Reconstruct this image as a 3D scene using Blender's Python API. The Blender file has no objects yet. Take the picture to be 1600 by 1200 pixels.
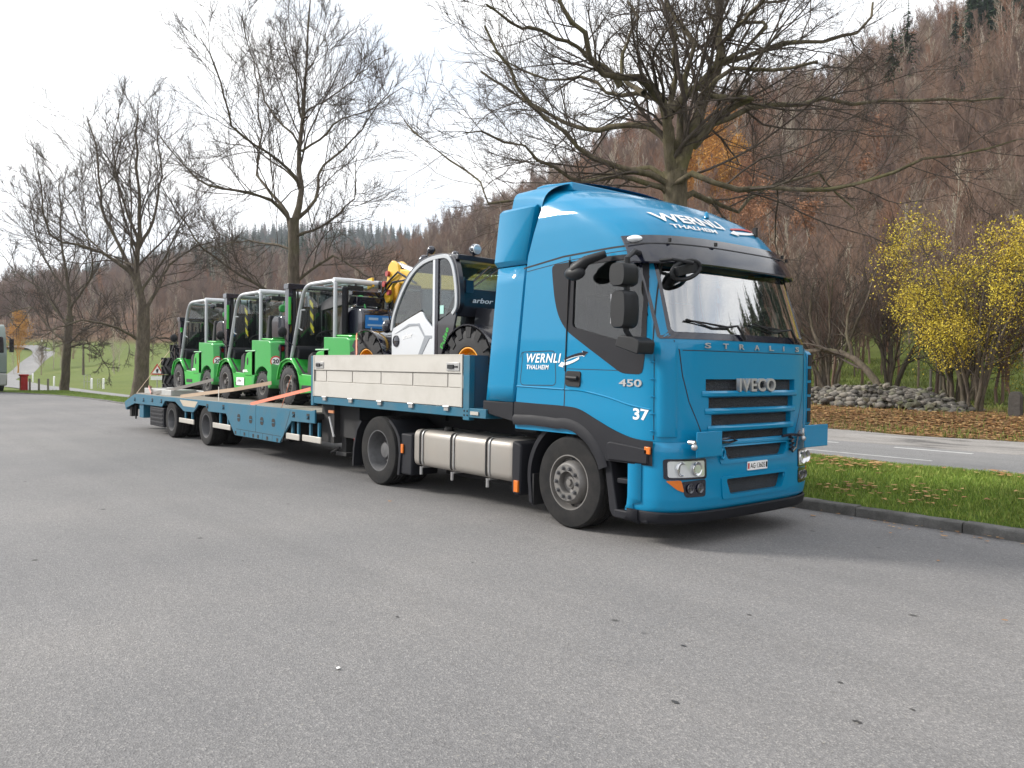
import bpy, bmesh, math, random
import numpy as np
from mathutils import Vector, Matrix
random.seed(7)
RNG = np.random.default_rng(11)
C = bpy.context.scene.collection
sc = bpy.context.scene
PI = math.pi

# ------------------------------------------------------------------ camera, sky, sun
CAM = Vector((6.0833, -7.0771, 1.6493))
YAW, PITCH, ROLL, FPX = 2.44501145, -0.0200137, 0.0134397, 1281.93
fw = Vector((math.cos(PITCH)*math.cos(YAW), math.cos(PITCH)*math.sin(YAW), math.sin(PITCH)))
rt = fw.cross(Vector((0, 0, 1))).normalized(); up = rt.cross(fw)
r2 = rt*math.cos(ROLL) + up*math.sin(ROLL); u2 = up*math.cos(ROLL) - rt*math.sin(ROLL)
cd = bpy.data.cameras.new('camera'); cam = bpy.data.objects.new('camera', cd); C.objects.link(cam)
cam.matrix_world = Matrix(((r2.x, u2.x, -fw.x, CAM.x), (r2.y, u2.y, -fw.y, CAM.y), (r2.z, u2.z, -fw.z, CAM.z), (0, 0, 0, 1)))
cd.sensor_width = 36; cd.lens = 36*FPX/1600; cd.clip_start = 0.1; cd.clip_end = 6000
sc.camera = cam
sc.render.resolution_x, sc.render.resolution_y = 1024, 768
try:
    sc.cycles.use_denoising = True
    sc.cycles.max_bounces = 6; sc.cycles.transparent_max_bounces = 16; sc.cycles.volume_bounces = 0
except Exception:
    pass
vs = sc.view_settings
vs.view_transform = 'Standard'; vs.look = 'None'; vs.gamma = 1; vs.exposure = 0.78
try: vs.use_curve_mapping = False
except Exception: pass

SUN_EL, SUN_AZ = math.radians(31), math.radians(218)      # direction TOWARDS the sun, az counter-clockwise from +X
w = bpy.data.worlds.new('World'); sc.world = w; w.use_nodes = True
nt = w.node_tree; N = nt.nodes; L = nt.links; N.clear()
out = N.new('ShaderNodeOutputWorld'); bg = N.new('ShaderNodeBackground'); bg2 = N.new('ShaderNodeBackground'); mx = N.new('ShaderNodeMixShader')
sky = N.new('ShaderNodeTexSky'); sky.sky_type = 'NISHITA'; sky.sun_disc = False
sky.sun_elevation = SUN_EL; sky.sun_rotation = math.pi/2 - SUN_AZ; sky.air_density = 1; sky.dust_density = 0.6
L.new(sky.outputs[0], bg.inputs[0]); bg.inputs[1].default_value = 0.11
tc = N.new('ShaderNodeTexCoord'); mp = N.new('ShaderNodeMapping'); mp.inputs['Scale'].default_value = (1, 1, 2.6)
nz = N.new('ShaderNodeTexNoise'); nz.inputs['Scale'].default_value = 2.3; nz.inputs['Detail'].default_value = 9; nz.inputs['Roughness'].default_value = .55
L.new(tc.outputs['Generated'], mp.inputs[0]); L.new(mp.outputs[0], nz.inputs[0])
rp = N.new('ShaderNodeValToRGB'); rp.color_ramp.elements[0].color = (.7, .7, .7, 1); rp.color_ramp.elements[0].position = .37; rp.color_ramp.elements[1].position = .47
L.new(nz.outputs['Fac'], rp.inputs[0])
# cloud brightness varies, thick white deck
nz2 = N.new('ShaderNodeTexNoise'); nz2.inputs['Scale'].default_value = 4.5; nz2.inputs['Detail'].default_value = 7
L.new(mp.outputs[0], nz2.inputs[0])
cr = N.new('ShaderNodeValToRGB'); cr.color_ramp.elements[0].position = .3; cr.color_ramp.elements[0].color = (.78, .82, .88, 1)
cr.color_ramp.elements[1].position = .62; cr.color_ramp.elements[1].color = (1, 1, 1.0, 1)
L.new(nz2.outputs['Fac'], cr.inputs[0]); L.new(cr.outputs[0], bg2.inputs[0]); bg2.inputs[1].default_value = 1.0
L.new(rp.outputs[0], mx.inputs[0]); L.new(bg.outputs[0], mx.inputs[1]); L.new(bg2.outputs[0], mx.inputs[2]); L.new(mx.outputs[0], out.inputs[0])

sd = bpy.data.lights.new('sun', 'SUN'); sd.energy = 3.0; sd.angle = math.radians(11); sd.color = (1, .955, .88)
so = bpy.data.objects.new('sun', sd); C.objects.link(so)
sdir = Vector((math.cos(SUN_EL)*math.cos(SUN_AZ), math.cos(SUN_EL)*math.sin(SUN_AZ), math.sin(SUN_EL)))
so.rotation_euler = sdir.to_track_quat('Z', 'Y').to_euler(); so.location = sdir*50

# ------------------------------------------------------------------ materials
MATS = {}
def ramp(nt, fac, stops):
    r = nt.nodes.new('ShaderNodeValToRGB'); e = r.color_ramp.elements
    while len(e) < len(stops): e.new(.5)
    for i, (p, c) in enumerate(stops): e[i].position = p; e[i].color = (*c, 1)
    nt.links.new(fac, r.inputs[0]); return r.outputs[0]
def noise(nt, vec, scale, detail=4, rough=.55):
    n = nt.nodes.new('ShaderNodeTexNoise'); n.inputs['Scale'].default_value = scale; n.inputs['Detail'].default_value = detail
    n.inputs['Roughness'].default_value = rough
    if vec is not None: nt.links.new(vec, n.inputs['Vector'])
    return n.outputs['Fac']
def mixc(nt, f, a, b, mode='MIX'):
    m = nt.nodes.new('ShaderNodeMix'); m.data_type = 'RGBA'; m.blend_type = mode
    for sk, v in ((0, f), (6, a), (7, b)):
        if isinstance(v, (int, float)): m.inputs[sk].default_value = v
        elif isinstance(v, tuple): m.inputs[sk].default_value = (*v, 1)
        else: nt.links.new(v, m.inputs[sk])
    return m.outputs[2]
def base(name):
    m = bpy.data.materials.new(name); m.use_nodes = True
    return m, m.node_tree, m.node_tree.nodes['Principled BSDF']
def coords(nt, kind='Object', scale=None):
    t = nt.nodes.new('ShaderNodeTexCoord')
    if scale is None: return t.outputs[kind]
    m = nt.nodes.new('ShaderNodeMapping'); m.inputs['Scale'].default_value = scale
    nt.links.new(t.outputs[kind], m.inputs[0]); return m.outputs[0]
def bump(nt, b, h, strength, dist):
    n = nt.nodes.new('ShaderNodeBump'); n.inputs['Strength'].default_value = strength; n.inputs['Distance'].default_value = dist
    nt.links.new(h, n.inputs['Height']); nt.links.new(n.outputs[0], b.inputs['Normal']); return n
def mat(name, col, rough=.5, metal=0, coat=0, dirt=None, dirt_amt=.35, dscale=3, bumps=None, spec=None):
    if name in MATS: return MATS[name]
    m, nt, b = base(name)
    b.inputs['Roughness'].default_value = rough; b.inputs['Metallic'].default_value = metal
    b.inputs['Base Color'].default_value = (*col, 1)
    if coat: b.inputs['Coat Weight'].default_value = coat; b.inputs['Coat Roughness'].default_value = .085 if name == 'cab_paint' else .04
    if spec is not None: b.inputs['Specular IOR Level'].default_value = spec
    if dirt:
        v = coords(nt); f = noise(nt, v, dscale, 8, .65)
        k = ramp(nt, f, [(.42, (0, 0, 0)), (.75, (dirt_amt,)*3)])
        L0 = mixc(nt, k, col, dirt); nt.links.new(L0, b.inputs['Base Color'])
        rr = nt.nodes.new('ShaderNodeMapRange'); rr.inputs[3].default_value = rough*.85; rr.inputs[4].default_value = min(1, rough*1.5+.05)
        nt.links.new(f, rr.inputs[0]); nt.links.new(rr.outputs[0], b.inputs['Roughness'])
    if bumps:
        bump(nt, b, noise(nt, coords(nt), bumps[0], 4), bumps[1], bumps[2])
    MATS[name] = m; return m

blue = mat('cab_paint', (.0, .196, .378), .42, 0, .7, (.02, .18, .31), .12, 2.2, spec=.1)
tblue = mat('trailer_paint', (.008, .112, .185), .45, 0, .15, (.08, .12, .14), .5, 2.5, spec=.35)
dplas = mat('dark_plastic', (.0115, .012, .016), .5, 0, 0, (.030, .030, .034), .35, 3, (400, .1, .002), spec=.22)
dplas2 = mat('mirror_plastic', (.010, .011, .013), .42, 0, 0, (.03, .03, .034), .35, 4, spec=.3)
gblack = mat('gloss_black', (.009, .010, .020), .15, 0, .7)
chassis = mat('chassis_black', (.009, .009, .011), .65, 0, 0, (.04, .037, .034), .5, 3)
rubber = mat('tyre_rubber', (.011, .011, .012), .8, 0, 0, (.05, .046, .042), .5, 5, (60, .2, .004), spec=.25)
rubber2 = mat('new_rubber', (.012, .012, .014), .65, 0, 0, (.035, .035, .035), .4, 5)
rimgrey = mat('rim_grey', (.19, .182, .175), .45, .5, 0, (.12, .11, .10), .6, 6)
rimdark = mat('rim_dark', (.12, .12, .125), .5, .4, 0, (.05, .05, .05), .7, 6)
alu = mat('aluminium', (.45, .43, .39), .42, .35, 0, (.42, .38, .33), .4, 4)
alud = mat('aluminium_side', (.475, .455, .42), .5, .15, 0, (.35, .33, .295), .55, 2.5)
steel = mat('steel', (.45, .45, .45), .35, .8, 0, (.2, .18, .16), .4, 8)
tankm = mat('tank_metal', (.33, .31, .285), .4, .55, 0, (.33, .29, .25), .5, 3)
white = mat('white_paint', (.8, .8, .8), .45)
redm = mat('red_lens', (.35, .01, .01), .2, 0, .5)
redp = mat('red_paint', (.45, .02, .02), .45)
orange = mat('orange_lens', (.62, .15, .01), .25, 0, .5)
yell = mat('yellow_paint', (.72, .42, .01), .4, 0, .5, (.3, .2, .05), .2, 5)
yrim = mat('rim_yellow', (.75, .33, .01), .4, 0, .3)
green = mat('forklift_green', (.015, .36, .03), .40, 0, .35, (.05, .30, .07), .2, 3)
green2 = mat('counterweight_green', (.012, .30, .045), .42, 0, .5, (.05, .28, .08), .3, 4)
fgrey = mat('guard_grey', (.40, .42, .44), .4, .2, .3)
fwhite = mat('guard_wrap', (.62, .64, .66), .3, 0, .5, None, 0, 1, (14, .5, .02))
bodyb = mat('loader_black', (.014, .015, .022), .35, 0, .7)
bodyg = mat('loader_grey', (.58, .60, .63), .35, 0, .6)
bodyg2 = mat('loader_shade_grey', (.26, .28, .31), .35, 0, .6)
bluelab = mat('label_blue', (.02, .19, .55), .4)
tan = mat('strap_tan', (.42, .31, .22), .8)
sgrey = mat('strap_grey', (.20, .185, .17), .8)
sorange = mat('strap_orange', (.72, .22, .14), .75)
seatm = mat('seat_fabric', (.02, .02, .024), .8)
wood = mat('deck_wood', (.26, .235, .20), .8, 0, 0, (.12, .11, .1), .5, 6)
tarp = mat('tarp_grey_green', (.20, .23, .20), .6)
roofor = mat('roof_tiles', (.42, .15, .08), .8, 0, 0, (.25, .10, .07), .6, 3)
wallw = mat('house_wall', (.55, .52, .46), .8)
bark_s = dict()
def lens_mat():
    m, nt, b = base('clear_lens'); b.inputs['Base Color'].default_value = (.75, .78, .8, 1); b.inputs['Roughness'].default_value = .12
    b.inputs['Metallic'].default_value = .55; b.inputs['Coat Weight'].default_value = 1; return m
lens = lens_mat()
chrome = mat('chrome', (.65, .65, .66), .15, 1)
def glass_mat(name, tint, refl=1.0, rough=0.0):
    m = bpy.data.materials.new(name); m.use_nodes = True; nt = m.node_tree; nt.nodes.clear()
    o = nt.nodes.new('ShaderNodeOutputMaterial'); t = nt.nodes.new('ShaderNodeBsdfTransparent'); g = nt.nodes.new('ShaderNodeBsdfGlossy')
    x = nt.nodes.new('ShaderNodeMixShader'); f = nt.nodes.new('ShaderNodeFresnel'); f.inputs[0].default_value = 1.55
    t.inputs[0].default_value = (*tint, 1); g.inputs['Roughness'].default_value = rough; g.inputs[0].default_value = (1, 1, 1, 1)
    k = nt.nodes.new('ShaderNodeMath'); k.operation = 'MULTIPLY_ADD'; k.inputs[1].default_value = refl; k.inputs[2].default_value = .03*refl
    k.use_clamp = True
    ge = nt.nodes.new('ShaderNodeNewGeometry'); fr_ = nt.nodes.new('ShaderNodeMath'); fr_.operation = 'SUBTRACT'; fr_.inputs[0].default_value = 1; nt.links.new(ge.outputs['Backfacing'], fr_.inputs[1])
    mu = nt.nodes.new('ShaderNodeMath'); mu.operation = 'MULTIPLY'; nt.links.new(k.outputs[0], mu.inputs[0]); nt.links.new(fr_.outputs[0], mu.inputs[1])
    nt.links.new(f.outputs[0], k.inputs[0]); nt.links.new(mu.outputs[0], x.inputs[0])
    nt.links.new(t.outputs[0], x.inputs[1]); nt.links.new(g.outputs[0], x.inputs[2]); nt.links.new(x.outputs[0], o.inputs[0])
    return m
glass = glass_mat('tinted_glass', (.40, .46, .44), 1.0)
glassw = glass_mat('windscreen_glass', (.66, .76, .72), 4.2)
glass2 = glass_mat('clear_glass', (.60, .68, .68), 1.0)

# ------------------------------------------------------------------ mesh helpers
def mesh_np(name, verts, faces, material, smooth=False):
    verts = np.asarray(verts, dtype=np.float32); faces = np.asarray(faces, dtype=np.int32)
    me = bpy.data.meshes.new(name); k = faces.shape[1]
    me.vertices.add(len(verts)); me.vertices.foreach_set('co', verts.ravel())
    me.loops.add(faces.size); me.loops.foreach_set('vertex_index', faces.ravel())
    me.polygons.add(len(faces)); me.polygons.foreach_set('loop_start', np.arange(0, faces.size, k, dtype=np.int32))
    me.polygons.foreach_set('loop_total', np.full(len(faces), k, dtype=np.int32))
    if smooth: me.polygons.foreach_set('use_smooth', np.ones(len(faces), dtype=bool))
    me.update(calc_edges=True)
    if material: me.materials.append(material)
    return me
def link(o, parent=None):
    C.objects.link(o)
    if parent is not None: o.parent = parent
    return o
def tag(o, label=None, cat=None, group=None, kind=None):
    if label: o['label'] = label
    if cat: o['category'] = cat
    if group: o['group'] = group
    if kind: o['kind'] = kind
    return o
def thing(name, label, cat, loc=(0, 0, 0), rz=0, group=None):
    o = bpy.data.objects.new(name, None); C.objects.link(o); o.location = loc; o.rotation_euler = (0, 0, rz)
    o.empty_display_size = .2
    return tag(o, label, cat, group)
def copy_tree(o, parent=None):
    c = o.copy(); C.objects.link(c)
    c.parent = parent
    for ch in list(o.children): copy_tree(ch, c)
    return c

class MB:
    def __init__(s): s.v = []; s.f = []
    def add(s, vs, fs):
        b = len(s.v); s.v += [tuple(v) for v in vs]; s.f += [tuple(i+b for i in f) for f in fs]; return s
    def box(s, x0, x1, y0, y1, z0, z1):
        v = [(x0, y0, z0), (x1, y0, z0), (x1, y1, z0), (x0, y1, z0), (x0, y0, z1), (x1, y0, z1), (x1, y1, z1), (x0, y1, z1)]
        return s.add(v, [(0, 3, 2, 1), (4, 5, 6, 7), (0, 1, 5, 4), (1, 2, 6, 5), (2, 3, 7, 6), (3, 0, 4, 7)])
    def prism(s, poly, y0, y1, axis='y'):
        """poly in (x,z) extruded along y (or (y,z) along x, or (x,y) along z)"""
        n = len(poly)
        def P(a, b, t): return (a, t, b) if axis == 'y' else (t, a, b) if axis == 'x' else (a, b, t)
        v = [P(a, b, y0) for a, b in poly] + [P(a, b, y1) for a, b in poly]
        f = [tuple(range(n)), tuple(range(2*n-1, n-1, -1))] + [(i, n+i, n+(i+1) % n, (i+1) % n) for i in range(n)]
        return s.add(v, f)
    def tube(s, pts, r, n=8, cap=True):
        pts = [Vector(p) for p in pts]; rs = r if isinstance(r, (list, tuple)) else [r]*len(pts)
        b = len(s.v); prev = None
        for i, p in enumerate(pts):
            t = (pts[min(i+1, len(pts)-1)]-pts[max(i-1, 0)]).normalized()
            if prev is None: a = t.orthogonal().normalized()
            else: a = (prev-t*prev.dot(t)).normalized()
            prev = a; c = t.cross(a)
            for k in range(n):
                q = p+(a*math.cos(2*PI*k/n)+c*math.sin(2*PI*k/n))*rs[i]; s.v.append(tuple(q))
        for i in range(len(pts)-1):
            for k in range(n):
                s.f.append((b+i*n+k, b+i*n+(k+1) % n, b+(i+1)*n+(k+1) % n, b+(i+1)*n+k))
        if cap: s.f.append(tuple(b+k for k in range(n))[::-1]); s.f.append(tuple(b+(len(pts)-1)*n+k for k in range(n)))
        return s
    def lathe(s, prof, n=48, axis='y', c=(0, 0, 0), close=False):
        b = len(s.v); m = len(prof)
        for k in range(n):
            a = 2*PI*k/n; ca, sa = math.cos(a), math.sin(a)
            for r, h in prof:
                if axis == 'y': q = (r*ca, h, r*sa)
                elif axis == 'x': q = (h, r*ca, r*sa)
                else: q = (r*ca, r*sa, h)
                s.v.append((q[0]+c[0], q[1]+c[1], q[2]+c[2]))
        for k in range(n):
            for j in range(m if close else m-1):
                j2 = (j+1) % m
                s.f.append((b+k*m+j, b+k*m+j2, b+((k+1) % n)*m+j2, b+((k+1) % n)*m+j))
        return s
    def sphere(s, c, r, n=16, sx=1, sy=1, sz=1):
        prof = [(r*math.sin(PI*i/(n//2)), -r*math.cos(PI*i/(n//2))) for i in range(n//2+1)]
        b = len(s.v); s.lathe(prof, n, 'z'); 
        for i in range(b, len(s.v)):
            x, y, z = s.v[i]; s.v[i] = (x*sx+c[0], y*sy+c[1], z*sz+c[2])
        return s
    def beam(s, a, b_, w_, h_, upv=(0, 0, 1)):
        a, b_ = Vector(a), Vector(b_); d = (b_-a).normalized(); u = Vector(upv)
        if abs(d.dot(u)) > .98: u = Vector((1, 0, 0))
        sd_ = d.cross(u).normalized(); u = sd_.cross(d)
        v = []
        for p in (a, b_):
            for i, j in ((-1, -1), (1, -1), (1, 1), (-1, 1)): v.append(p+sd_*(i*w_/2)+u*(j*h_/2))
        return s.add(v, [(0, 1, 2, 3), (7, 6, 5, 4), (0, 4, 5, 1), (1, 5, 6, 2), (2, 6, 7, 3), (3, 7, 4, 0)])
    def xf(s, M):
        s.v = [tuple(M @ Vector(v)) for v in s.v]; return s
    def obj(s, name, m, parent=None, bevel=0, smooth=True, off=(0, 0, 0), seg=2, ang=38):
        me = bpy.data.meshes.new(name)
        vv = [(x-off[0], y-off[1], z-off[2]) for x, y, z in s.v] if off != (0, 0, 0) else s.v
        me.from_pydata(vv, [], s.f); me.materials.append(m)
        bm = bmesh.new(); bm.from_mesh(me); bmesh.ops.remove_doubles(bm, verts=bm.verts, dist=1e-5)
        bmesh.ops.recalc_face_normals(bm, faces=bm.faces); bm.to_mesh(me); bm.free()
        if smooth:
            for p in me.polygons: p.use_smooth = True
            me.set_sharp_from_angle(angle=math.radians(ang))
        o = link(bpy.data.objects.new(name, me), parent)
        if bevel:
            b = o.modifiers.new('bevel', 'BEVEL'); b.width = bevel; b.segments = seg; b.limit_method = 'ANGLE'; b.angle_limit = math.radians(40)
        return o

def rpoly(pts, r, n=4):
    """round the corners of a polygon; r number or per-point list"""
    out = []; m = len(pts)
    for i in range(m):
        p0, p1, p2 = Vector(pts[i-1]), Vector(pts[i]), Vector(pts[(i+1) % m])
        rr = r[i] if isinstance(r, (list, tuple)) else r
        a = p0-p1; b = p2-p1; k = min(rr, a.length*.48, b.length*.48)
        if k < 1e-4: out.append(tuple(p1)); continue
        A = p1+a.normalized()*k; B = p1+b.normalized()*k
        for j in range(n+1):
            t = j/n; out.append(tuple(A*(1-t)**2+p1*2*t*(1-t)+B*t*t))
    return out
def patch(mb, poly, fmap, off=.004, thick=.02, step=.08):
    """a 2D polygon cut into a grid, laid on a surface with fmap(u,v,off), with a skirt"""
    bm = bmesh.new(); vs = [bm.verts.new((u, v, 0)) for u, v in poly]; bm.faces.new(vs)
    us = [p[0] for p in poly]; vv = [p[1] for p in poly]
    for ax, lo, hi in ((0, min(us), max(us)), (1, min(vv), max(vv))):
        t = math.floor(lo/step)*step+step
        while t < hi-1e-6:
            co = [0, 0, 0]; no = [0, 0, 0]; co[ax] = t; no[ax] = 1
            bmesh.ops.bisect_plane(bm, geom=bm.verts[:]+bm.edges[:]+bm.faces[:], plane_co=co, plane_no=no, dist=1e-6); t += step
    bm.verts.index_update(); V = [tuple(v.co) for v in bm.verts]; F = [tuple(v.index for v in f.verts) for f in bm.faces]
    n = len(V); top = [fmap(u, v, off) for u, v, _ in V]; bot = [fmap(u, v, off-thick) for u, v, _ in V]
    for e in bm.edges:
        if len(e.link_faces) == 1:
            a, b = e.verts[0].index, e.verts[1].index; F.append((a, b, n+b, n+a))
    bm.free(); return mb.add(top+bot, F)
def text_mesh(s, bold=0.0, shear=0.0, extrude=0.0, spacing=1.0):
    cu = bpy.data.curves.new('txt', 'FONT'); cu.body = s; cu.offset = bold; cu.extrude = extrude; cu.resolution_u = 4; cu.space_character = spacing
    cu.shear = shear
    o = bpy.data.objects.new('txt', cu); C.objects.link(o); bpy.context.view_layer.update()
    me = bpy.data.meshes.new_from_object(o.evaluated_get(bpy.context.evaluated_depsgraph_get()))
    bpy.data.objects.remove(o); return me
def text_part(name, s, rect, fmap, m, parent, off=.006, bold=.012, shear=0, extrude=0, spacing=1.0, step=None, sh=0):
    """text fitted into rect=(u0,u1,v0,v1) and laid on fmap; sh = slope dv/du"""
    me = text_mesh(s, bold, shear, extrude, spacing)
    if step:
        bm = bmesh.new(); bm.from_mesh(me); 
    co = np.array([v.co[:] for v in me.vertices]); mn = co.min(0); mxx = co.max(0)
    u0, u1, v0, v1 = rect; su = (u1-u0)/(mxx[0]-mn[0]); sv = (v1-v0)/(mxx[1]-mn[1])
    if not step: bm = bmesh.new(); bm.from_mesh(me)
    for v in bm.verts:
        v.co.x = u0+(v.co.x-mn[0])*su; v.co.y = v0+(v.co.y-mn[1])*sv+sh*(v.co.x-u0)
    if step:
        for ax, lo, hi in ((0, u0, u1), (1, min(v.co.y for v in bm.verts), max(v.co.y for v in bm.verts))):
            t = lo+step
            while t < hi:
                cc = [0, 0, 0]; no = [0, 0, 0]; cc[ax] = t; no[ax] = 1
                bmesh.ops.bisect_plane(bm, geom=bm.verts[:]+bm.edges[:]+bm.faces[:], plane_co=cc, plane_no=no, dist=1e-6); t += step
    for v in bm.verts: v.co = Vector(fmap(v.co.x, v.co.y, off+v.co.z))
    bm.to_mesh(me); bm.free(); me.name = name; me.materials.clear(); me.materials.append(m)
    return link(bpy.data.objects.new(name, me), parent)
def lerp(a, b, t): return a+(b-a)*t
def sstep(a, b, x):
    t = np.clip((np.asarray(x, dtype=float)-a)/(b-a), 0, 1); return t*t*(3-2*t)

# ------------------------------------------------------------------ terrain
def col_az(c): return 140.09+math.degrees(math.atan((800-c)/1282))
def smooth_interp(xs, ys):
    xs = np.array(xs, float); ys = np.array(ys, float); o = np.argsort(xs); xs, ys = xs[o], ys[o]
    return lambda x: np.interp(x, xs, ys)
def hz(c): return 564+22*c/1600
# near hill (B): column -> (skyline row, meadow end distance, meadow height, crest distance)
B = [(-150, 452, 260, 8, 470), (0, 447, 260, 8, 470), (60, 440, 250, 8, 460), (150, 425, 250, 8, 440), (250, 410, 240, 8, 430), (330, 402, 230, 8, 420),
     (400, 397, 220, 8.5, 420), (500, 402, 200, 8.5, 400), (600, 398, 180, 8.5, 380), (660, 378, 160, 8.5, 350), (700, 345, 150, 8.5, 330),
     (770, 328, 130, 8, 300), (830, 305, 120, 8, 290), (885, 266, 110, 8, 280), (940, 222, 105, 7.5, 270), (994, 180, 100, 7.5, 260),
     (1100, 152, 95, 7.5, 250), (1258, 112, 90, 7.5, 240), (1333, 75, 85, 7.5, 240), (1392, 55, 85, 7.5, 240), (1475, 8, 80, 7, 235), (1600, -70, 75, 7, 230)]
az_, e_, d1_, zm_, d2_ = [], [], [], [], []
for c, row, d1, zm, d2 in B:
    az_.append(col_az(c)); e_.append(math.degrees(math.atan((hz(c)-row)/1282*math.cos(math.radians(140.09-col_az(c)))))); d1_.append(d1); zm_.append(zm); d2_.append(d2)
for a, e, d1, zm, d2 in ((98, 27, 75, 7, 230), (80, 24, 75, 7, 240), (60, 16, 80, 6, 260), (40, 12, 90, 5, 300), (15, 7, 120, 3, 400), (-20, 4, 200, 2, 500),
                         (-90, 4, 200, 2, 500), (-170, 4, 220, 3, 500), (185, 5, 260, 7, 480), (190, 4, 240, 5, 500)):
    az_.append(a); e_.append(e); d1_.append(d1); zm_.append(zm); d2_.append(d2)
fd0 = lambda a: np.interp(a, [140, 155, 165, 172], [30, 40, 120, 195])
fe, fd1, fzm, fd2 = smooth_interp(az_, e_), smooth_interp(az_, d1_), smooth_interp(az_, zm_), smooth_interp(az_, d2_)
A = [(-400, 470), (0, 450), (200, 415), (250, 402), (330, 378), (400, 366), (440, 362), (520, 356), (600, 362), (660, 366), (720, 372), (800, 378), (900, 400), (1100, 430)]
fA = smooth_interp([col_az(c) for c, _ in A]+[60, -170, 192], [math.degrees(math.atan((hz(c)-r)/1282)) for c, r in A]+[4, 3, 4])
TREE_H = 9.0
OX, OY = 6.0833, -7.0771
def roadz(x): return -1.0*sstep(-18, -55, x)
def hnoise(x, y):
    return (np.sin(x*.031+1.3)*np.cos(y*.027+.4)+.5*np.sin(x*.083+y*.061)+.3*np.cos(x*.15-y*.12+2))
def height(x, y, sheets=False):
    x = np.asarray(x, float); y = np.asarray(y, float)
    dx, dy = x-OX, y-OY; d = np.hypot(dx, dy)+1e-6; az = np.degrees(np.arctan2(dy, dx)); az = np.where(az < -170, az+360, az)
    z = roadz(x)*np.maximum(sstep(3.0, 6.9, y), sstep(-46.5, -56, x))
    # leafy bank behind the road shoulder
    z = z+.42*sstep(14.4, 20, y)*sstep(-30, -10, x)
    d1, zm, d2 = fd1(az), fzm(az), fd2(az)
    m = zm*np.clip((d-fd0(az))/(d1-fd0(az)), 0, 1)**1.4
    hc = np.tan(np.radians(fe(az)))*d2+1.65-TREE_H
    t = np.clip((d-d1)/(d2-d1), 0, 1)
    hB = np.where(d < d1, m, zm+(hc-zm)*(t**.92))+np.where(d > d2, (d-d2)*.02*np.where(fe(az) > 10, 6, 0), 0)
    hB = hB+hnoise(x, y)*np.clip((d-d1+15)/120, 0, 1)*3.0*(1-t*.6)+.12*hnoise(x*2, y*2)*np.clip((d-60)/60, 0, 1)
    D2 = 900.; hcA = np.tan(np.radians(fA(az)))*D2+1.65-16
    tA = np.clip((d-480)/(D2-480), 0, 1)
    hA = np.where(d > 480, hcA*tA, -50)+hnoise(x*.5, y*.5)*4*tA
    z = np.maximum(z+hB, hA)
    if sheets:
        # dip below the car park, verge, road and shoulder sheets
        lot = (1-sstep(1.4, 2.0, y))*sstep(-46.5, -45.5, x)
        cor = (1-sstep(14.2, 15.0, y))*sstep(1.0, 1.6, y)*sstep(-64, -58, x)*(d < 140)
        z = z-.35*np.maximum(lot*(d < 160), cor)
    return z
rings = np.concatenate([[.01], np.geomspace(4, 60, 46), np.geomspace(61.5, 1150, 82)])
azs = np.radians(np.concatenate([np.arange(-170, 95, 2.0), np.arange(95, 190, .5)]))
NA = len(azs)
RR, AA = np.meshgrid(rings, azs, indexing='ij')
X = OX+RR*np.cos(AA); Y = OY+RR*np.sin(AA); Zt = height(X, Y, True)
V = np.stack([X, Y, Zt], -1).reshape(-1, 3)
ii, jj = np.meshgrid(np.arange(len(rings)-1), np.arange(NA), indexing='ij'); j2 = (jj+1) % NA
F = np.stack([ii*NA+jj, (ii+1)*NA+jj, (ii+1)*NA+j2, ii*NA+j2], -1).reshape(-1, 4)
# vertex attribute: how wooded
dd = np.hypot(X-OX, Y-OY); azd = np.degrees(AA); azd = np.where(azd > 190, azd-360, azd)
wooded = sstep(-6, 12, dd-fd1(azd)+hnoise(X*2, Y*2)*8)
leafy = sstep(14.2, 15.2, Y)*(1-sstep(19, 25, Y+hnoise(X*6, Y*6)*1.2))*sstep(-34, -16, X)

def ground_mat():
    m, nt, b = base('terrain_ground'); b.inputs['Roughness'].default_value = .95; b.inputs['Specular IOR Level'].default_value = .15
    v = coords(nt); a = nt.nodes.new('ShaderNodeAttribute'); a.attribute_name = 'zones'
    sp = nt.nodes.new('ShaderNodeSeparateColor'); nt.links.new(a.outputs['Color'], sp.inputs[0])
    g = ramp(nt, noise(nt, v, .05, 8, .7), [(.35, (.085, .115, .028)), (.55, (.115, .145, .035)), (.72, (.16, .155, .06))])
    g = mixc(nt, .35, g, ramp(nt, noise(nt, v, 3, 6, .7), [(.35, (.05, .08, .015)), (.65, (.17, .20, .05))]))
    f = ramp(nt, noise(nt, v, .25, 8, .7), [(.35, (.085, .05, .032)), (.6, (.15, .085, .05)), (.75, (.10, .075, .055))])
    l = ramp(nt, noise(nt, v, 5, 6, .8), [(.3, (.08, .05, .025)), (.5, (.22, .13, .065)), (.7, (.34, .24, .13))])
    c = mixc(nt, sp.outputs[0], g, f); c = mixc(nt, sp.outputs[1], c, l)
    nt.links.new(c, b.inputs['Base Color']); bump(nt, b, noise(nt, v, 6, 6, .8), .6, .08)
    return m
me = mesh_np('terrain', V, F, ground_mat(), True)
ca = me.color_attributes.new('zones', 'FLOAT_COLOR', 'POINT')
col = np.zeros((len(V), 4), np.float32); col[:, 0] = wooded.ravel(); col[:, 1] = leafy.ravel(); col[:, 3] = 1
ca.data.foreach_set('color', col.ravel())
tag(link(bpy.data.objects.new('terrain', me)), kind='structure')

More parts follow.
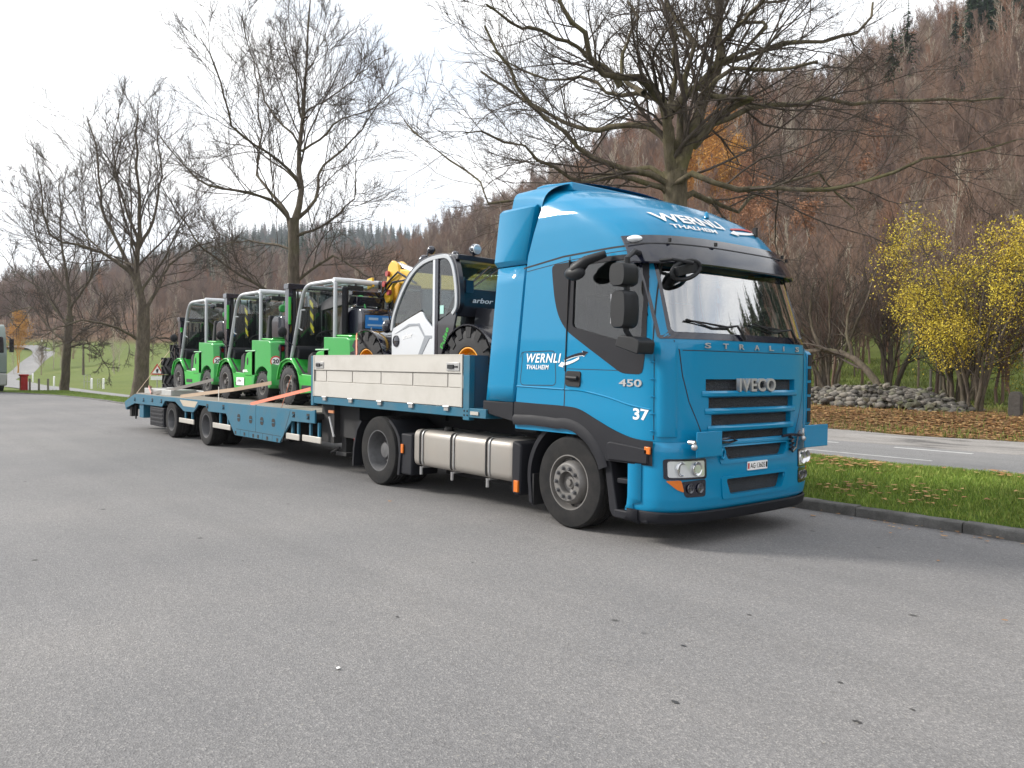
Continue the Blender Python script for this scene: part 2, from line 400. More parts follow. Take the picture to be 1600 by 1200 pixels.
# ------------------------------------------------------------------ car park, road, shoulder, verge
def asphalt_mat(name, c0, c1, c2, patch_dark=.0, rough=.78):
    m, nt, b = base(name); b.inputs['Roughness'].default_value = rough; b.inputs['Specular IOR Level'].default_value = .35
    v = coords(nt)
    big = noise(nt, v, .16, 8, .62)
    c = ramp(nt, big, [(.32, c0), (.52, c1), (.7, c2)])
    vo = nt.nodes.new('ShaderNodeTexVoronoi'); vo.inputs['Scale'].default_value = 115; nt.links.new(v, vo.inputs['Vector'])
    sep = nt.nodes.new('ShaderNodeSeparateColor'); nt.links.new(vo.outputs['Color'], sep.inputs[0])
    st = ramp(nt, sep.outputs[0], [(.0, (.34, .34, .34)), (.45, (.50, .50, .50)), (.82, (.57, .57, .57)), (.95, (.84, .83, .8))])
    c = mixc(nt, .7, c, st, 'OVERLAY')
    f2 = ramp(nt, noise(nt, v, 30, 5, .8), [(.3, (.36, .36, .37)), (.7, (.62, .62, .62))]); c = mixc(nt, .6, c, f2, 'OVERLAY')
    # long scuffs from tyres, along the parking direction
    s = ramp(nt, noise(nt, coords(nt, 'Object', (.12, 1.6, 1)), 1.2, 5, .6), [(.35, (.47, .47, .47)), (.65, (.53, .53, .53))]); c = mixc(nt, .8, c, s, 'OVERLAY')
    # dark spots (gum, oil drips)
    vs_ = nt.nodes.new('ShaderNodeTexVoronoi'); vs_.inputs['Scale'].default_value = 1.5; nt.links.new(coords(nt, 'Object', (.8, 1, 1)), vs_.inputs['Vector'])
    k = ramp(nt, vs_.outputs['Distance'], [(.022, (1, 1, 1)), (.05, (0, 0, 0))])
    c = mixc(nt, k, c, (.05, .048, .045))
    nt.links.new(c, b.inputs['Base Color'])
    h = nt.nodes.new('ShaderNodeMath'); h.operation = 'ADD'; nt.links.new(vo.outputs['Distance'], h.inputs[0]); nt.links.new(noise(nt, v, 25, 5, .8), h.inputs[1])
    bump(nt, b, h.outputs[0], .55, .006)
    return m
asp = asphalt_mat('car_park_asphalt', (.132, .130, .132), (.168, .163, .161), (.20, .191, .184))
asp2 = asphalt_mat('road_asphalt', (.17, .168, .168), (.195, .192, .19), (.22, .215, .21))
def grid_sheet(name, xs, ys, zf, m, kind='structure', smooth=True):
    XX, YY = np.meshgrid(xs, ys, indexing='ij'); ZZ = zf(XX, YY)
    n1, n2 = XX.shape; V = np.stack([XX, YY, ZZ], -1).reshape(-1, 3)
    i, j = np.meshgrid(np.arange(n1-1), np.arange(n2-1), indexing='ij')
    F = np.stack([i*n2+j, (i+1)*n2+j, (i+1)*n2+j+1, i*n2+j+1], -1).reshape(-1, 4)
    o = link(bpy.data.objects.new(name, mesh_np(name, V, F, m, smooth))); tag(o, kind=kind); return o
# car park outline with the curved end on the far left
KERB = [(60, 1.93), (-33, 1.93), (-36, 1.7), (-39, 1.25), (-42, .45), (-44.3, -.7), (-45.6, -2.4), (-46, -5), (-46, -20)]
mb = MB(); mb.add([(x, y+.02, 0) for x, y in KERB]+[(-46, -70, 0), (60, -70, 0)], [tuple(range(len(KERB)+2))])
tag(mb.obj('car_park', asp, smooth=False), kind='structure')

conc, cnt, cb = base('kerb_concrete'); cb.inputs['Roughness'].default_value = .9
cv = coords(cnt); cc = ramp(cnt, noise(cnt, cv, 4, 8, .7), [(.3, (.05, .048, .045)), (.5, (.095, .092, .087)), (.72, (.15, .145, .138))])
cc = mixc(cnt, .5, cc, ramp(cnt, noise(cnt, cv, 60, 4, .8), [(.3, (.3, .3, .3)), (.7, (.7, .7, .7))]), 'OVERLAY'); cnt.links.new(cc, cb.inputs['Base Color'])
bump(cnt, cb, noise(cnt, cv, 40, 6, .8), .5, .01)
kerb = thing('kerb', 'low grey concrete kerb of separate stones between the car park and the grass strip', 'kerb', (0, 1.93, 0))
def kstone(x0, y0, x1, y1, seed):
    r = random.Random(seed); a, b = Vector((x0, y0, 0)), Vector((x1, y1, 0)); d = (b-a).normalized(); n = Vector((d.y, -d.x, 0))
    if n.y < 0 and abs(n.y) > .01: n = -n
    if abs(n.y) <= .3: n = Vector((-1, 0, 0))
    a = a+d*.006; b = b-d*.006; h = .04+.075*float(sstep(-34, -16, x0))+r.uniform(-.008, .008); wd = .15; jz = r.uniform(-.004, .004)
    prof = [(0, -.1), (0, h-.028), (.012, h-.008), (.035, h), (wd, h), (wd, -.1)]
    k = len(prof); v = []
    steps = 6
    for t in range(steps+1):
        p = a.lerp(b, t/steps)+Vector((0, 0, jz))
        for (o_, z) in prof: v.append(p+n*(o_+(r.uniform(-.004, .004) if 0 < z else 0))+Vector((0, 0, z+(r.uniform(-.004, .004) if z > 0 else 0))))
    f = [tuple(range(k))]+[tuple(range(steps*k, steps*k+k))[::-1]]
    for t in range(steps):
        for j in range(k): f.append((t*k+j, (t+1)*k+j, (t+1)*k+(j+1) % k, t*k+(j+1) % k))
    m_ = MB(); m_.add(v, f); return m_.obj('kerb_stone', conc, kerb, 0, off=(0, 1.93, 0))
x = 7.2; i = 0
while x > -33:
    kstone(x, 1.93, x-1.15, 1.93, i); x -= 1.15; i += 1
pts = [(x, 1.93)]+KERB[2:]
for a, b in zip(pts[:-1], pts[1:]):
    n = max(1, round(math.dist(a, b)/1.2))
    for k in range(n):
        kstone(*[lerp(a[q], b[q], k/n) for q in (0, 1)], *[lerp(a[q], b[q], (k+1)/n) for q in (0, 1)], i); i += 1
    if a[1] < -8: break

def vergez(x, y):
    t = (y-2.08)/4.82; c_ = sstep(-36, -14, x); z = roadz(x)*sstep(3.0, 6.9, y)+(.03+.075*c_)*(1-sstep(.75, 1, t))+.16*c_*np.sin(np.clip(t, 0, 1)*PI)**1.2
    return z+.015*np.sin(x*2.1+y*3)*np.sin(t*PI)+np.where(t > .98, .012, 0)
gm, gnt, gb = base('grass_soil'); gb.inputs['Roughness'].default_value = .95; gb.inputs['Specular IOR Level'].default_value = .15
gv = coords(gnt); gc = ramp(gnt, noise(gnt, gv, 1.2, 8, .7), [(.3, (.045, .075, .012)), (.5, (.085, .14, .02)), (.7, (.13, .17, .035))])
gc = mixc(gnt, .6, gc, ramp(gnt, noise(gnt, gv, 25, 6, .8), [(.35, (.25, .25, .25)), (.7, (.75, .75, .7))]), 'OVERLAY')
gnt.links.new(gc, gb.inputs['Base Color']); bump(gnt, gb, noise(gnt, gv, 30, 5, .8), 1, .03)
grid_sheet('grass_verge', np.arange(-33, 60, .5), np.concatenate([[2.07], np.arange(2.25, 6.9, .25), [6.92]]), vergez, gm)
# the verge's far-left end follows the curved kerb
def ky(x): return np.interp(x, [-46.3, -45.8, -44.3, -42, -39, -36, -33], [-3, -2, -.5, .62, 1.4, 1.84, 2.07])
n1 = np.linspace(-46, -33, 27); tt = np.linspace(0, 1, 20); XX, TT = np.meshgrid(n1, tt, indexing='ij'); YY = ky(XX)+(6.92-ky(XX))*TT
ZZ = roadz(XX)*sstep(3.0, 6.9, YY)+.03*(1-sstep(.75, 1, TT))
V = np.stack([XX, YY, ZZ], -1).reshape(-1, 3); i_, j_ = np.meshgrid(np.arange(26), np.arange(19), indexing='ij')
tag(link(bpy.data.objects.new('grass_bank', mesh_np('grass_bank', V, np.stack([i_*20+j_, (i_+1)*20+j_, (i_+1)*20+j_+1, i_*20+j_+1], -1).reshape(-1, 4), gm, True))), kind='structure')

# road ribbon
RC = [(60, 9.15), (20, 9.15), (0, 9.15), (-30, 9.15), (-55, 9.2), (-80, 9.0), (-105, 9.2), (-130, 11.5), (-156, 17), (-180, 22.5), (-200, 28), (-214, 32.5), (-228, 32.5), (-240, 24), (-250, 8)]
def spline(pts, n=8):
    P = np.array(pts, float); o = []
    for i in range(len(P)-1):
        p0, p1, p2, p3 = P[max(i-1, 0)], P[i], P[i+1], P[min(i+2, len(P)-1)]
        for t in np.arange(n)/n: o.append(.5*((2*p1)+(-p0+p2)*t+(2*p0-5*p1+4*p2-p3)*t*t+(-p0+3*p1-3*p2+p3)*t**3))
    o.append(P[-1]); return np.array(o)
rc = spline(RC, 8)
tg = np.gradient(rc, axis=0); tg /= np.linalg.norm(tg, axis=1)[:, None]; nr = np.stack([-tg[:, 1], tg[:, 0]], 1)
def ribbon(offs, dz, name, m, sel=None):
    c = rc if sel is None else rc[sel]; nn = nr if sel is None else nr[sel]; V = []
    for o_ in offs:
        q = c+nn*o_; zz = np.where(c[:, 0] > -60, roadz(c[:, 0])+.0, height(q[:, 0], q[:, 1])+.02)+dz
        zz = np.where(c[:, 0] < -60, np.maximum(zz, height(c[:, 0], c[:, 1])+.05+dz), zz)
        V.append(np.column_stack([q, zz]))
    V = np.stack(V, 1); k = len(offs); n = len(c); V = V.reshape(-1, 3)
    i, j = np.meshgrid(np.arange(n-1), np.arange(k-1), indexing='ij')
    return mesh_np(name, V, np.stack([i*k+j, i*k+j+1, (i+1)*k+j+1, (i+1)*k+j], -1).reshape(-1, 4), m, True)
tag(link(bpy.data.objects.new('road', ribbon([-2.3, -1.2, 0, 1.2, 2.3], .012, 'road', asp2))), kind='structure')
# painted lines: near edge line (long) and far broken line
linem = mat('road_paint', (.46, .46, .45), .7, 0, 0, (.25, .25, .25), .7, 3)
mb = MB()
def zline(x0, x1, y, wd, z=.018):
    mb.box(x0, x1, y-wd/2, y+wd/2, z-.012, z)
x = -40.
while x < 30:
    zline(x, x+1.6, 10.9, .11); x += 2.9
zline(-17.5, -.6, 8.75, .07)
zline(4, 28, 8.75, .07)
tag(mb.obj('road_marking', linem, smooth=False), kind='structure')
shm, snt, sb = base('gravel_shoulder'); sb.inputs['Roughness'].default_value = .95
sv = coords(snt); s1 = ramp(snt, noise(snt, coords(snt, 'Object', (.35, 1, 1)), .9, 7, .65), [(.36, (.10, .095, .09)), (.47, (.25, .235, .22)), (.7, (.36, .34, .32))])
s1 = mixc(snt, .7, s1, ramp(snt, noise(snt, sv, 22, 6, .85), [(.3, (.3, .3, .3)), (.7, (.7, .7, .7))]), 'OVERLAY'); snt.links.new(s1, sb.inputs['Base Color'])
bump(snt, sb, noise(snt, sv, 18, 6, .85), 1, .03)
grid_sheet('gravel_shoulder', np.arange(-60, 60, .5), np.array([11.3, 11.6, 12.2, 13, 13.8, 14.6, 15.3]),
           lambda x, y: roadz(x)+np.where(y > 11.5, .02, -.01)+.02*np.sin(x*1.3)*np.sin(y*2)*(y > 11.7)+.0*x+.42*sstep(14.4, 20, y)*sstep(-30, -10, x)-.06*(y > 15), shm)

# ------------------------------------------------------------------ grass blades and fallen leaves
def blade_mat(name, c0, c1, c2):
    m, nt, b = base(name); b.inputs['Roughness'].default_value = .7; b.inputs['Specular IOR Level'].default_value = .25
    g = nt.nodes.new('ShaderNodeNewGeometry'); c = ramp(nt, g.outputs['Random Per Island'], [(0, c0), (.55, c1), (1, c2)])
    v = coords(nt); c = mixc(nt, .55, c, ramp(nt, noise(nt, v, .9, 5, .6), [(.35, (.38, .36, .3)), (.65, (.62, .66, .55))]), 'OVERLAY')
    nt.links.new(c, b.inputs['Base Color']); return m
grm = blade_mat('grass_blades', (.10, .155, .022), (.165, .245, .038), (.28, .30, .08))
def blades(name, px, py, zf, hmin, hmax, wd, m, kind='stuff', cat=('grass', 'short green grass growing on the strip beside the kerb')):
    n = len(px); a = RNG.uniform(0, 2*PI, n); h = RNG.uniform(hmin, hmax, n); la = RNG.uniform(0, 2*PI, n); lean = RNG.uniform(.1, .8, n)*h
    ws = wd*RNG.uniform(.6, 1.3, n); z = zf(px, py)-.01
    ca, sa = np.cos(a)*ws, np.sin(a)*ws; tx, ty = np.cos(la)*lean, np.sin(la)*lean
    v = np.empty((n, 5, 3)); 
    v[:, 0] = np.column_stack([px-ca, py-sa, z]); v[:, 1] = np.column_stack([px+ca, py+sa, z])
    v[:, 2] = np.column_stack([px+ca*.7+tx*.35, py+sa*.7+ty*.35, z+h*.6]); v[:, 3] = np.column_stack([px-ca*.7+tx*.35, py-sa*.7+ty*.35, z+h*.6])
    v[:, 4] = np.column_stack([px+tx, py+ty, z+h])
    b = np.arange(n)[:, None]*5
    f = np.concatenate([b+np.array([[0, 1, 2]]), b+np.array([[0, 2, 3]]), b+np.array([[3, 2, 4]])]); 
    o = link(bpy.data.objects.new(name, mesh_np(name, v.reshape(-1, 3), f, m)))
    return tag(o, label=cat[1], cat=cat[0], kind=kind)
# strip to the right of the cab: dense; elsewhere sparser
n = 120000; gx = RNG.uniform(-2.6, 7.5, n); gy = RNG.uniform(2.08, 6.9, n); keep = (hnoise(gx*9, gy*9) > -1.5)
px, py = gx[keep], gy[keep]
n = 42000; gx = RNG.uniform(-46, -2.6, n); gy = RNG.uniform(0, 1, n); gy = ky(np.clip(gx, -46, -33))+gy*(6.85-ky(np.clip(gx, -46, -33)))
def vz(x, y):
    k = ky(np.clip(x, -46.3, -33)); t = (y-k)/(6.92-k); return np.where(x < -33, roadz(x)*sstep(3.0, 6.9, y)+.03*(1-sstep(.75, 1, t)), vergez(x, y))
blades('grass', np.concatenate([px, gx]), np.concatenate([py, gy]), vz, .02, .085, .0045, grm)
# rougher grass at the foot of the stone heap, on the bank and in the meadow behind
n = 50000; gx = RNG.uniform(-22, 4, n); gy = RNG.uniform(14.9, 40, n); k = (RNG.uniform(0, 1, n) < np.where(gy < 16.2, .9, np.where(gy < 22, .12, .8)))
blades('meadow_grass', gx[k], gy[k], height, .06, .22, .012, blade_mat('meadow_blades', (.07, .10, .018), (.13, .17, .03), (.25, .24, .08)), cat=('grass', 'tufts of rough grass along the gravel shoulder and behind the stone heap'))

def leaf_mesh(name, px, py, zf, smin, smax, m, flat=.5):
    n = len(px); s = RNG.uniform(smin, smax, n); z = zf(px, py)+RNG.uniform(.004, .03, n)
    a = RNG.uniform(0, 2*PI, n); ca, sa = np.cos(a), np.sin(a)
    tz1, tz2 = RNG.uniform(-flat, flat, n)*s, RNG.uniform(-flat, flat, n)*s
    loc = [(-1, 0), (-.35, -.55), (.45, -.5), (1, 0), (.45, .5), (-.35, .55)]
    v = np.empty((n, 6, 3))
    for i, (u, w_) in enumerate(loc):
        v[:, i, 0] = px+(u*ca-w_*sa)*s; v[:, i, 1] = py+(u*sa+w_*ca)*s; v[:, i, 2] = z+np.abs(tz1*u)+np.abs(tz2*w_)
    b = np.arange(n)[:, None]*6; f = np.concatenate([b+np.array([[0, 1, 2, 3]]), b+np.array([[0, 3, 4, 5]])])
    return link(bpy.data.objects.new(name, mesh_np(name, v.reshape(-1, 3), f, m)))
lfm = blade_mat('dead_leaves', (.15, .065, .025), (.33, .165, .065), (.47, .31, .15))
n = 3000; lx = RNG.uniform(-2.5, 7.5, n); ly = 2.15+RNG.beta(1.6, 2.4, n)*4.6; k = (np.sin(lx*2.3+ly*1.7)+np.sin(lx*.9-ly*2.6+1)+RNG.normal(0, .6, n)) > .75
o = leaf_mesh('fallen_leaves', lx[k], ly[k], lambda x, y: vergez(x, y)+.035, .025, .06, lfm); tag(o, 'scattered brown dead leaves lying in the grass strip', 'leaves', kind='stuff')
n = 30000; lx = RNG.uniform(-26, 6, n); ly = RNG.normal(17.4, 1.7, n); k = (ly > 14.9)
o = leaf_mesh('fallen_leaves', lx[k], ly[k], height, .04, .085, lfm); tag(o, 'thick bed of orange brown dead leaves at the foot of the stone heap', 'leaves', kind='stuff')
px = np.array([.75, 1.5, 2.0, 2.6, 2.95, 2.2, 3.3, 3.6, .4, -.2, 1.15, 3.0, 2.45, -2.35, 4.05]); py = np.array([1.8, 1.75, 1.6, 1.5, 1.62, 1.2, 1.7, 1.3, 1.85, 1.88, 1.55, .4, 1.8, -1.9, -1.1])
for q in range(len(px)):
    o = leaf_mesh('fallen_leaf', px[q:q+1], py[q:q+1], lambda x, y: x*0, .02, .045, lfm, .25)
    tag(o, 'single dry brown leaf lying on the asphalt near the kerb', 'leaf', 'loose leaves on the asphalt')

# a scrap of paper and grit on the car park
mb = MB(); mb.add([(2.08, -4.95, .006), (2.115, -4.965, .010), (2.12, -4.945, .012), (2.085, -4.935, .008)], [(0, 1, 2, 3)]); o = mb.obj('paper_scrap', white, smooth=False); tag(o, 'tiny white scrap of paper lying on the asphalt in the foreground', 'litter')
oil = mat('oil_spot', (.035, .033, .032), .5)
for k, (x, y, r) in enumerate([(3.02, -3.15, .022), (3.9, -2.95, .02), (3.52, -3.85, .03), (4.2, -3.35, .03), (4.3, -3.0, .018), (2.9, -2.3, .02), (1.5, -4.2, .02), (-.6, -4.4, .018), (-3.2, -5.0, .02), (.6, -2.9, .018), (5.2, -4.3, .02), (-1.8, -2.9, .02)]):
    r_ = random.Random(k); mb = MB(); r *= .5; P = [(x+r*1.7*r_.uniform(.7, 1.2)*math.cos(a), y+r*r_.uniform(.6, 1.2)*math.sin(a), .0035) for a in np.linspace(0, 2*PI, 10)[:-1]]; mb.add(P, [tuple(range(9))])
    o = mb.obj('oil_spot', oil, smooth=False); tag(o, 'small dark oil spot on the foreground asphalt', 'stain', 'oil spots on the asphalt')
n = 5200; gx = RNG.uniform(-14, 7.5, n); gy = -6.6+8.4*RNG.uniform(0, 1, n)**.7
o = leaf_mesh('grit', gx, gy, lambda x, y: x*0-.003, .003, .009, mat('grit', (.24, .225, .20), .9), .3); tag(o, 'fine pale grit scattered over the asphalt', 'grit', kind='stuff')

n = 160; lx = RNG.uniform(-3, 7.3, n); ly = 1.92-np.abs(RNG.normal(0, .12, n))
o = leaf_mesh('fallen_leaves', lx, ly, lambda x, y: x*0-.003, .008, .028, lfm, .3); tag(o, 'small crumbs of dead leaf gathered along the foot of the kerb', 'leaves', kind='stuff')

# ------------------------------------------------------------------ branching
def tubes_np(P, R, k):
    """P (N,K,3), R (N,K) -> verts, quads"""
    N_, K, _ = P.shape
    T = np.gradient(P, axis=1); T /= np.linalg.norm(T, axis=2, keepdims=True)+1e-9
    ref = np.where(np.abs(T[:, :1, 2:3]) > .9, np.array([[[1., 0, 0]]]), np.array([[[0, 0, 1.]]])); ref = np.broadcast_to(ref, T.shape)
    a = np.cross(T, ref); a /= np.linalg.norm(a, axis=2, keepdims=True)+1e-9; b = np.cross(T, a)
    ang = 2*PI*np.arange(k)/k
    V = P[:, :, None, :]+(a[:, :, None, :]*np.cos(ang)[None, None, :, None]+b[:, :, None, :]*np.sin(ang)[None, None, :, None])*R[:, :, None, None]
    n, i, j = np.meshgrid(np.arange(N_), np.arange(K-1), np.arange(k), indexing='ij'); j2 = (j+1) % k; bs = n*K*k
    F = np.stack([bs+i*k+j, bs+i*k+j2, bs+(i+1)*k+j2, bs+(i+1)*k+j], -1).reshape(-1, 4)
    return V.reshape(-1, 3), F
def unit(v): return v/(np.linalg.norm(v, axis=-1, keepdims=True)+1e-9)
def resample(pts, K):
    s = spline(pts, 6) if len(pts) > 2 else np.array(pts, float)
    d = np.concatenate([[0], np.cumsum(np.linalg.norm(np.diff(s, axis=0), axis=1))]); t = np.linspace(0, d[-1], K)
    return np.stack([np.interp(t, d, s[:, i]) for i in range(3)], 1)
def children(P, R, m, K, lf, t0, t1, ang, upw, rf, rmin, rng, wig=.12, lmin=.15, jit=.25):
    """m children along every parent"""
    N_, KP, _ = P.shape
    L_ = np.linalg.norm(np.diff(P, axis=1), axis=2).sum(1)
    t = (np.arange(m)[None, :]+rng.uniform(0, 1, (N_, m)))/m*(t1-t0)+t0
    f = t*(KP-1); i = np.clip(f.astype(int), 0, KP-2); fr = f-i
    idx = np.arange(N_)[:, None]
    S = P[idx, i]*(1-fr[..., None])+P[idx, i+1]*fr[..., None]; RS = R[idx, i]*(1-fr)+R[idx, i+1]*fr
    T = unit(P[idx, i+1]-P[idx, i])
    rv = unit(rng.normal(0, 1, (N_, m, 3))); pe = unit(rv-T*(rv*T).sum(-1, keepdims=True))
    an = np.radians(rng.normal(ang, 12, (N_, m)))[..., None]
    D = unit(T*np.cos(an)+pe*np.sin(an)+np.array([0, 0, upw]))
    ln = (L_[:, None]*lf*(1.15-t*.75)*rng.uniform(1-jit, 1+jit, (N_, m))).clip(lmin)
    r0 = np.clip(RS*rf, rmin, None)
    S, D, ln, r0 = S.reshape(-1, 3), D.reshape(-1, 3), ln.ravel(), r0.ravel()
    M = len(S); Q = np.empty((M, K, 3)); Q[:, 0] = S; d = D; w_ = wig
    for k in range(1, K):
        d = unit(d+rng.normal(0, w_, (M, 3))+np.array([0, 0, upw*.35])); Q[:, k] = Q[:, k-1]+d*(ln/(K-1))[:, None]
    RR_ = r0[:, None]*np.linspace(1, .35, K)[None, :]
    return Q, RR_
def bark(name, c0, c1, c2, moss=(.10, .11, .035), mossk=.3):
    m, nt, b = base(name); b.inputs['Roughness'].default_value = .9; b.inputs['Specular IOR Level'].default_value = .2
    v = coords(nt); c = ramp(nt, noise(nt, coords(nt, 'Object', (1, 1, .35)), 9, 8, .7), [(.3, c0), (.5, c1), (.72, c2)])
    k = ramp(nt, noise(nt, v, 1.6, 5, .6), [(.45, (0, 0, 0)), (.7, (mossk,)*3)]); c = mixc(nt, k, c, moss)
    nt.links.new(c, b.inputs['Base Color']); bump(nt, b, noise(nt, coords(nt, 'Object', (1, 1, .3)), 22, 6, .75), .9, .02); return m
barkA = bark('bark_brown', (.055, .045, .036), (.105, .085, .066), (.17, .14, .105))
barkT = bark('twig_brown', (.045, .036, .031), (.085, .068, .057), (.14, .115, .098), mossk=.1)
barkD = bark('bark_mossy', (.055, .045, .032), (.12, .10, .068), (.21, .175, .12), (.13, .125, .04), .6)

def row_tree(name, label, base_xy, limbs, rscale, zfoot, bm_, tm_, m1, m2, m3, seed, tw=.006, keep_upw=.22, lf1=.5, group='bare trees in a row on the grass strip'):
    rng = np.random.default_rng(seed); bx, by = base_xy
    t = thing(name, label, 'tree', (bx, by, zfoot), 0, group)
    w0, w1, pts = limbs[0]; pts = [tuple(p) for p in pts]; e_ = np.array(pts[-1]); f_ = np.array(pts[-2]); pts.append(tuple(e_+(e_-f_)/np.linalg.norm(e_-f_)*w0*.25)); pts[0] = (pts[0][0], pts[0][1], zfoot-.15) if pts[0][2] < 1.2 else pts[0]
    if pts[0][2] > zfoot: pts = [(pts[0][0], pts[0][1], zfoot-.15)]+pts
    P = resample(pts, 16)[None]; s = np.linspace(0, 1, 16)
    R = (w0*rscale*(1-s)+w1*rscale*s)[None]*(1+.45*np.exp(-s*14))[None]
    P[0, 1:-1] += rng.normal(0, .015, (14, 3))
    V, F = tubes_np(P, R, 18); V += rng.normal(0, w0*.018, V.shape)
    off = np.array([bx, by, zfoot])
    o = link(bpy.data.objects.new('trunk', mesh_np('trunk', V-off, F, bm_, True)), t)
    K = 14; LP, LR = [], []
    seen = [resample(pts, 60)]
    for w0, w1, pts in limbs[1:]:
        al_ = np.concatenate(seen); S_ = np.array(pts[0]); Q_ = al_[np.argmin(np.linalg.norm(al_-S_, axis=1))]; seen.append(resample(pts, 40))
        q = resample([tuple(Q_-np.array([0, 0, .22]))]+[tuple(p) for p in pts], K); q[2:] += rng.normal(0, .05, (K-2, 3))*np.linspace(.3, 1, K-2)[:, None]; LP.append(q)
        LR.append((w0+(w1-w0)*np.linspace(0, 1, K)**.5)*rscale)
    LP, LR = np.array(LP), np.array(LR)
    V, F = tubes_np(LP, LR, 9); V += rng.normal(0, .006, V.shape)
    o = link(bpy.data.objects.new('limbs', mesh_np('limbs', V-off, F, bm_, True)), t)
    A1, B1 = children(LP, LR, m1, 9, lf1, .12, 1.0, 46, keep_upw, .42, tw*2.0, rng, .12)
    A2, B2 = children(A1, B1, m2, 6, .55, .12, 1, 36, keep_upw, .5, tw*1.3, rng, .10)
    A3, B3 = children(A2, B2, m3, 4, .55, .15, 1, 34, keep_upw*.7, .6, tw, rng, .10)
    v1, f1 = tubes_np(A1, B1, 5); v2, f2 = tubes_np(A2, B2, 3); v3, f3 = tubes_np(A3, B3, 3)
    V = np.concatenate([v1, v2, v3]); F = np.concatenate([f1, f2+len(v1), f3+len(v1)+len(v2)])
    o = link(bpy.data.objects.new('twigs', mesh_np('twigs', V-off, F, tm_, True)), t)
    return t, (A3, B3)
TREE_C = [(0.36,0.3,[(-19.93,5.08,1.04),(-19.96,5.05,4.19),(-19.97,5.03,6.5)]),(0.24,0.03,[(-19.97,5.03,6.58),(-19.95,5.32,7.36),(-20.19,5.29,8.22),(-20.32,5.39,9.1),(-20.43,5.53,10.15),(-20.48,5.72,11.89),(-20.63,5.81,14.82)]),(0.15,0.03,[(-20.05,4.94,6.5),(-19.99,4.38,6.99),(-19.92,3.85,7.14),(-20.1,3.02,7.29),(-20.4,2.03,7.38),(-20.79,0.94,8.69)]),(0.14,0.025,[(-20.05,4.94,6.58),(-20.7,4.78,7.23),(-21.41,4.56,7.89),(-21.94,4.55,8.49),(-22.24,4.82,10.24),(-22.82,4.75,12.63)]),(0.13,0.02,[(-19.88,5.15,7.82),(-19.85,4.4,8.42),(-19.79,3.69,8.68),(-19.71,3.01,9.01),(-19.42,2.58,9.47),(-19.17,2.1,10.58),(-18.91,1.63,11.42)]),(0.1,0.02,[(-19.91,5.11,9.21),(-20.81,4.81,10.01),(-21.56,4.69,10.74),(-22.22,4.69,11.93),(-23.11,4.4,14.03)]),(0.14,0.02,[(-19.79,5.25,6.67),(-20.03,5.9,7.45),(-20.53,6.24,8.44),(-20.8,6.85,9.11),(-20.78,7.81,9.98),(-20.39,9.21,12.26)]),(0.12,0.02,[(-19.89,5.13,6.0),(-18.75,5.45,6.23),(-17.54,5.86,6.88),(-16.85,5.64,8.16)]),(0.1,0.015,[(-19.85,5.17,8.8),(-19.61,5.86,9.37),(-19.52,6.36,9.95),(-19.04,7.32,10.46),(-18.45,8.42,11.4)]),(0.12,0.03,[(-19.91,5.11,4.44),(-18.79,5.66,5.13),(-18.13,5.67,5.15),(-17.28,5.92,4.7),(-16.34,6.26,4.27)]),(0.1,0.02,[(-20.0,5.01,5.51),(-21.49,4.78,5.89),(-23.24,4.24,6.02),(-24.93,3.78,5.97)]),(0.14,0.02,[(-19.99,5.02,3.77),(-20.0,4.07,4.12),(-19.93,3.21,4.53),(-19.99,2.2,5.07),(-19.78,1.52,5.81),(-19.74,0.64,6.95)]),(0.07,0.015,[(-19.7,5.36,10.2),(-18.98,5.7,10.43),(-18.26,6.04,10.89),(-17.26,6.72,11.66)]),(0.06,0.015,[(-19.76,5.28,11.43),(-20.42,6.05,12.38),(-21.01,6.91,14.25)]),(0.07,0.015,[(-19.86,5.17,10.03),(-19.04,4.58,11.07),(-18.45,3.74,12.23)])]
TREE_B = [(0.55,0.42,[(-36.67,4.79,-0.08),(-36.59,4.89,2.36),(-36.58,4.91,4.37)]),(0.34,0.04,[(-36.58,4.91,4.37),(-36.8,4.64,6.38),(-36.7,4.76,8.55),(-36.79,4.65,11.05),(-36.82,4.62,14.38)]),(0.24,0.04,[(-36.69,4.78,4.71),(-37.6,4.46,6.6),(-38.97,3.61,9.21),(-39.63,3.6,11.37),(-40.54,3.29,14.28)]),(0.2,0.03,[(-36.74,4.71,5.71),(-36.74,3.54,6.6),(-36.76,2.35,7.14),(-36.95,0.95,7.48),(-36.51,0.31,10.29)]),(0.2,0.03,[(-36.52,4.97,4.21),(-36.82,5.78,5.63),(-37.39,6.28,6.58),(-37.37,7.46,7.56),(-37.21,8.82,8.22)]),(0.15,0.03,[(-36.68,4.78,2.69),(-36.36,3.61,3.31),(-36.41,1.99,3.56),(-36.4,0.44,2.71)]),(0.13,0.03,[(-36.52,4.98,2.7),(-37.6,6.03,2.92),(-38.12,7.74,2.63)]),(0.17,0.03,[(-36.72,4.74,7.38),(-37.32,5.58,8.9),(-38.15,6.15,11.53),(-39.31,6.31,14.98)]),(0.14,0.02,[(-36.75,4.7,7.72),(-36.63,3.81,9.9),(-36.13,3.37,11.85),(-35.21,3.43,13.58)]),(0.14,0.02,[(-36.63,4.84,5.21),(-36.63,5.88,6.82),(-36.67,6.88,8.98),(-36.68,7.91,10.51)]),(0.12,0.02,[(-36.8,4.64,6.38),(-39.33,3.7,7.2),(-41.7,2.94,9.14),(-43.77,2.54,12.29)])]
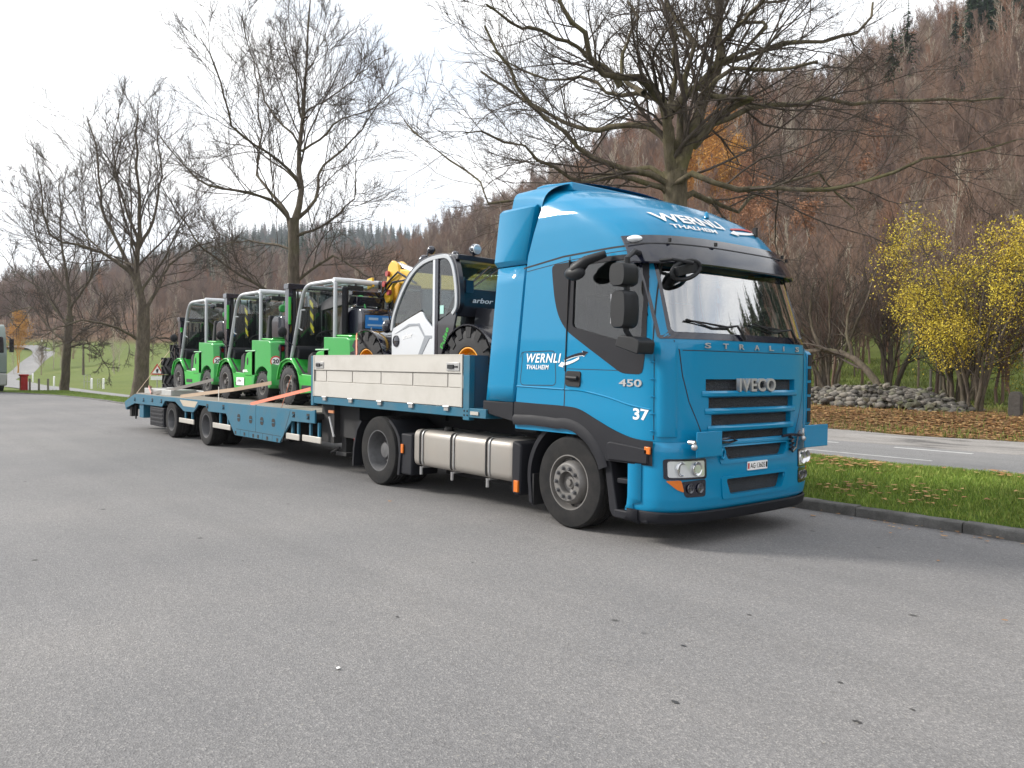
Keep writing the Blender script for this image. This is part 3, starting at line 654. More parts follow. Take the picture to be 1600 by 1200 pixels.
TREE_A = [(0.5,0.4,[(-53.81,4.83,-0.26),(-53.69,4.98,2.08),(-53.55,5.14,4.53)]),(0.3,0.04,[(-53.55,5.14,4.53),(-53.62,5.05,6.53),(-53.91,4.71,9.63),(-53.99,4.61,13.61)]),(0.2,0.03,[(-53.62,5.06,3.86),(-55.52,3.82,6.34),(-57.3,2.73,7.51),(-58.81,1.96,8.95)]),(0.2,0.03,[(-53.55,5.14,5.2),(-51.53,6.0,7.33),(-50.71,5.41,10.41),(-49.75,5.0,13.37)]),(0.2,0.03,[(-53.69,4.97,2.97),(-55.46,4.42,3.66),(-57.48,3.56,5.29),(-59.83,2.31,4.63)]),(0.14,0.03,[(-53.61,5.06,2.75),(-51.66,5.84,3.84),(-49.6,6.74,3.82),(-47.84,7.28,2.74)]),(0.15,0.03,[(-53.62,5.05,6.08),(-55.14,3.75,8.77),(-55.96,3.3,11.94),(-56.49,3.19,13.35)]),(0.15,0.03,[(-53.61,5.06,2.53),(-52.07,6.13,2.76),(-50.81,6.85,1.02)])]
TREE_D = [(0.42,0.36,[(-3.8,5.2,1.56),(-3.84,5.16,4.89),(-3.84,5.15,5.25)]),(0.27,0.05,[(-3.87,5.12,5.07),(-3.81,4.89,5.83),(-3.75,4.67,6.47),(-3.73,4.4,6.71),(-3.8,4.03,6.81),(-3.95,3.56,6.78),(-4.03,3.17,6.96),(-4.06,2.84,7.25),(-4.14,2.45,7.86)]),(0.18,0.05,[(-3.81,5.19,5.16),(-3.89,5.36,6.38),(-3.96,5.53,7.2),(-3.97,5.78,7.86),(-4.2,5.77,8.39),(-4.49,5.68,8.78),(-4.73,5.65,9.7)]),(0.28,0.1,[(-3.81,5.19,5.34),(-3.76,5.63,6.31),(-3.81,5.97,6.94),(-3.81,6.36,7.54),(-3.98,6.55,8.44),(-4.12,6.76,9.12),(-4.27,6.97,10.45)]),(0.15,0.04,[(-3.92,5.06,6.06),(-3.9,5.08,6.86),(-3.86,5.12,7.44),(-3.97,4.99,8.1),(-4.01,4.95,8.81)]),(0.17,0.04,[(-3.52,5.54,6.06),(-3.16,5.7,6.46),(-2.73,5.96,6.68),(-3.2,5.13,6.56),(-2.8,5.36,7.04),(-2.25,5.76,7.01),(-1.64,6.22,7.03)]),(0.16,0.03,[(-3.6,5.44,5.79),(-3.97,5.34,6.14),(-3.69,6.03,6.37),(-3.49,6.61,6.7),(-3.25,7.24,6.98),(-3.07,7.8,6.96),(-2.95,8.29,7.2),(-2.51,9.17,7.2),(-1.58,10.62,7.4),(-0.78,11.93,7.47)]),(0.15,0.02,[(-3.77,5.24,5.07),(-3.74,4.93,5.08),(-3.22,5.2,5.28),(-2.9,5.24,4.94),(-2.19,5.74,4.88),(-1.47,6.26,4.8),(-1.0,6.47,4.85),(-0.52,6.7,5.1),(0.29,7.32,5.28),(1.08,7.92,5.54)]),(0.13,0.02,[(-3.74,5.28,5.03),(-3.53,5.97,4.83),(-3.78,6.11,5.01),(-3.61,6.76,4.79),(-3.51,7.32,5.2),(-2.98,8.4,5.71),(-2.88,8.97,5.56),(-2.7,9.63,5.07)]),(0.16,0.03,[(-3.83,5.16,6.67),(-3.61,5.65,7.13),(-3.5,6.0,7.48),(-3.13,6.66,7.75),(-2.79,7.3,8.04),(-2.3,8.11,8.24),(-2.04,8.64,8.51),(-1.98,8.93,9.05)]),(0.14,0.03,[(-3.88,5.1,5.07),(-4.02,4.71,5.26),(-4.27,4.2,5.35),(-4.65,3.52,5.56),(-4.74,3.18,5.87),(-5.09,2.55,6.41),(-5.2,2.19,6.95),(-5.36,1.77,7.52)]),(0.15,0.03,[(-3.95,5.02,5.88),(-4.34,5.07,6.28),(-5.05,4.75,6.42),(-5.58,4.63,6.41),(-6.2,4.41,6.7),(-7.02,3.95,7.28),(-7.8,3.54,7.88)]),(0.12,0.02,[(-3.94,5.04,5.03),(-4.19,4.11,5.15),(-4.32,3.33,5.02),(-4.44,2.56,5.11),(-4.51,1.86,5.32),(-4.79,0.9,5.44)]),(0.1,0.03,[(-4.51,4.35,7.16),(-4.71,4.63,7.78),(-4.8,5.05,8.51),(-5.18,5.11,9.17)]),(0.12,0.03,[(-4.59,4.25,7.11),(-4.71,3.72,7.37),(-4.98,3.01,7.65),(-5.07,2.51,7.72),(-5.37,1.77,7.98)]),(0.12,0.02,[(-3.98,4.98,6.59),(-4.51,4.97,6.94),(-5.14,4.84,7.07),(-5.76,4.72,7.48),(-6.72,4.21,7.61),(-7.61,3.77,8.19)]),(0.12,0.03,[(-3.33,5.76,7.67),(-2.71,5.46,7.84),(-2.11,5.14,7.97),(-1.53,4.8,8.07)]),(0.1,0.03,[(-3.36,5.73,7.41),(-3.34,6.53,7.87),(-3.34,7.31,8.55),(-4.04,7.25,8.91),(-3.59,8.57,9.48)]),(0.09,0.02,[(-3.37,5.72,8.03),(-3.83,5.95,8.69),(-4.26,6.2,9.38)]),(0.09,0.015,[(-4.03,4.93,5.43),(-4.99,4.71,5.47),(-6.89,3.37,4.93),(-7.69,3.36,5.62),(-8.7,3.08,6.36),(-9.72,2.8,7.2)])]

row_tree('bare_tree', 'bare tree with straight leader and low side limbs behind the green forklifts', (-19.95, 5.05), TREE_C, .60, .2, barkA, barkT, 13, 10, 7, 3, .0056, .14, .52)
row_tree('bare_tree', 'bare broad tree with dark trunk just beyond the tail of the trailer', (-36.6, 4.85), TREE_B, .66, .0, barkA, barkT, 14, 9, 6, 4, .0085, .12, .50)
row_tree('bare_tree', 'smaller bare tree near the end of the car park beside the parked lorry', (-53.6, 5.05), TREE_A, .58, -.95, barkA, barkT, 14, 9, 6, 5, .011, .12, .48)
td, dtips = row_tree('bare_tree', 'large spreading mossy bare tree with many thick limbs behind the blue cab', (-3.82, 5.2), TREE_D, .6, .22, barkD, barkT, 13, 9, 7, 6, .0040, .06, .50)

# ------------------------------------------------------------------ woodland prototypes
def fuzz_tree(h, seed, spread=.40, m=(16, 8, 6), tw=.02, tips=5):
    rng = np.random.default_rng(seed); K = 9
    n = rng.integers(1, 3); LP, LR = [], []
    for q in range(n):
        z = np.linspace(0, h*rng.uniform(.85, 1), K); lean = rng.normal(0, .05*h, 2)
        x = lean[0]*(z/h)**1.3+rng.normal(0, .06, K)*(z > 0); y = lean[1]*(z/h)**1.3+rng.normal(0, .06, K)*(z > 0)
        LP.append(np.column_stack([x+q*.25, y, z-.3])); LR.append(np.linspace(.0085*h, .018, K))
    LP, LR = np.array(LP), np.array(LR)
    A1, B1 = children(LP, LR, m[0], 6, spread, .22, 1, 44, .38, .4, tw*1.5, rng, .1)
    A2, B2 = children(A1, B1, m[1], 4, .55, .15, 1, 40, .35, .5, tw, rng, .12)
    A3, B3 = children(A2, B2, m[2], 3, .6, .2, 1, 38, .3, .7, tw*.75, rng, .12)
    vs_, fs = [], []; b = 0
    for P, R, k in ((LP, LR, 6), (A1, B1, 3), (A2, B2, 3), (A3, B3, 3)):
        v, f = tubes_np(P, R, k)
        vs_.append(v); fs.append(f+b); b += len(v)
    return np.concatenate(vs_), np.concatenate(fs), (A3, B3), sum(len(x_) for x_ in vs_[:1])
def obj_rand_mat(name, cols, ntint=.0, rough=.9, trunkcol=None):
    m, nt, b = base(name); b.inputs['Roughness'].default_value = rough; b.inputs['Specular IOR Level'].default_value = .15
    oi = nt.nodes.new('ShaderNodeObjectInfo'); c = ramp(nt, oi.outputs['Random'], cols)
    c = mixc(nt, .5, c, ramp(nt, noise(nt, coords(nt), .6, 4), [(.3, (.4, .4, .4)), (.7, (.6, .6, .6))]), 'OVERLAY')
    nt.links.new(c, b.inputs['Base Color']); return m
woodm = obj_rand_mat('wood_twigs', [(0, (.16, .115, .095)), (.25, (.21, .145, .115)), (.5, (.17, .125, .108)), (.7, (.25, .155, .11)), (.85, (.27, .22, .175)), (1, (.22, .12, .08))])
birm = obj_rand_mat('pale_twigs', [(0, (.42, .37, .30)), (1, (.32, .28, .22))])
rusm = obj_rand_mat('russet_leaf', [(0, (.24, .115, .065)), (.5, (.30, .155, .085)), (1, (.20, .105, .07))])
conm = obj_rand_mat('needle_green', [(0, (.022, .048, .026)), (.5, (.032, .064, .032)), (1, (.045, .075, .03))])
orgm = obj_rand_mat('larch_orange', [(0, (.42, .20, .045)), (1, (.50, .27, .06))])
def leaf_quads(P, n_each, size, rng, spread=.25, zsq=1.0):
    """small leaf faces scattered round the tips P (N,K,3)"""
    tips = P[:, -1, :]; c = np.repeat(tips, n_each, axis=0)+rng.normal(0, spread, (len(tips)*n_each, 3))
    n = len(c); a = unit(rng.normal(0, 1, (n, 3))); b = unit(np.cross(a, rng.normal(0, 1, (n, 3)))); s = size*rng.uniform(.6, 1.3, (n, 1))
    a = a*s; b = b*s*.6
    V = np.stack([c-a, c+b, c+a, c-b], 1).reshape(-1, 3); F = np.arange(n*4).reshape(-1, 4); return V, F
def conifer(h, seed, rw=.2):
    rng = np.random.default_rng(seed); vs_, fs = [], []; b = 0
    n = int(h*13); z = h*(1-rng.power(1.6, n)*.93); z = np.sort(z)[::-1]; z = np.clip(z, h*.06, h*.98)
    r = (h-z)*rw*rng.uniform(.75, 1.15, n)+.15; a = rng.uniform(0, 2*PI, n)
    d = np.column_stack([np.cos(a), np.sin(a), rng.uniform(-.35, .0, n)]); side = np.column_stack([-np.sin(a), np.cos(a), np.zeros(n)])
    root = np.column_stack([np.zeros(n), np.zeros(n), z]); V = []
    for k in range(4):       # 4 ragged drooping sprays along each bough
        t0 = k/4; t1 = (k+1.4)/4; q0 = root+d*(r*t0)[:, None]; q1 = root+d*(r*min(t1, 1.05))[:, None]; q1[:, 2] -= r*.12*(k/3)**2
        wdt = (r*.34*(1-.18*k))[:, None]*rng.uniform(.6, 1.2, (n, 1)); dz = rng.uniform(-.15, .05, (n, 1))*r[:, None]*np.array([[0, 0, 1.]])
        V.append(np.stack([q0, q0+side*wdt+dz+d*.1, q1, q0-side*wdt+dz+d*.1], 1))
    V = np.concatenate(V).reshape(-1, 3); F = np.arange(len(V)).reshape(-1, 4)
    tp, tf = tubes_np(np.array([[[0, 0, -.3], [0, 0, h*.5], [0, 0, h]]]), np.array([[.012*h, .008*h, .02]]), 5)
    return np.concatenate([V, tp]), np.concatenate([F, tf+len(V)])
PROTO = bpy.data.collections.new('woodland_prototypes')     # not linked to the scene: only its meshes are used
def proto(name, v, f, m):
    me = mesh_np(name, v, f, m, False); o = bpy.data.objects.new(name, me); PROTO.objects.link(o); return o
bare = []
for s in range(7):
    v, f, tip, _ = fuzz_tree(10.5+s*.6, 30+s, m=(17, 8, 7)); bare.append(proto('a%02d_bare' % s, v, f, woodm))
for s in range(2):
    v, f, tip, _ = fuzz_tree(12+s, 60+s, .24, m=(14, 6, 4)); bare.append(proto('a%02d_pale' % (7+s), v, f, birm))
rus = []
for s in range(2):
    v, f, (A3, B3), _ = fuzz_tree(10+s, 80+s, m=(12, 6, 3)); v2, f2 = leaf_quads(A3, 4, .13, np.random.default_rng(s), .35)
    rus.append(proto('b%02d_russet' % s, np.concatenate([v, v2]), np.concatenate([f, f2+len(v)]), rusm))
con = []
for s in range(3):
    v, f = conifer(17+2*s, 90+s); con.append(proto('c%02d_conifer' % s, v, f, conm))
v, f, (A3, B3), _ = fuzz_tree(11, 99, m=(12, 6, 3)); v2, f2 = leaf_quads(A3, 6, .14, np.random.default_rng(5), .4)
larch = proto('d00_larch', np.concatenate([v, v2]), np.concatenate([f, f2+len(v)]), orgm)
IDX = {o.name: i for i, o in enumerate(sorted(PROTO.objects, key=lambda o: o.name))}
iB = [IDX[o.name] for o in bare]; iR = [IDX[o.name] for o in rus]; iC = [IDX[o.name] for o in con]; iL = IDX[larch.name]

# ------------------------------------------------------------------ scatter
def az_of(x, y): return np.degrees(np.arctan2(y-OY, x-OX))
def col_of(az): return 800-1282*np.tan(np.radians(np.clip(az, 85, 195)-140.09))
rng = np.random.default_rng(21)
def sector(n, a0, a1, dmin, dmax):
    a = rng.uniform(a0, a1, n); d = np.sqrt(rng.uniform(0, 1, n)*(dmax**2-dmin**2)+dmin**2); return OX+d*np.cos(np.radians(a)), OY+d*np.sin(np.radians(a)), a, d
def poisson(x, y, r):
    o = set(); keep = np.zeros(len(x), bool); g = {}
    for i in range(len(x)):
        k = (int(x[i]//r[i]), int(y[i]//r[i]), round(r[i], 1))
        if k in g: continue
        g[k] = 1; keep[i] = True
    return keep
pts = []
# right-hand steep slope and what the windscreen mirrors
x, y, a, d = sector(15000, 30, 142, 60, 330); r = np.where(d < 170, 4.0, 5.2); k = (d > fd1(a)+hnoise(x*2, y*2)*8) & poisson(x, y, r) & (d < fd2(a)+25) & ((a > 100) | (rng.uniform(0, 1, len(a)) < .5)); pts.append((x[k], y[k], a[k], d[k], 0))
# left-hand brown hill
x, y, a, d = sector(30000, 138, 180, 160, 520); r = d/44.; r = np.round(r, 0); k = (d > fd1(a)+hnoise(x*2, y*2)*10) & poisson(x, y, r) & (d < fd2(a)+30); pts.append((x[k], y[k], a[k], d[k], 1))
# far ridge with conifers
x, y, a, d = sector(30000, 138, 176, 560, 960); r = np.full(len(x), 10.); k = poisson(x, y, r); pts.append((x[k], y[k], a[k], d[k], 2))
PX, PY, PI_, PS, PD, PK = [], [], [], [], [], []
for x, y, a, d, kind in pts:
    c = col_of(a); u = rng.uniform(0, 1, len(x)); idx = rng.choice(iB, len(x)); patchn = hnoise(x*1.7+5, y*1.7); sc_ = rng.uniform(.8, 1.25, len(x))
    if kind == 0:
        idx = np.where((patchn > .25) & (u < .55), rng.choice(iR, len(x)), idx)
        idx = np.where((c > 1340) & (c < 2200) & (d > 150) & (u < .12*(hnoise(x*3, y*3) > -.1)), rng.choice(iC, len(x)), idx)
        idx = np.where((c > 1500) & (d > 150) & (u < .9), rng.choice(iC, len(x)), idx)
        idx = np.where((c > 1225) & (c < 1250) & (d > 190) & (u < .6), rng.choice(iC, len(x)), idx)
        idx = np.where((np.abs(c-1110) < 34) & (d < 170) & (d > 120) & (u < .8), iL, idx)
        idx = np.where((a < 92) & (u < .5), rng.choice(iC, len(x)), idx)
    elif kind == 1:
        idx = np.where((patchn > .5) & (u < .3), rng.choice(iR, len(x)), idx)
        idx = np.where((c > 300) & (c < 480) & (d > 340) & (u < .75), rng.choice(iC, len(x)), idx)
        idx = np.where((c > -100) & (c < 300) & (d > 420) & (u < .12), rng.choice(iC, len(x)), idx); sc_ = sc_*1.1
    else:
        idx = np.where(u < .82, rng.choice(iC, len(x)), idx); sc_ = sc_*np.where(u < .82, 1.05, 1.35)
    sc_ = np.where(np.isin(idx, iC) & (kind < 2), sc_*.85, sc_)
    PX.append(x); PY.append(y); PI_.append(idx); PS.append(sc_); PD.append(d); PK.append(np.full(len(x), kind))
PX, PY, PI_, PS, PD, PK = map(np.concatenate, (PX, PY, PI_, PS, PD, PK))
PZ = height(PX, PY)-.1
print('woodland trees', len(PX), 'proto tris', {o.name: len(o.data.polygons)*2 for o in PROTO.objects})
inview = (col_of(az_of(PX, PY)) > -20) & (col_of(az_of(PX, PY)) < 1620) & (az_of(PX, PY) > 100)
size = np.where(inview, PS/PD, 0)
protos = sorted(PROTO.objects, key=lambda o: o.name)
names = {}
order = np.argsort(-size)
single = np.zeros(len(PX), bool); quota = {'bare': 225, 'pale': 60, 'russet': 90, 'conifer': 70, 'larch': 30}
LB = {'bare': ('bare_tree', 'leafless brown tree in the dense wood climbing the hillside', 'leafless trees in the hillside wood'),
      'pale': ('pale_tree', 'pale stemmed leafless tree in the wood on the hillside', 'pale trees in the hillside wood'),
      'russet': ('beech_tree', 'beech with russet dead leaves in the wood on the hillside', 'russet trees in the hillside wood'),
      'conifer': ('conifer', 'dark green conifer in the wood on the hillside', 'conifers in the hillside wood'),
      'larch': ('larch_tree', 'tree with orange autumn needles at the foot of the hillside wood', 'orange trees in the hillside wood')}
def single_tree(i_proto, x, y, z, s, rz, lab=None, cat='tree'):
    kd = protos[i_proto].name.split('_')[1]; nm, lb, gr = LB[kd] if lab is None else lab
    if lab is None or lab[0] in ('bare_shrub_tree', 'birch_tree') or lb.startswith('small leafless'):
        c_ = float(col_of(az_of(x, y))); dd_ = math.hypot(x-OX, y-OY)
        wh = next(t for lim, t in ((120, 'above the parked lorry'), (290, 'between the two left trees'), (430, 'above the rear forklifts'), (600, 'above the front forklift'), (780, 'above the telehandler'),
             (940, 'above the cab\'s rear'), (1100, 'above the cab roof'), (1250, 'above the sun visor'), (1400, 'above the stone heap'), (1500, 'left of the yellow trees'), (1560, 'above the yellow trees'), (9999, 'at the right edge')) if c_ < lim)
        hw = ('low', 'half way up', 'high')[0 if dd_ < 120 else 1 if dd_ < 165 else 2] if c_ > 780 else ('near', 'middle', 'far')[0 if dd_ < 210 else 1 if dd_ < 300 else 2]
        lb = {'bare': 'leafless brown tree', 'pale': 'pale stemmed leafless tree', 'russet': 'russet leaved beech', 'conifer': 'dark green conifer', 'larch': 'orange autumn tree'}[kd]+((' %s on the wooded slope ' % hw) if c_ > 780 else (' in the %s part of the wood ' % hw))+wh
        if lab is not None: lb = {'bare': 'thin leafless tree', 'pale': 'slim pale trunked tree'}.get(kd, 'small leafless tree')+(' low on the slope ' if c_ > 780 else ' at the meadow edge ')+wh+(', near row' if dd_ < 48 else ', back row')
    o = bpy.data.objects.new(nm, protos[i_proto].data); C.objects.link(o); o.location = (x, y, z); o.scale = (s, s, s*random.uniform(.92, 1.1)); o.rotation_euler = (0, 0, rz)
    return tag(o, lb, cat, gr)
for i in order:
    if size[i] <= 0: break
    kd = protos[PI_[i]].name.split('_')[1]
    if quota[kd] <= 0: continue
    quota[kd] -= 1; single[i] = True
    single_tree(int(PI_[i]), PX[i], PY[i], PZ[i], PS[i], random.uniform(0, 6.28))
def gn_scatter(name, label, sel):
    n = int(sel.sum()); me = bpy.data.meshes.new(name); me.vertices.add(n)
    me.vertices.foreach_set('co', np.column_stack([PX[sel], PY[sel], PZ[sel]]).astype(np.float32).ravel())
    for nm, tp, arr in (('pick', 'INT', PI_[sel].astype(np.int32)), ('size', 'FLOAT', PS[sel].astype(np.float32)), ('turn', 'FLOAT', rng.uniform(0, 6.28, n).astype(np.float32))):
        at = me.attributes.new(nm, tp, 'POINT'); at.data.foreach_set('value', arr)
    o = link(bpy.data.objects.new(name, me)); tag(o, label, 'wood', kind='stuff')
    g = bpy.data.node_groups.new(name, 'GeometryNodeTree'); g.interface.new_socket('Geometry', in_out='INPUT', socket_type='NodeSocketGeometry'); g.interface.new_socket('Geometry', in_out='OUTPUT', socket_type='NodeSocketGeometry')
    gi = g.nodes.new('NodeGroupInput'); go = g.nodes.new('NodeGroupOutput'); ip = g.nodes.new('GeometryNodeInstanceOnPoints')
    ci = g.nodes.new('GeometryNodeCollectionInfo'); ci.inputs['Collection'].default_value = PROTO; ci.inputs['Separate Children'].default_value = True; ci.inputs['Reset Children'].default_value = True
    def attr(nm, tp):
        a = g.nodes.new('GeometryNodeInputNamedAttribute'); a.data_type = tp; a.inputs['Name'].default_value = nm; return [s_ for s_ in a.outputs if s_.enabled and s_.name == 'Attribute'][0]
    cx = g.nodes.new('ShaderNodeCombineXYZ'); g.links.new(attr('turn', 'FLOAT'), cx.inputs[2])
    g.links.new(gi.outputs[0], ip.inputs['Points']); g.links.new(ci.outputs[0], ip.inputs['Instance']); ip.inputs['Pick Instance'].default_value = True
    g.links.new(attr('pick', 'INT'), ip.inputs['Instance Index']); g.links.new(attr('size', 'FLOAT'), ip.inputs['Scale']); g.links.new(cx.outputs[0], ip.inputs['Rotation'])
    g.links.new(ip.outputs[0], go.inputs[0]); md = o.modifiers.new('scatter', 'NODES'); md.node_group = g
    return o
gn_scatter('hillside_wood', 'dense leafless wood covering the steep hillside', (~single) & (PK == 0))
gn_scatter('hillside_wood', 'brown leafless wood on the low hill beyond the meadow', (~single) & (PK == 1))
gn_scatter('ridge_wood', 'dark conifer forest on the distant ridge', (~single) & (PK == 2))

# thicket between the stone heap and the slope
def col_xy(c, dist):
    a = math.radians(float(140.09-math.degrees(math.atan((c-800)/1282)))); return OX+dist*math.cos(a), OY+dist*math.sin(a)
TH = ('bare_shrub_tree', 'thin leafless tree of the thicket at the foot of the slope', 'thicket trees at the foot of the slope')
TP = ('birch_tree', 'slim pale trunked leafless tree of the thicket at the foot of the slope', 'pale trunks in the thicket')
rr = random.Random(5)
for k in range(190):
    c = rr.uniform(1040, 1680); dist = 33+46*rr.random()**.9
    x, y = col_xy(c, dist)
    if y < 21: continue
    p = rr.random(); ip = rr.choice(iB[:7]) if p < .86 else rr.choice(iB[7:])
    single_tree(ip, x, y, float(height(x, y))-.1, rr.uniform(.34, .66) if dist < 55 else rr.uniform(.5, .85), rr.uniform(0, 6.28), TH if p < .86 else TP)
for k in range(46):      # loose trees at the lower edge of the left-hand wood and in the meadow
    c = rr.uniform(20, 720); dist = rr.uniform(150, 235); x, y = col_xy(c, dist)
    single_tree(rr.choice(iB), x, y, float(height(x, y))-.1, rr.uniform(.5, .85), rr.uniform(0, 6.28), ('bare_tree', 'small leafless tree at the meadow edge beyond the trailer', 'meadow edge trees'))
x, y = col_xy(27, 190); single_tree(iL, x, y, float(height(x, y)), 1.0, 1, ('autumn_tree', 'rounded orange autumn tree beyond the parked lorry on the left', None))
x, y = col_xy(21, 120); 

# twisted leafless trees and yellow trees by the stone heap, hand placed
def limb_tree(name, label, loc, limbs, m1, m2, m3, seed, leaf=None, tw=.006, lf=.5, upw=.15, group=None):
    rng_ = np.random.default_rng(seed); off = np.array(loc)
    t = thing(name, label, 'tree', loc, 0, group); K = 12; LP, LR = [], []
    for w0, w1, pts in limbs:
        q = resample([tuple(np.array(p)) for p in pts], K); q[1:] += rng_.normal(0, .02, (K-1, 3)); LP.append(q); LR.append(np.linspace(w0, w1, K))
    LP, LR = np.array(LP), np.array(LR); v, f = tubes_np(LP, LR, 10); v += rng_.normal(0, .006, v.shape)
    link(bpy.data.objects.new('trunk', mesh_np('trunk', v, f, barkA, True)), t)
    A1, B1 = children(LP, LR, m1, 8, lf, .25, 1, 45, upw, .45, tw*2, rng_, .16); A2, B2 = children(A1, B1, m2, 6, .55, .15, 1, 42, upw, .5, tw*1.3, rng_, .15)
    A3, B3 = children(A2, B2, m3, 4, .55, .2, 1, 38, upw*.7, .6, tw, rng_, .13)
    v1, f1 = tubes_np(A1, B1, 5); v2, f2 = tubes_np(A2, B2, 3); v3, f3 = tubes_np(A3, B3, 3)
    link(bpy.data.objects.new('twigs', mesh_np('twigs', np.concatenate([v1, v2, v3]), np.concatenate([f1, f2+len(v1), f3+len(v1)+len(v2)]), barkT, True)), t)
    if leaf:
        m_, ne, sz, spread, frac = leaf; k = rng_.uniform(0, 1, len(A3)) < frac*(.35+.65*(hnoise((A3[:, -1, 0]+loc[0])*14, (A3[:, -1, 2])*16) > .0))
        V_, F_ = leaf_quads(A3[k], ne, sz, rng_, spread)
        link(bpy.data.objects.new('leaves', mesh_np('leaves', V_, F_, m_)), t)['kind'] = 'stuff'
    return t
yel = blade_mat('yellow_leaves', (.30, .235, .035), (.52, .40, .04), (.68, .53, .08))
ygr = blade_mat('yellow_green_leaves', (.20, .24, .045), (.38, .38, .06), (.58, .50, .08))
def gz(x, y): return float(height(x, y))
YT = [((-4.7, 21.4), 'double trunked tree with thin yellow leaves at the right end of the stone heap', yel, 1, 6.2),
      ((-6.1, 23.6), 'lower bushy tree with yellow leaves standing behind the stone heap', yel, 2, 5.3),
      ((-2.4, 23.5), 'yellow green leafy tree beside the standing stone at the right edge', ygr, 3, 6.2), ((-1.2, 21.8), 'yellow leafy tree cut by the right edge of the picture', yel, 4, 6.4)]
for (x, y), lab, m_, s, H_ in YT:
    r_ = random.Random(s); z0 = gz(x, y); limbs = []
    nst = 8
    for k in range(nst):
        a = 2*PI*k/nst+r_.uniform(-.4, .4); sp = r_.uniform(.5, 2.7); hh = H_*r_.uniform(.45, .95)
        bx_ = .22*math.cos(a)
        limbs.append((.085*r_.uniform(.6, 1.2), .012, [(bx_, .2*math.sin(a), -.1), (bx_+sp*.12*math.cos(a), sp*.15*math.sin(a), hh*.22), (sp*.5*math.cos(a), sp*.5*math.sin(a), hh*.6), (sp*math.cos(a), sp*math.sin(a), hh)]))
    limb_tree('yellow_tree', lab, (x, y, z0), limbs, 8, 7, 5, 40+s, (m_, 9, .034, .17, .9), .006, .42, .12, 'yellow leaved trees behind the stone heap')
x, y = -7.6, 21.6; z0 = gz(x, y)
limb_tree('leaning_tree', 'leafless tree whose trunk arches low to the left over the stone heap', (x, y, z0),
          [(.15, .05, [(0, 0, -.1), (-.5, .1, .9), (-1.4, .2, 1.7), (-2.6, .2, 2.0), (-3.8, .1, 1.8), (-5, 0, 1.3)]), (.07, .02, [(-1.4, .2, 1.7), (-1.7, .3, 2.8), (-1.5, .5, 4.2)]), (.08, .02, [(-2.6, .2, 2.0), (-3.2, .3, 3.2), (-3.1, .4, 4.6)])], 8, 6, 5, 71, None, .006, .5, .2)
for q, (x, y, s) in enumerate([(-10.3, 22.6, 72), (-11.6, 24.2, 73), (-8.9, 24.5, 74), (-6.2, 25.2, 75)]):
    r_ = random.Random(s); z0 = gz(x, y); limbs = []
    for k in range(5):
        a = r_.uniform(0, 2*PI); sp = r_.uniform(.6, 2.4); hh = r_.uniform(3.2, 5.4)
        limbs.append((.08*r_.uniform(.7, 1.4), .015, [(0.1*math.cos(a), .1*math.sin(a), -.1), (sp*.25*math.cos(a), sp*.25*math.sin(a), hh*.3), (sp*.7*math.cos(a), sp*.6*math.sin(a), hh*.65), (sp*math.cos(a), sp*math.sin(a), hh)]))
    limb_tree('leafless_tree', ['many stemmed leafless tree at the left end of the stone heap', 'many stemmed leafless tree behind the left end of the heap', 'many stemmed leafless tree behind the middle of the heap', 'many stemmed leafless tree behind the right of the heap'][q],
              (x, y, z0), limbs, 8, 7, 5, s, None, .006, .5, .22, 'many stemmed leafless trees behind the heap')

# ------------------------------------------------------------------ stone heap
heap = thing('stone_heap', 'long low heap of rough grey field stones beyond the road', 'stone heap', (-8, 21, gz(-8, 21)))
stm, snt2, sb2 = base('field_stone'); sb2.inputs['Roughness'].default_value = .9
oi = snt2.nodes.new('ShaderNodeObjectInfo'); sv2 = coords(snt2)
c_ = ramp(snt2, oi.outputs['Random'], [(0, (.06, .054, .048)), (.35, (.105, .094, .08)), (.55, (.17, .15, .13)), (.75, (.085, .09, .045)), (.92, (.13, .115, .08)), (1, (.28, .25, .21))])
c_ = mixc(snt2, .7, c_, ramp(snt2, noise(snt2, sv2, 9, 7, .7), [(.3, (.3, .3, .3)), (.7, (.7, .7, .7))]), 'OVERLAY'); snt2.links.new(c_, sb2.inputs['Base Color']); bump(snt2, sb2, noise(snt2, sv2, 18, 6, .7), .8, .03)
stones = []
for s in range(7):
    bm = bmesh.new(); bmesh.ops.create_icosphere(bm, subdivisions=1, radius=1); r_ = random.Random(s)
    for v in bm.verts: v.co *= r_.uniform(.78, 1.15)
    me = bpy.data.meshes.new('stone'); bm.to_mesh(me); bm.free(); me.materials.append(stm); stones.append(me)
r_ = random.Random(8); hx, hy = -8, 21; hz0 = gz(hx, hy)
def heap_h(x): return float(np.interp(x, [-15, -12, -10.5, -9, -7.3, -6, -5.2, -4.6], [.35, .5, .62, .85, .95, .8, .45, .1]))
cnt = 0
for k in range(280):
    x = r_.uniform(-14.6, -4.7); H_ = heap_h(x)*r_.uniform(.75, .95); t_ = r_.random(); z = H_*t_**.8; y = 21+(-1)*(1-t_)*(.9)+r_.uniform(-.2, .25)
    s = r_.uniform(.07, .15)*(1.15 if t_ < .3 else .95)
    o = bpy.data.objects.new('stone', r_.choice(stones)); link(o, heap); o.location = (x-hx, y-hy, gz(x, y)-hz0+z); o.scale = (s*r_.uniform(.9, 1.5), s*r_.uniform(.8, 1.2), s*r_.uniform(.6, .9)); o.rotation_euler = (r_.uniform(-.5, .5), r_.uniform(-.5, .5), r_.uniform(0, 6))
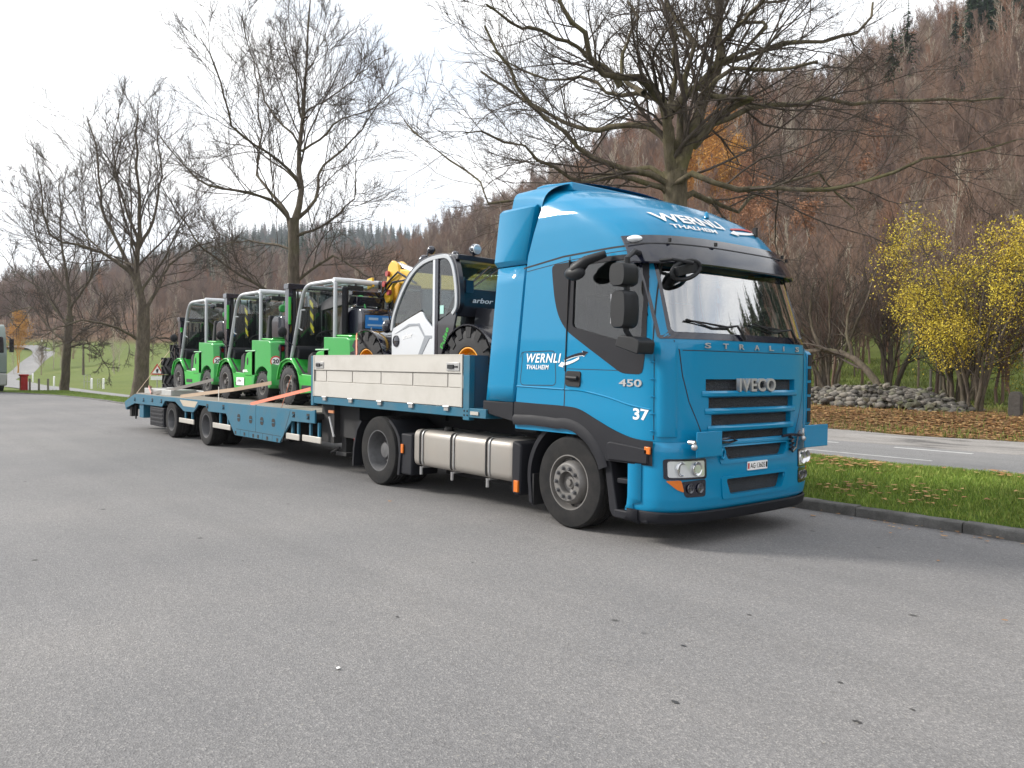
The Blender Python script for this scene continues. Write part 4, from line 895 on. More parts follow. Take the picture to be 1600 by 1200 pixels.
# the heap's inner mass: stones joined
vs_, fs = [], []; b = 0
ico = np.array([v.co[:] for v in stones[0].vertices]); icf = np.array([p.vertices[:] for p in stones[0].polygons])
for k in range(1500):
    x = r_.uniform(-14.8, -4.6); H_ = heap_h(x)*.86-.08; t_ = r_.random(); z = max(H_, .02)*t_**.7*.95; y = 21+(-.85*(1-t_) if r_.random() < .7 else .9*(1-t_))+r_.uniform(-.15, .3)
    s = r_.uniform(.07, .16); a = r_.uniform(0, 6.28); R_ = np.array([[math.cos(a), -math.sin(a), 0], [math.sin(a), math.cos(a), 0], [0, 0, .75]])
    vs_.append(ico@R_.T*s*np.array([1.25, 1, 1])+np.array([x-hx, y-hy, gz(x, y)-hz0+z])); fs.append(icf+b); b += len(ico)
smj, sn3, sb3 = base('field_stone_mass'); sb3.inputs['Roughness'].default_value = .9
g_ = sn3.nodes.new('ShaderNodeNewGeometry'); c_ = ramp(sn3, g_.outputs['Random Per Island'], [(0, (.06, .055, .05)), (.4, (.12, .11, .095)), (.7, (.20, .18, .155)), (1, (.10, .10, .065))]); sn3.links.new(c_, sb3.inputs['Base Color'])
o = link(bpy.data.objects.new('small_stones', mesh_np('small_stones', np.concatenate(vs_), np.concatenate(fs), smj)), heap); o['kind'] = 'stuff'
# standing stone at the right edge
mb = MB(); mb.prism(rpoly([(-.17, -.1), (.17, -.1), (.165, .6), (.1, .72), (-.1, .72), (-.165, .6)], .06), -.13, .13)
x, y = -2.95, 19.9; o = mb.obj('marker_stone', stm, None, .02); o.location = (x, y, gz(x, y)); tag(o, 'upright grey marker stone at the right edge beside the leaves', 'stone')

# ================================================================== TRACTOR UNIT
trk = thing('tractor_unit', 'bright blue tractor unit with high roof and white number 37 on the door', 'truck', (0, 0, 0))
KZ = [.98, 1.2, 1.9, 1.94, 2.85, 2.95, 3.10, 3.25, 3.40, 3.52, 3.60, 3.66, 3.70]
KXF = [1.38, 1.38, 1.37, 1.36, 1.14, 1.09, .97, .77, .47, .12, -.18, -.42, -.55]
KW = [1.24, 1.25, 1.25, 1.25, 1.235, 1.235, 1.23, 1.215, 1.17, 1.09, .98, .84, .6]
KA = [.6, .6, .6, .62, .80, .85, .95, 1.0, 1.05, 1.05, .9, .7, .4]
KN = [4.2, 4.2, 4.2, 4.1, 3.3, 3.2, 3.1, 3.0, 2.9, 2.8, 2.7, 2.5, 2.4]
KB = [-.83, -.82, -.75, -.745, -.66, -.62, -.57, -.52, -.5, -.5, -.52, -.6, -.7]
def cp(z): return tuple(float(np.interp(z, KZ, k)) for k in (KXF, KW, KA, KN))
def cabF(u, z, off=0):
    """front/corner surface, u=-1..1 from near side to far side"""
    xf_, w_, a, n = cp(z); th = abs(u)*PI/2; s = 1 if u >= 0 else -1
    c, si = max(math.cos(th), 1e-6), max(math.sin(th), 1e-6)
    x = xf_-a+a*c**(2/n); y = w_*si**(2/n)
    nx, ny = c**(2-2/n)/a, si**(2-2/n)/w_; l = math.hypot(nx, ny)
    return (x+off*nx/l, s*(y+off*ny/l), z)
def uy(y, z):
    xf_, w_, a, n = cp(z); s = 1 if y >= 0 else -1
    return s*math.asin(min(1, (abs(y)/w_)**(n/2)))/(PI/2)
def cabY(y, z, off=0): return cabF(uy(y, z), z, off)
def cabS(s):
    def f(x, z, off=0):
        xf_, w_, a, n = cp(z); t = max(0, (x-(xf_-a))/a)
        if t >= 1: t = .9999
        return (x, s*(w_*(1-t**n)**(1/n)+off), z)
    return f
near, far = cabS(-1), cabS(1)
# shell with real openings for windscreen, side windows and grille slots
SLOTS = [(1.45, 1.565, .76), (1.285, 1.405, .72), (1.12, 1.24, .68), (.985, 1.07, .62)]
zs = sorted(set([round(v, 4) for v in list(np.arange(.98, 3.2, .045))+list(np.arange(3.2, 3.70, .02))+[3.70]+[1.97, 2.66]+[q for s in SLOTS for q in s[:2]]]))
zs = [z for i, z in enumerate(zs) if i == 0 or z-zs[i-1] > .004]
us = sorted(set([round(v, 4) for v in np.linspace(-1, 1, 73)]+[round(uy(s*q, 1.3), 4) for q in (.76, .72, .68, .62) for s in (-1, 1)]+[-.6, .6]))
us = [u for i, u in enumerate(us) if i == 0 or u-us[i-1] > .004]
SW = rpoly([(.06, 2.07), (.07, 2.69), (.90, 2.70), (.97, 2.3), (.98, 1.92), (.72, 1.92)], .04)
def inpoly(x, y, P):
    r = False; n = len(P)
    for i in range(n):
        x1, y1 = P[i]; x2, y2 = P[(i+1) % n]
        if (y1 > y) != (y2 > y) and x < (x2-x1)*(y-y1)/(y2-y1)+x1: r = not r
    return r
rows = []
for z in zs:
    xf_, w_, a, n = cp(z); x0 = xf_-a; xb = min(float(np.interp(z, KZ, KB)), x0-.02)
    nb = 26; row = [(lerp(xb, x0, i/nb), -w_, z) for i in range(nb)]+[cabF(u, z) for u in us]+[(lerp(x0, xb, (i+1)/nb), w_, z) for i in range(nb)]
    rows.append(row)
m = len(rows[0]); mb = MB(); V = [p for r in rows for p in r]; F = []
for i in range(len(zs)-1):
    for j in range(m):
        j2 = (j+1) % m; q = [rows[i][j], rows[i][j2], rows[i+1][j2], rows[i+1][j]]
        cx, cy, cz = (sum(p[k] for p in q)/4 for k in range(3))
        ju = j-26
        if 0 <= ju < len(us)-1:
            um = (us[ju]+us[ju+1])/2
            if abs(um) < .6 and 1.97 < cz < 2.66: continue
            if any(a_ < cz < b_ and abs(um) < uy(w__, 1.3) for a_, b_, w__ in SLOTS): continue
        if abs(cy) > .9 and j != m-1 and inpoly(.5+(cx-.5)/1.09, 2.3+(cz-2.3)/1.09, SW): continue
        F.append((i*m+j, i*m+j2, (i+1)*m+j2, (i+1)*m+j))
mb.add(V, F); mb.add(rows[-1], [tuple(range(m))]); mb.add(rows[0], [tuple(range(m))[::-1]])
shell = mb.obj('cab_body', blue, trk, ang=50)

# dark bits round the glass
fr = MB()
def ring(mb, outer, inner, fmap, off, thick=.02):
    n = len(outer); b = []
    for P in (outer, inner):
        b.append([fmap(u, v, off) for u, v in P]); b.append([fmap(u, v, off-thick) for u, v in P])
    vs_ = b[0]+b[1]+b[2]+b[3]; f = []
    for i in range(n):
        j = (i+1) % n; f += [(i, j, 2*n+j, 2*n+i), (i, n+i, n+j, j), (2*n+i, 2*n+j, 3*n+j, 3*n+i)]
    return mb.add(vs_, f)
def perim(pts, r, n):
    """rounded polygon resampled to n points from the first corner on"""
    P = np.array(rpoly(pts, r, 6)); P = np.vstack([P, P[:1]]); d = np.concatenate([[0], np.cumsum(np.linalg.norm(np.diff(P, axis=0), axis=1))])
    t = np.linspace(0, d[-1], n, endpoint=False); return [(float(np.interp(q, d, P[:, 0])), float(np.interp(q, d, P[:, 1]))) for q in t]
WSI = [(-.565, 2.0), (.565, 2.0), (.565, 2.70), (-.565, 2.70)]; WSO = [(-.74, 1.935), (.74, 1.935), (.74, 2.72), (-.74, 2.72)]
ring(fr, perim(WSO, .02, 120), perim(WSI, .05, 120), cabF, .006, .03)
fr.obj('windscreen_surround', gblack, trk)
g_ = MB(); patch(g_, rpoly(WSI, .05), cabF, -.012, .004, .06)
g_.f = [f for f in g_.f]; g_.obj('windscreen', glassw, trk)
for s, fm in ((-1, near), (1, far)):
    SO = rpoly([(-.27, 2.70), (-.22, 2.38), (-.15, 2.18), (-.02, 2.03), (.32, 1.84), (.74, 1.61), (1.0, 1.60), (1.04, 1.9), (1.0, 2.4), (.945, 2.745), (.3, 2.745), (-.24, 2.73)], [.03, .1, .1, .1, .05, .06, .05, .1, .1, .03, .03, .05])
    n = 140
    def tight(pts, n, c=(.5, 2.3)):      # order both outlines by angle about one centre
        P = np.array(perim(pts, 0, 600)); a = np.arctan2(P[:, 1]-c[1], P[:, 0]-c[0]); o_ = np.argsort(a); a, P = a[o_], P[o_]
        t = np.linspace(-PI, PI, n, endpoint=False); return [(float(np.interp(q, a, P[:, 0], period=2*PI)), float(np.interp(q, a, P[:, 1], period=2*PI))) for q in t]
    f_ = MB(); ring(f_, tight(SO, n), tight(SW, n), fm, .004, .03); f_.obj('window_surround', dplas, trk)
    w_ = MB(); patch(w_, SW, fm, -.012, .004, .1); w_.obj('side_window', glass, trk)
    # quarter split line between door and cab side
    l_ = MB(); l_.prism([(-.035, 1.62), (-.028, 1.62), (.012, 2.75), (.005, 2.75)], s*1.2615, s*1.24); l_.obj('door_seam', chassis, trk)

# interior
ib = MB(); ib.box(-.6, 1.12, -1.1, 1.1, 1.25, 1.45); ib.obj('cab_floor', chassis, trk)
ib = MB(); ib.prism(rpoly([(.78, 1.4), (.78, 1.85), (.9, 1.97), (1.2, 1.93), (1.22, 1.4)], .04), -1.08, 1.08); ib.obj('dashboard', dplas, trk, .01)
for y in (-.62, .62):
    st = MB(); st.box(.02, .5, y-.25, y+.25, 1.62, 1.78); st.obj('seat', seatm, trk, .05)
    st = MB(); st.prism(rpoly([(-.12, 1.7), (.08, 1.74), (-.02, 2.42), (-.14, 2.42)], .04), y-.24, y+.24); st.prism(rpoly([(-.13, 2.44), (-.03, 2.44), (-.04, 2.62), (-.12, 2.62)], .03), y-.13, y+.13); st.obj('seat_back', seatm, trk, .04)
sw_ = MB(); pts = [(.62+.19*math.cos(t)*.45, .62+.23*math.sin(t), 2.02+.23*math.cos(t)*.85) for t in np.linspace(0, 2*PI, 33)]; sw_.tube(pts, .014, 8); sw_.tube([(.62, .40, 2.02), (.62, .84, 2.02)], .012); sw_.tube([(.62, .62, 2.02), (.86, .62, 1.86)], .03); sw_.obj('steering_wheel', dplas, trk)
ib = MB(); ib.box(-.62, -.55, -1.12, 1.12, 1.45, 2.9); ib.obj('bunk_curtain', mat('curtain', (.09, .09, .10), .9), trk)
ib = MB(); ib.box(.45, 1.02, -1.05, 1.05, 2.74, 2.82); ib.obj('overhead_shelf', mat('liner', (.30, .29, .27), .9), trk)
ib = MB(); ib.box(.93, .965, .98, 1.06, 2.0, 2.66); ib.box(.93, .965, -1.06, -.98, 2.0, 2.66); ib.obj('inner_pillar', mat('liner', (.30, .29, .27), .9), trk)
ib = MB(); ib.box(.98, 1.1, .35, .52, 1.97, 2.13); ib.box(1.0, 1.09, -.25, -.05, 1.97, 2.08); ib.obj('dashboard_gadget', gblack, trk, .01)
ib = MB(); ib.box(.97, 1.13, .55, .85, 1.957, 1.966); ib.obj('paper', white, trk)

# panel seams as thin recessed-looking strips
sm = MB()
def seam(fm, pts, wd=.006, off=.0012):
    for (a, b), (c, d) in zip(pts[:-1], pts[1:]):
        n_ = max(1, int(math.hypot(c-a, d-b)/.06)); px_, py_ = -(d-b), (c-a); l = math.hypot(px_, py_); px_, py_ = px_/l*wd/2, py_/l*wd/2
        v = []
        for i in range(n_+1):
            t = i/n_; u, z = lerp(a, c, t), lerp(b, d, t); v += [fm(u+px_, z+py_, off), fm(u-px_, z-py_, off)]
        sm.add(v, [(2*i, 2*i+1, 2*i+3, 2*i+2) for i in range(n_)])
for fm in (near, far):
    seam(fm, [(-.05, 1.05), (-.03, 1.62), (.0, 2.79)], .013)
    seam(fm, [(-.72, 2.73), (-.1, 2.80), (.95, 2.835), (1.08, 2.84)], .018)
    seam(fm, [(-.67, 2.69), (-.0, 2.755), (.95, 2.79), (1.05, 2.79)], .007)
    seam(fm, [(1.12, 1.0), (1.13, 1.55), (1.10, 1.95), (1.08, 2.2), (1.03, 2.75)], .012)
    seam(fm, rpoly([(-.74, 1.82), (-.19, 1.83), (-.17, 1.47), (-.74, 1.46)], .06)+[(-.70, 1.82)], .008)
    seam(fm, [(.0, 1.645), (.72, 1.635)], .006)
seam(cabY, [(-1.03, 1.83), (-.5, 1.83), (0, 1.83), (.5, 1.83), (1.03, 1.83)], .008)
seam(cabY, [(-1.10, 1.92), (-1.06, 1.83), (-1.03, 1.6), (-.96, 1.35), (-.84, 1.12), (-.78, 1.0)], .010)
seam(cabY, [(1.10, 1.92), (1.06, 1.83), (1.03, 1.6), (.96, 1.35), (.84, 1.12), (.78, 1.0)], .010)
sm.obj('panel_gaps', chassis, trk, smooth=False)
# pressed crease lines that catch light on door and side
cr_ = MB()
for fm in (near, far):
    for P in ([(-.80, 1.445), (-.05, 1.43)], [(-.03, 1.43), (.2, 1.425), (.55, 1.375), (.85, 1.31), (1.1, 1.275)]):
        S_ = spline(P, 6) if len(P) > 2 else np.array(P)
        for (a, b), (c, d) in zip(S_[:-1], S_[1:]):
            n_ = max(1, int(math.hypot(c-a, d-b)/.08))
            v = []
            for i in range(n_+1):
                t = i/n_; u, z = lerp(a, c, t), lerp(b, d, t); v += [fm(u, z-.012, -.002), fm(u, z+.002, .010), fm(u, z+.014, -.002)]
            cr_.add(v, [(3*i, 3*i+1, 3*i+4, 3*i+3) for i in range(n_)]+[(3*i+1, 3*i+2, 3*i+5, 3*i+4) for i in range(n_)])
cr_.obj('crease_moulding', blue, trk)

# grille: dark mesh behind slots, slats, letters
mm, mn, mbn = base('grille_mesh'); mbn.inputs['Roughness'].default_value = .6
wv = mn.nodes.new('ShaderNodeTexVoronoi'); wv.inputs['Scale'].default_value = 75; mn.links.new(coords(mn, 'Object', (.01, 1, 1.7)), wv.inputs['Vector'])
mn.links.new(ramp(mn, wv.outputs['Distance'], [(.25, (.004, .004, .005)), (.5, (.045, .045, .05))]), mbn.inputs['Base Color']); bump(mn, mbn, wv.outputs['Distance'], 1, .01)
gi = MB()
patch(gi, [(-.95, .95), (.95, .95), (.95, 1.6), (-.95, 1.6)], cabY, -.055, .01, .08); gi.obj('grille_mesh', mm, trk)
for k, (z0, z1, wd) in enumerate(SLOTS[:3]):
    b_ = MB(); n_ = 24; v = []
    for i in range(n_+1):
        y = lerp(-wd-.05, wd+.05, i/n_); e = 1-abs(2*i/n_-1)**6*.9
        P0 = [(z0+.006, -.05), (z0+.004, .012*e), (z0-.016, .030*e+.004), (z0-.045, .026*e+.003), (z0-.058, -.002)]
        v += [cabY(y, zz, o_) for zz, o_ in P0]
    b_.add(v, [(5*i+j, 5*i+j+1, 5*(i+1)+j+1, 5*(i+1)+j) for i in range(n_) for j in range(4)]); b_.obj('grille_slat', blue, trk)
b_ = MB()
for (z0, z1, wd) in SLOTS:      # slot returns
    for s in (-1, 1): b_.add([cabY(s*wd, z0, 0), cabY(s*wd, z1, 0), cabY(s*wd, z1, -.055), cabY(s*wd, z0, -.055)], [(0, 1, 2, 3)])
    n_ = 16; v = []
    for i in range(n_+1): y = lerp(-wd, wd, i/n_); v += [cabY(y, z1, 0), cabY(y, z1, -.055)]
    b_.add(v, [(2*i, 2*i+1, 2*i+3, 2*i+2) for i in range(n_)])
b_.obj('slot_edge', blue, trk)
silver = mat('badge_silver', (.42, .42, .42), .35, .3)
text_part('badge', 'IVECO', (-.30, .32, 1.445, 1.575), cabY, silver, trk, off=.02, bold=.022, extrude=.02, spacing=1.12)
for i, c_ in enumerate('STRALIS'): text_part('badge', c_, (-.78+i*.257, -.70+i*.257 if c_ != 'I' else -.762+i*.257, 1.855, 1.905), cabY, silver, trk, off=.008, bold=.015, extrude=.004)

# corner air deflectors with slats
for s in (-1, 1):
    b_ = MB(); n_ = 12; v = []
    def cd_(u, z, o_): return cabF(s*u, z, o_)
    zz = np.linspace(1.03, 1.90, 20)
    for z in zz:
        e = min(1, (1.92-z)/.12, (z-.99)/.06); u0, u1 = .52, .79
        for i in range(n_+1):
            t = i/n_; v.append(cd_(lerp(u0, u1, t), z, .002+.026*e*math.sin(PI*min(1, t*1.15))**.5 if t < .87 else .002))
    b_.add(v, [(r*(n_+1)+i, r*(n_+1)+i+1, (r+1)*(n_+1)+i+1, (r+1)*(n_+1)+i) for r in range(19) for i in range(n_)]); b_.obj('corner_deflector', blue, trk, ang=60)
    d_ = MB()
    patch(d_, [(.80, 1.04), (.83, 1.04), (.83, 1.82), (.80, 1.82)], cd_, .004, .02, .2); d_.obj('deflector_gap', chassis if s > 0 else blue, trk)
    for z in (1.08, 1.24, 1.40, 1.56, 1.72):
        q = MB(); a_, b2 = cd_(.79, z, .003), cd_(.835, z, .010); q.beam(a_, b2, .014, .014); q.obj('deflector_slat', blue, trk, .004)
# far side scoop visible past the front corner
b_ = MB(); b_.prism(rpoly([(1.22, 1.05), (1.22, 1.86), (1.1, 1.9), (1.1, 1.03)], .05), 1.235, 1.33); b_.obj('side_scoop', blue, trk, .01)
b_ = MB()
for k in range(5): b_.box(1.222, 1.228, 1.25, 1.315, 1.09+k*.155, 1.215+k*.155)
b_.obj('scoop_opening', chassis, trk, smooth=False)

# ------------- bumper
BZ = [.31, .36, .45, .7, .92, .98]; BX = [1.36, 1.405, 1.42, 1.42, 1.41, 1.385]; BW = [1.235, 1.25, 1.255, 1.255, 1.25, 1.235]
def bumF(u, z, off=0):
    xf_, w_ = float(np.interp(z, BZ, BX)), float(np.interp(z, BZ, BW)); a, n = .56, 3.9; th = abs(u)*PI/2; s = 1 if u >= 0 else -1
    c, si = max(math.cos(th), 1e-6), max(math.sin(th), 1e-6); x = xf_-a+a*c**(2/n); y = w_*si**(2/n); nx, ny = c**(2-2/n)/a, si**(2-2/n)/w_; l = math.hypot(nx, ny)
    return (x+off*nx/l, s*(y+off*ny/l), z)
def bumY(y, z, off=0): s = 1 if y >= 0 else -1; return bumF(s*math.asin(min(1, (abs(y)/float(np.interp(z, BZ, BW)))**1.95))/(PI/2), z, off)
OPEN = [(.455, .625, .52), (.79, .93, .56)]
bz = sorted(set([round(z, 4) for z in np.linspace(.31, .98, 28)]+[.455, .625, .79, .93])); bu = sorted(set([round(v, 4) for v in np.linspace(-1, 1, 61)]+[-.42, .42]))
uo = .42; v = []; f = []
for z in bz:
    v += [(1.02-.1*(z < .4), -float(np.interp(z, BZ, BW)), z)]+[bumF(u, z) for u in bu]+[(1.02-.1*(z < .4), float(np.interp(z, BZ, BW)), z)]
m = len(bu)+2
def wo(z0, z1, z, w_): return w_-.10*(1-(z-z0)/(z1-z0)) if z0 < .7 else w_-.06*(1-(z-z0)/(z1-z0))
for i in range(len(bz)-1):
    for j in range(m-1):
        cz = (bz[i]+bz[i+1])/2; yy = sum(v[q][1] for q in (i*m+j, i*m+j+1, (i+1)*m+j, (i+1)*m+j+1))/4
        if any(a_ < cz < b2 and abs(yy) < w_-.02 for a_, b2, w_ in OPEN): continue
        f.append((i*m+j, i*m+j+1, (i+1)*m+j+1, (i+1)*m+j))
n0 = len(v); mb = MB(); mb.add(v, f)
top = [v[(len(bz)-1)*m+j] for j in range(m)]; back = [(min(p[0]-.14, 1.18), p[1]*.93, p[2]) for p in top]; mb.add(top+back, [(j, j+1, m+j+1, m+j) for j in range(m-1)])
o = mb.obj('bumper', blue, trk, ang=55); sol = o.modifiers.new('solid', 'SOLIDIFY'); sol.thickness = .012; sol.offset = -1
b_ = MB()
for z0, z1, w_ in OPEN: patch(b_, [(-w_-.02, z0-.02), (w_+.02, z0-.02), (w_+.02, z1+.02), (-w_-.02, z1+.02)], bumY, -.06, .01, .1)
b_.obj('bumper_grille', mm, trk)
b_ = MB()
for z0, z1, w_ in OPEN:
    q = perim([(-w_-.035, z0-.03), (w_+.035, z0-.03), (w_+.06, z1+.02), (-w_-.06, z1+.02)], .03, 80); i_ = perim([(-w_+.08, z0+.008), (w_-.08, z0+.008), (w_-.01, z1-.008), (-w_+.01, z1-.008)], .03, 80)
    ring(b_, q, i_, bumY, .012, .07)
b_.obj('intake_frame', blue, trk)
b_ = MB(); v = []
for z, dx, w_ in ((.205, -.10, .97), (.22, -.03, .99), (.25, .0, 1.0), (.32, .012, 1.003), (.335, .0, 1.0)):
    v += [(.98, -1.25*w_, z)]+[tuple(np.array(bumF(u, .36))*np.array([1, w_, 0])+np.array([dx, 0, z])) for u in bu]+[(.98, 1.25*w_, z)]
b_.add(v, [(i*m+j, i*m+j+1, (i+1)*m+j+1, (i+1)*m+j) for i in range(4) for j in range(m-1)]); o = b_.obj('bumper_lip', dplas, trk); sol = o.modifiers.new('solid', 'SOLIDIFY'); sol.thickness = .015
b_ = MB(); b_.box(.9, 1.22, -1.02, 1.02, .96, 1.08); b_.obj('bumper_gap', chassis, trk)
def bs(s): return lambda y, z, off=0: bumY(s*abs(y), z, off)
for s in (-1, 1):
    q = MB(); patch(q, rpoly([(s*.80, .655), (s*1.17, .655), (s*1.17, .815), (s*.80, .815)], .02), bumY, .006, .03, .06); hl = q.obj('headlight', lens, trk)
    q = MB(); ring(q, perim([(s*.785, .64), (s*1.19, .64), (s*1.19, .83), (s*.785, .83)], .025, 60), perim([(s*.805, .66), (s*1.165, .66), (s*1.165, .81), (s*.805, .81)], .02, 60), bumY, .010, .02); q.obj('headlight_bezel', gblack, hl)
    for yy in (.90, 1.06):
        c_ = Vector(bumY(s*yy, .735, .012)); q = MB(); q.lathe([(.0, -.012), (.035, -.010), (.055, .004), (.062, .010), (.066, .004)], 24, 'x', c_); q.obj('reflector', chrome, hl)
    q = MB(); patch(q, rpoly([(s*.79, .475), (s*1.02, .475), (s*1.06, .62), (s*.79, .635)], .03), bumY, .006, .03, .06); fl = q.obj('fog_light', gblack, trk)
    q = MB(); patch(q, rpoly([(s*1.03, .52), (s*1.10, .55), (s*1.18, .63), (s*1.06, .635)], .02), bumY, .008, .03, .06); q.obj('indicator', orange, trk)
    for yy in (.86, .97):
        c_ = Vector(bumY(s*yy, .555, .012)); q = MB(); q.lathe([(.0, -.004), (.035, .0), (.042, .006), (.046, .0)], 20, 'x', c_); q.obj('fog_lens', mat('dark_lens', (.05, .05, .06), .1, 0, 1), fl)
    # hinged blue warning boards
    y0, y1 = (s*.64, s*1.02) if s < 0 else (.80, 1.26)
    q = MB(); y0, y1 = min(y0, y1), max(y0, y1)
    q.add([], []); q.prism([(y0, .85), (y1, .85), (y1, 1.085), (y0, 1.085)], 1.455, 1.468, 'x'); q.obj('warning_board', blue, trk, .006)
    q = MB(); q.tube([(1.40, (y0+y1)/2-.1, .93), (1.455, (y0+y1)/2-.1, .93)], .012); q.tube([(1.40, (y0+y1)/2+.1, .93), (1.455, (y0+y1)/2+.1, .93)], .012); ye = y0 if s < 0 else y0
    q.tube([(1.40, ye-.03, .99), (1.47, ye-.03, .99)], .02); q.sphere((1.47, ye-.04, .95), .03, 10); q.obj('board_bracket', steel, trk)
    q = MB(); q.box(1.06, 1.13, s*1.258, s*1.275, .865, .935) if s > 0 else q.box(1.06, 1.13, -1.275, -1.258, .865, .935); q.obj('side_marker', orange, trk, .006)
# number plate, tow eye, hose, black bar
q = MB(); q.prism(rpoly([(-.17, .675), (.17, .675), (.17, .76), (-.17, .76)], .01), 1.424, 1.432, 'x'); pl = q.obj('number_plate', white, trk)
text_part('plate_text', 'AG·13605', (-.125, .125, .692, .743), lambda y, z, o_=0: (1.4325+o_, y, z), gblack, pl, off=.001, bold=.01)
q = MB(); q.prism([(-.165, .69), (-.14, .69), (-.14, .745), (-.165, .745)], 1.4322, 1.4335, 'x'); q.obj('plate_crest', redp, pl); q = MB(); q.prism([(.14, .69), (.165, .69), (.165, .745), (.14, .745)], 1.4322, 1.4335, 'x'); q.obj('plate_crest', gblack, pl)
q = MB(); q.beam((1.405, -.75, .955), (1.405, .75, .955), .03, .035); q.obj('front_bar', blue, trk, .008)
q = MB(); q.tube([(1.43, -.57+.028*math.cos(t), .86+.045*math.sin(t)) for t in np.linspace(0, 2*PI, 17)], .012); q.obj('tow_eye', blue, trk)
q = MB(); q.tube([(1.44, -.62, 1.0), (1.46, -.5, 1.01), (1.46, -.4, .985), (1.44, -.5, .965), (1.43, -.6, .97)], .014); q.obj('cable', gblack, trk)
q = MB(); q.tube([(1.445+.02*math.sin(t*9), .56+.03*math.sin(t*.9)+.015*math.cos(t*9), 1.0-.06*t) for t in np.linspace(0, 3, 70)]+[(1.45, .66, .86), (1.45, .70, 1.0), (1.44, .74, 1.03)], .011, 6); q.tube([(1.45, .4, .99), (1.46, .55, 1.0), (1.45, .74, .985)], .016, 6); q.obj('coiled_cable', gblack, trk)

# ------------- sun visor over the windscreen with marker lights
v = []; N_ = 48
prof = [(2.93, .012), (2.925, .04), (2.86, .055), (2.78, .075), (2.72, .088), (2.655, .095), (2.64, .085), (2.68, .065), (2.80, .04), (2.88, .015)]
for i in range(N_+1):
    u = lerp(-.80, .78, i/N_); e = 1-.0*abs(u)
    k = 1-max(0, (abs(u)-.62)/.18)*.45
    for z, o_ in prof: v.append(cabF(u, z+.03*(1-k)*(z < 2.75), o_*k+.002))
M_ = len(prof); q = MB(); q.add(v, [(i*M_+j, i*M_+(j+1) % M_, (i+1)*M_+(j+1) % M_, (i+1)*M_+j) for i in range(N_) for j in range(M_)]+[tuple(range(M_)), tuple(range(N_*M_, N_*M_+M_))[::-1]]); vis = q.obj('sun_visor', gblack, trk, ang=30)
q = MB(); seamv = []
for i in range(N_+1):
    u = lerp(-.79, .79, i/N_); seamv += [cabF(u, 2.842, .063), cabF(u, 2.832, .066)]
q.add(seamv, [(2*i, 2*i+1, 2*i+3, 2*i+2) for i in range(N_)]); q.obj('visor_groove', chassis, vis)
for s in (-1, 1):
    c_ = cabF(s*.70, 2.885, .055); d_ = Vector((c_[0], c_[1], 0))-Vector(cabF(s*.70, 2.885, 0)); d_.z = 0; an = math.atan2(d_.y, d_.x)
    q = MB(); q.sphere((0, 0, 0), .05, 18, .55, 1.5, .72); q.xf(Matrix.Translation(c_) @ Matrix.Rotation(an, 4, 'Z')); q.obj('roof_lamp', lens, vis)
for s in (-.45, -.12, .3, .52):
    q = MB(); q.box(-.01, .01, -.015, .015, -.015, .02); q.xf(Matrix.Translation(cabF(s, 2.865, .09))); q.obj('visor_clip', chassis, vis)
# wipers
for ya, yb in ((-.18, -.95), (.78, .02)):
    q = MB(); A_, B_ = Vector(cabY(ya, 1.955, .03)), Vector(cabY(yb, 2.12, .03)); Mi = Vector(cabY(ya-.12, 2.08, .05)); q.tube([A_, Mi], [.016, .011]); q.tube([Mi, A_.lerp(B_, .55), B_], [.010, .008, .006]); 
    q.tube([Vector(cabY(yb, 2.115, .012)), Vector(cabY(lerp(ya, yb, .2), 2.065, .012))], .009, 5); q.obj('wiper', chassis, trk)

# mirrors
for s in (-1, 1):
    ym = s*1.50; mx_ = 0 if s < 0 else -.42
    def mh(z0, z1, x0, x1, dp=.11):
        q = MB(); P = rpoly([(x0, z0), (x1, z0), (x1+.015, (z0+z1)/2), (x1, z1), (x0, z1), (x0-.02, (z0+z1)/2)], .05); P2 = [((a-(x0+x1)/2)*.8+(x0+x1)/2, (b-(z0+z1)/2)*.86+(z0+z1)/2) for a, b in P]
        P3 = [((a-(x0+x1)/2)*.9+(x0+x1)/2, (b-(z0+z1)/2)*.94+(z0+z1)/2) for a, b in P]
        n = len(P); L_ = [(P3, ym-.11), (P, ym-.09), (P, ym+.06), (P2, ym+.10)]; v = [(a, y, b) for PP, y in L_ for a, b in PP]
        q.add(v, [(r*n+i, r*n+(i+1) % n, (r+1)*n+(i+1) % n, (r+1)*n+i) for r in range(3) for i in range(n)]+[tuple(range(n))[::-1], tuple(range(3*n, 4*n))]); return q
    mm_ = mh(2.02, 2.36, .93+mx_, 1.09+mx_).obj('mirror', dplas2, trk, ang=50)
    q = MB(); q.box(.918+mx_, .925+mx_, ym-.10, ym+.04, 2.06, 2.33); q.obj('mirror_glass', chrome, mm_)
    mh(2.40, 2.61, .91+mx_, 1.08+mx_).obj('wide_angle_mirror', dplas2, trk, ang=50)
    q = MB(); q.tube([(a+mx_, b, c_) for a, b, c_ in ((.9, s*1.20, 2.74), (1.0, s*1.38, 2.73), (1.02, s*1.5, 2.66), (1.02, s*1.5, 2.0), (1.03, s*1.42, 1.90), (.95, s*1.2, 1.86))], .028); q.obj('mirror_arm', dplas2, trk)
    q = MB(); q.prism(rpoly([(.90+mx_, 1.86), (1.18+mx_, 1.78), (1.2+mx_, 1.9), (1.12+mx_, 1.94), (.94+mx_, 1.96)], .03), ym-.02 if s < 0 else ym-.2, ym+.2 if s < 0 else ym+.02); q.obj('mirror_foot', dplas2, trk, .01)
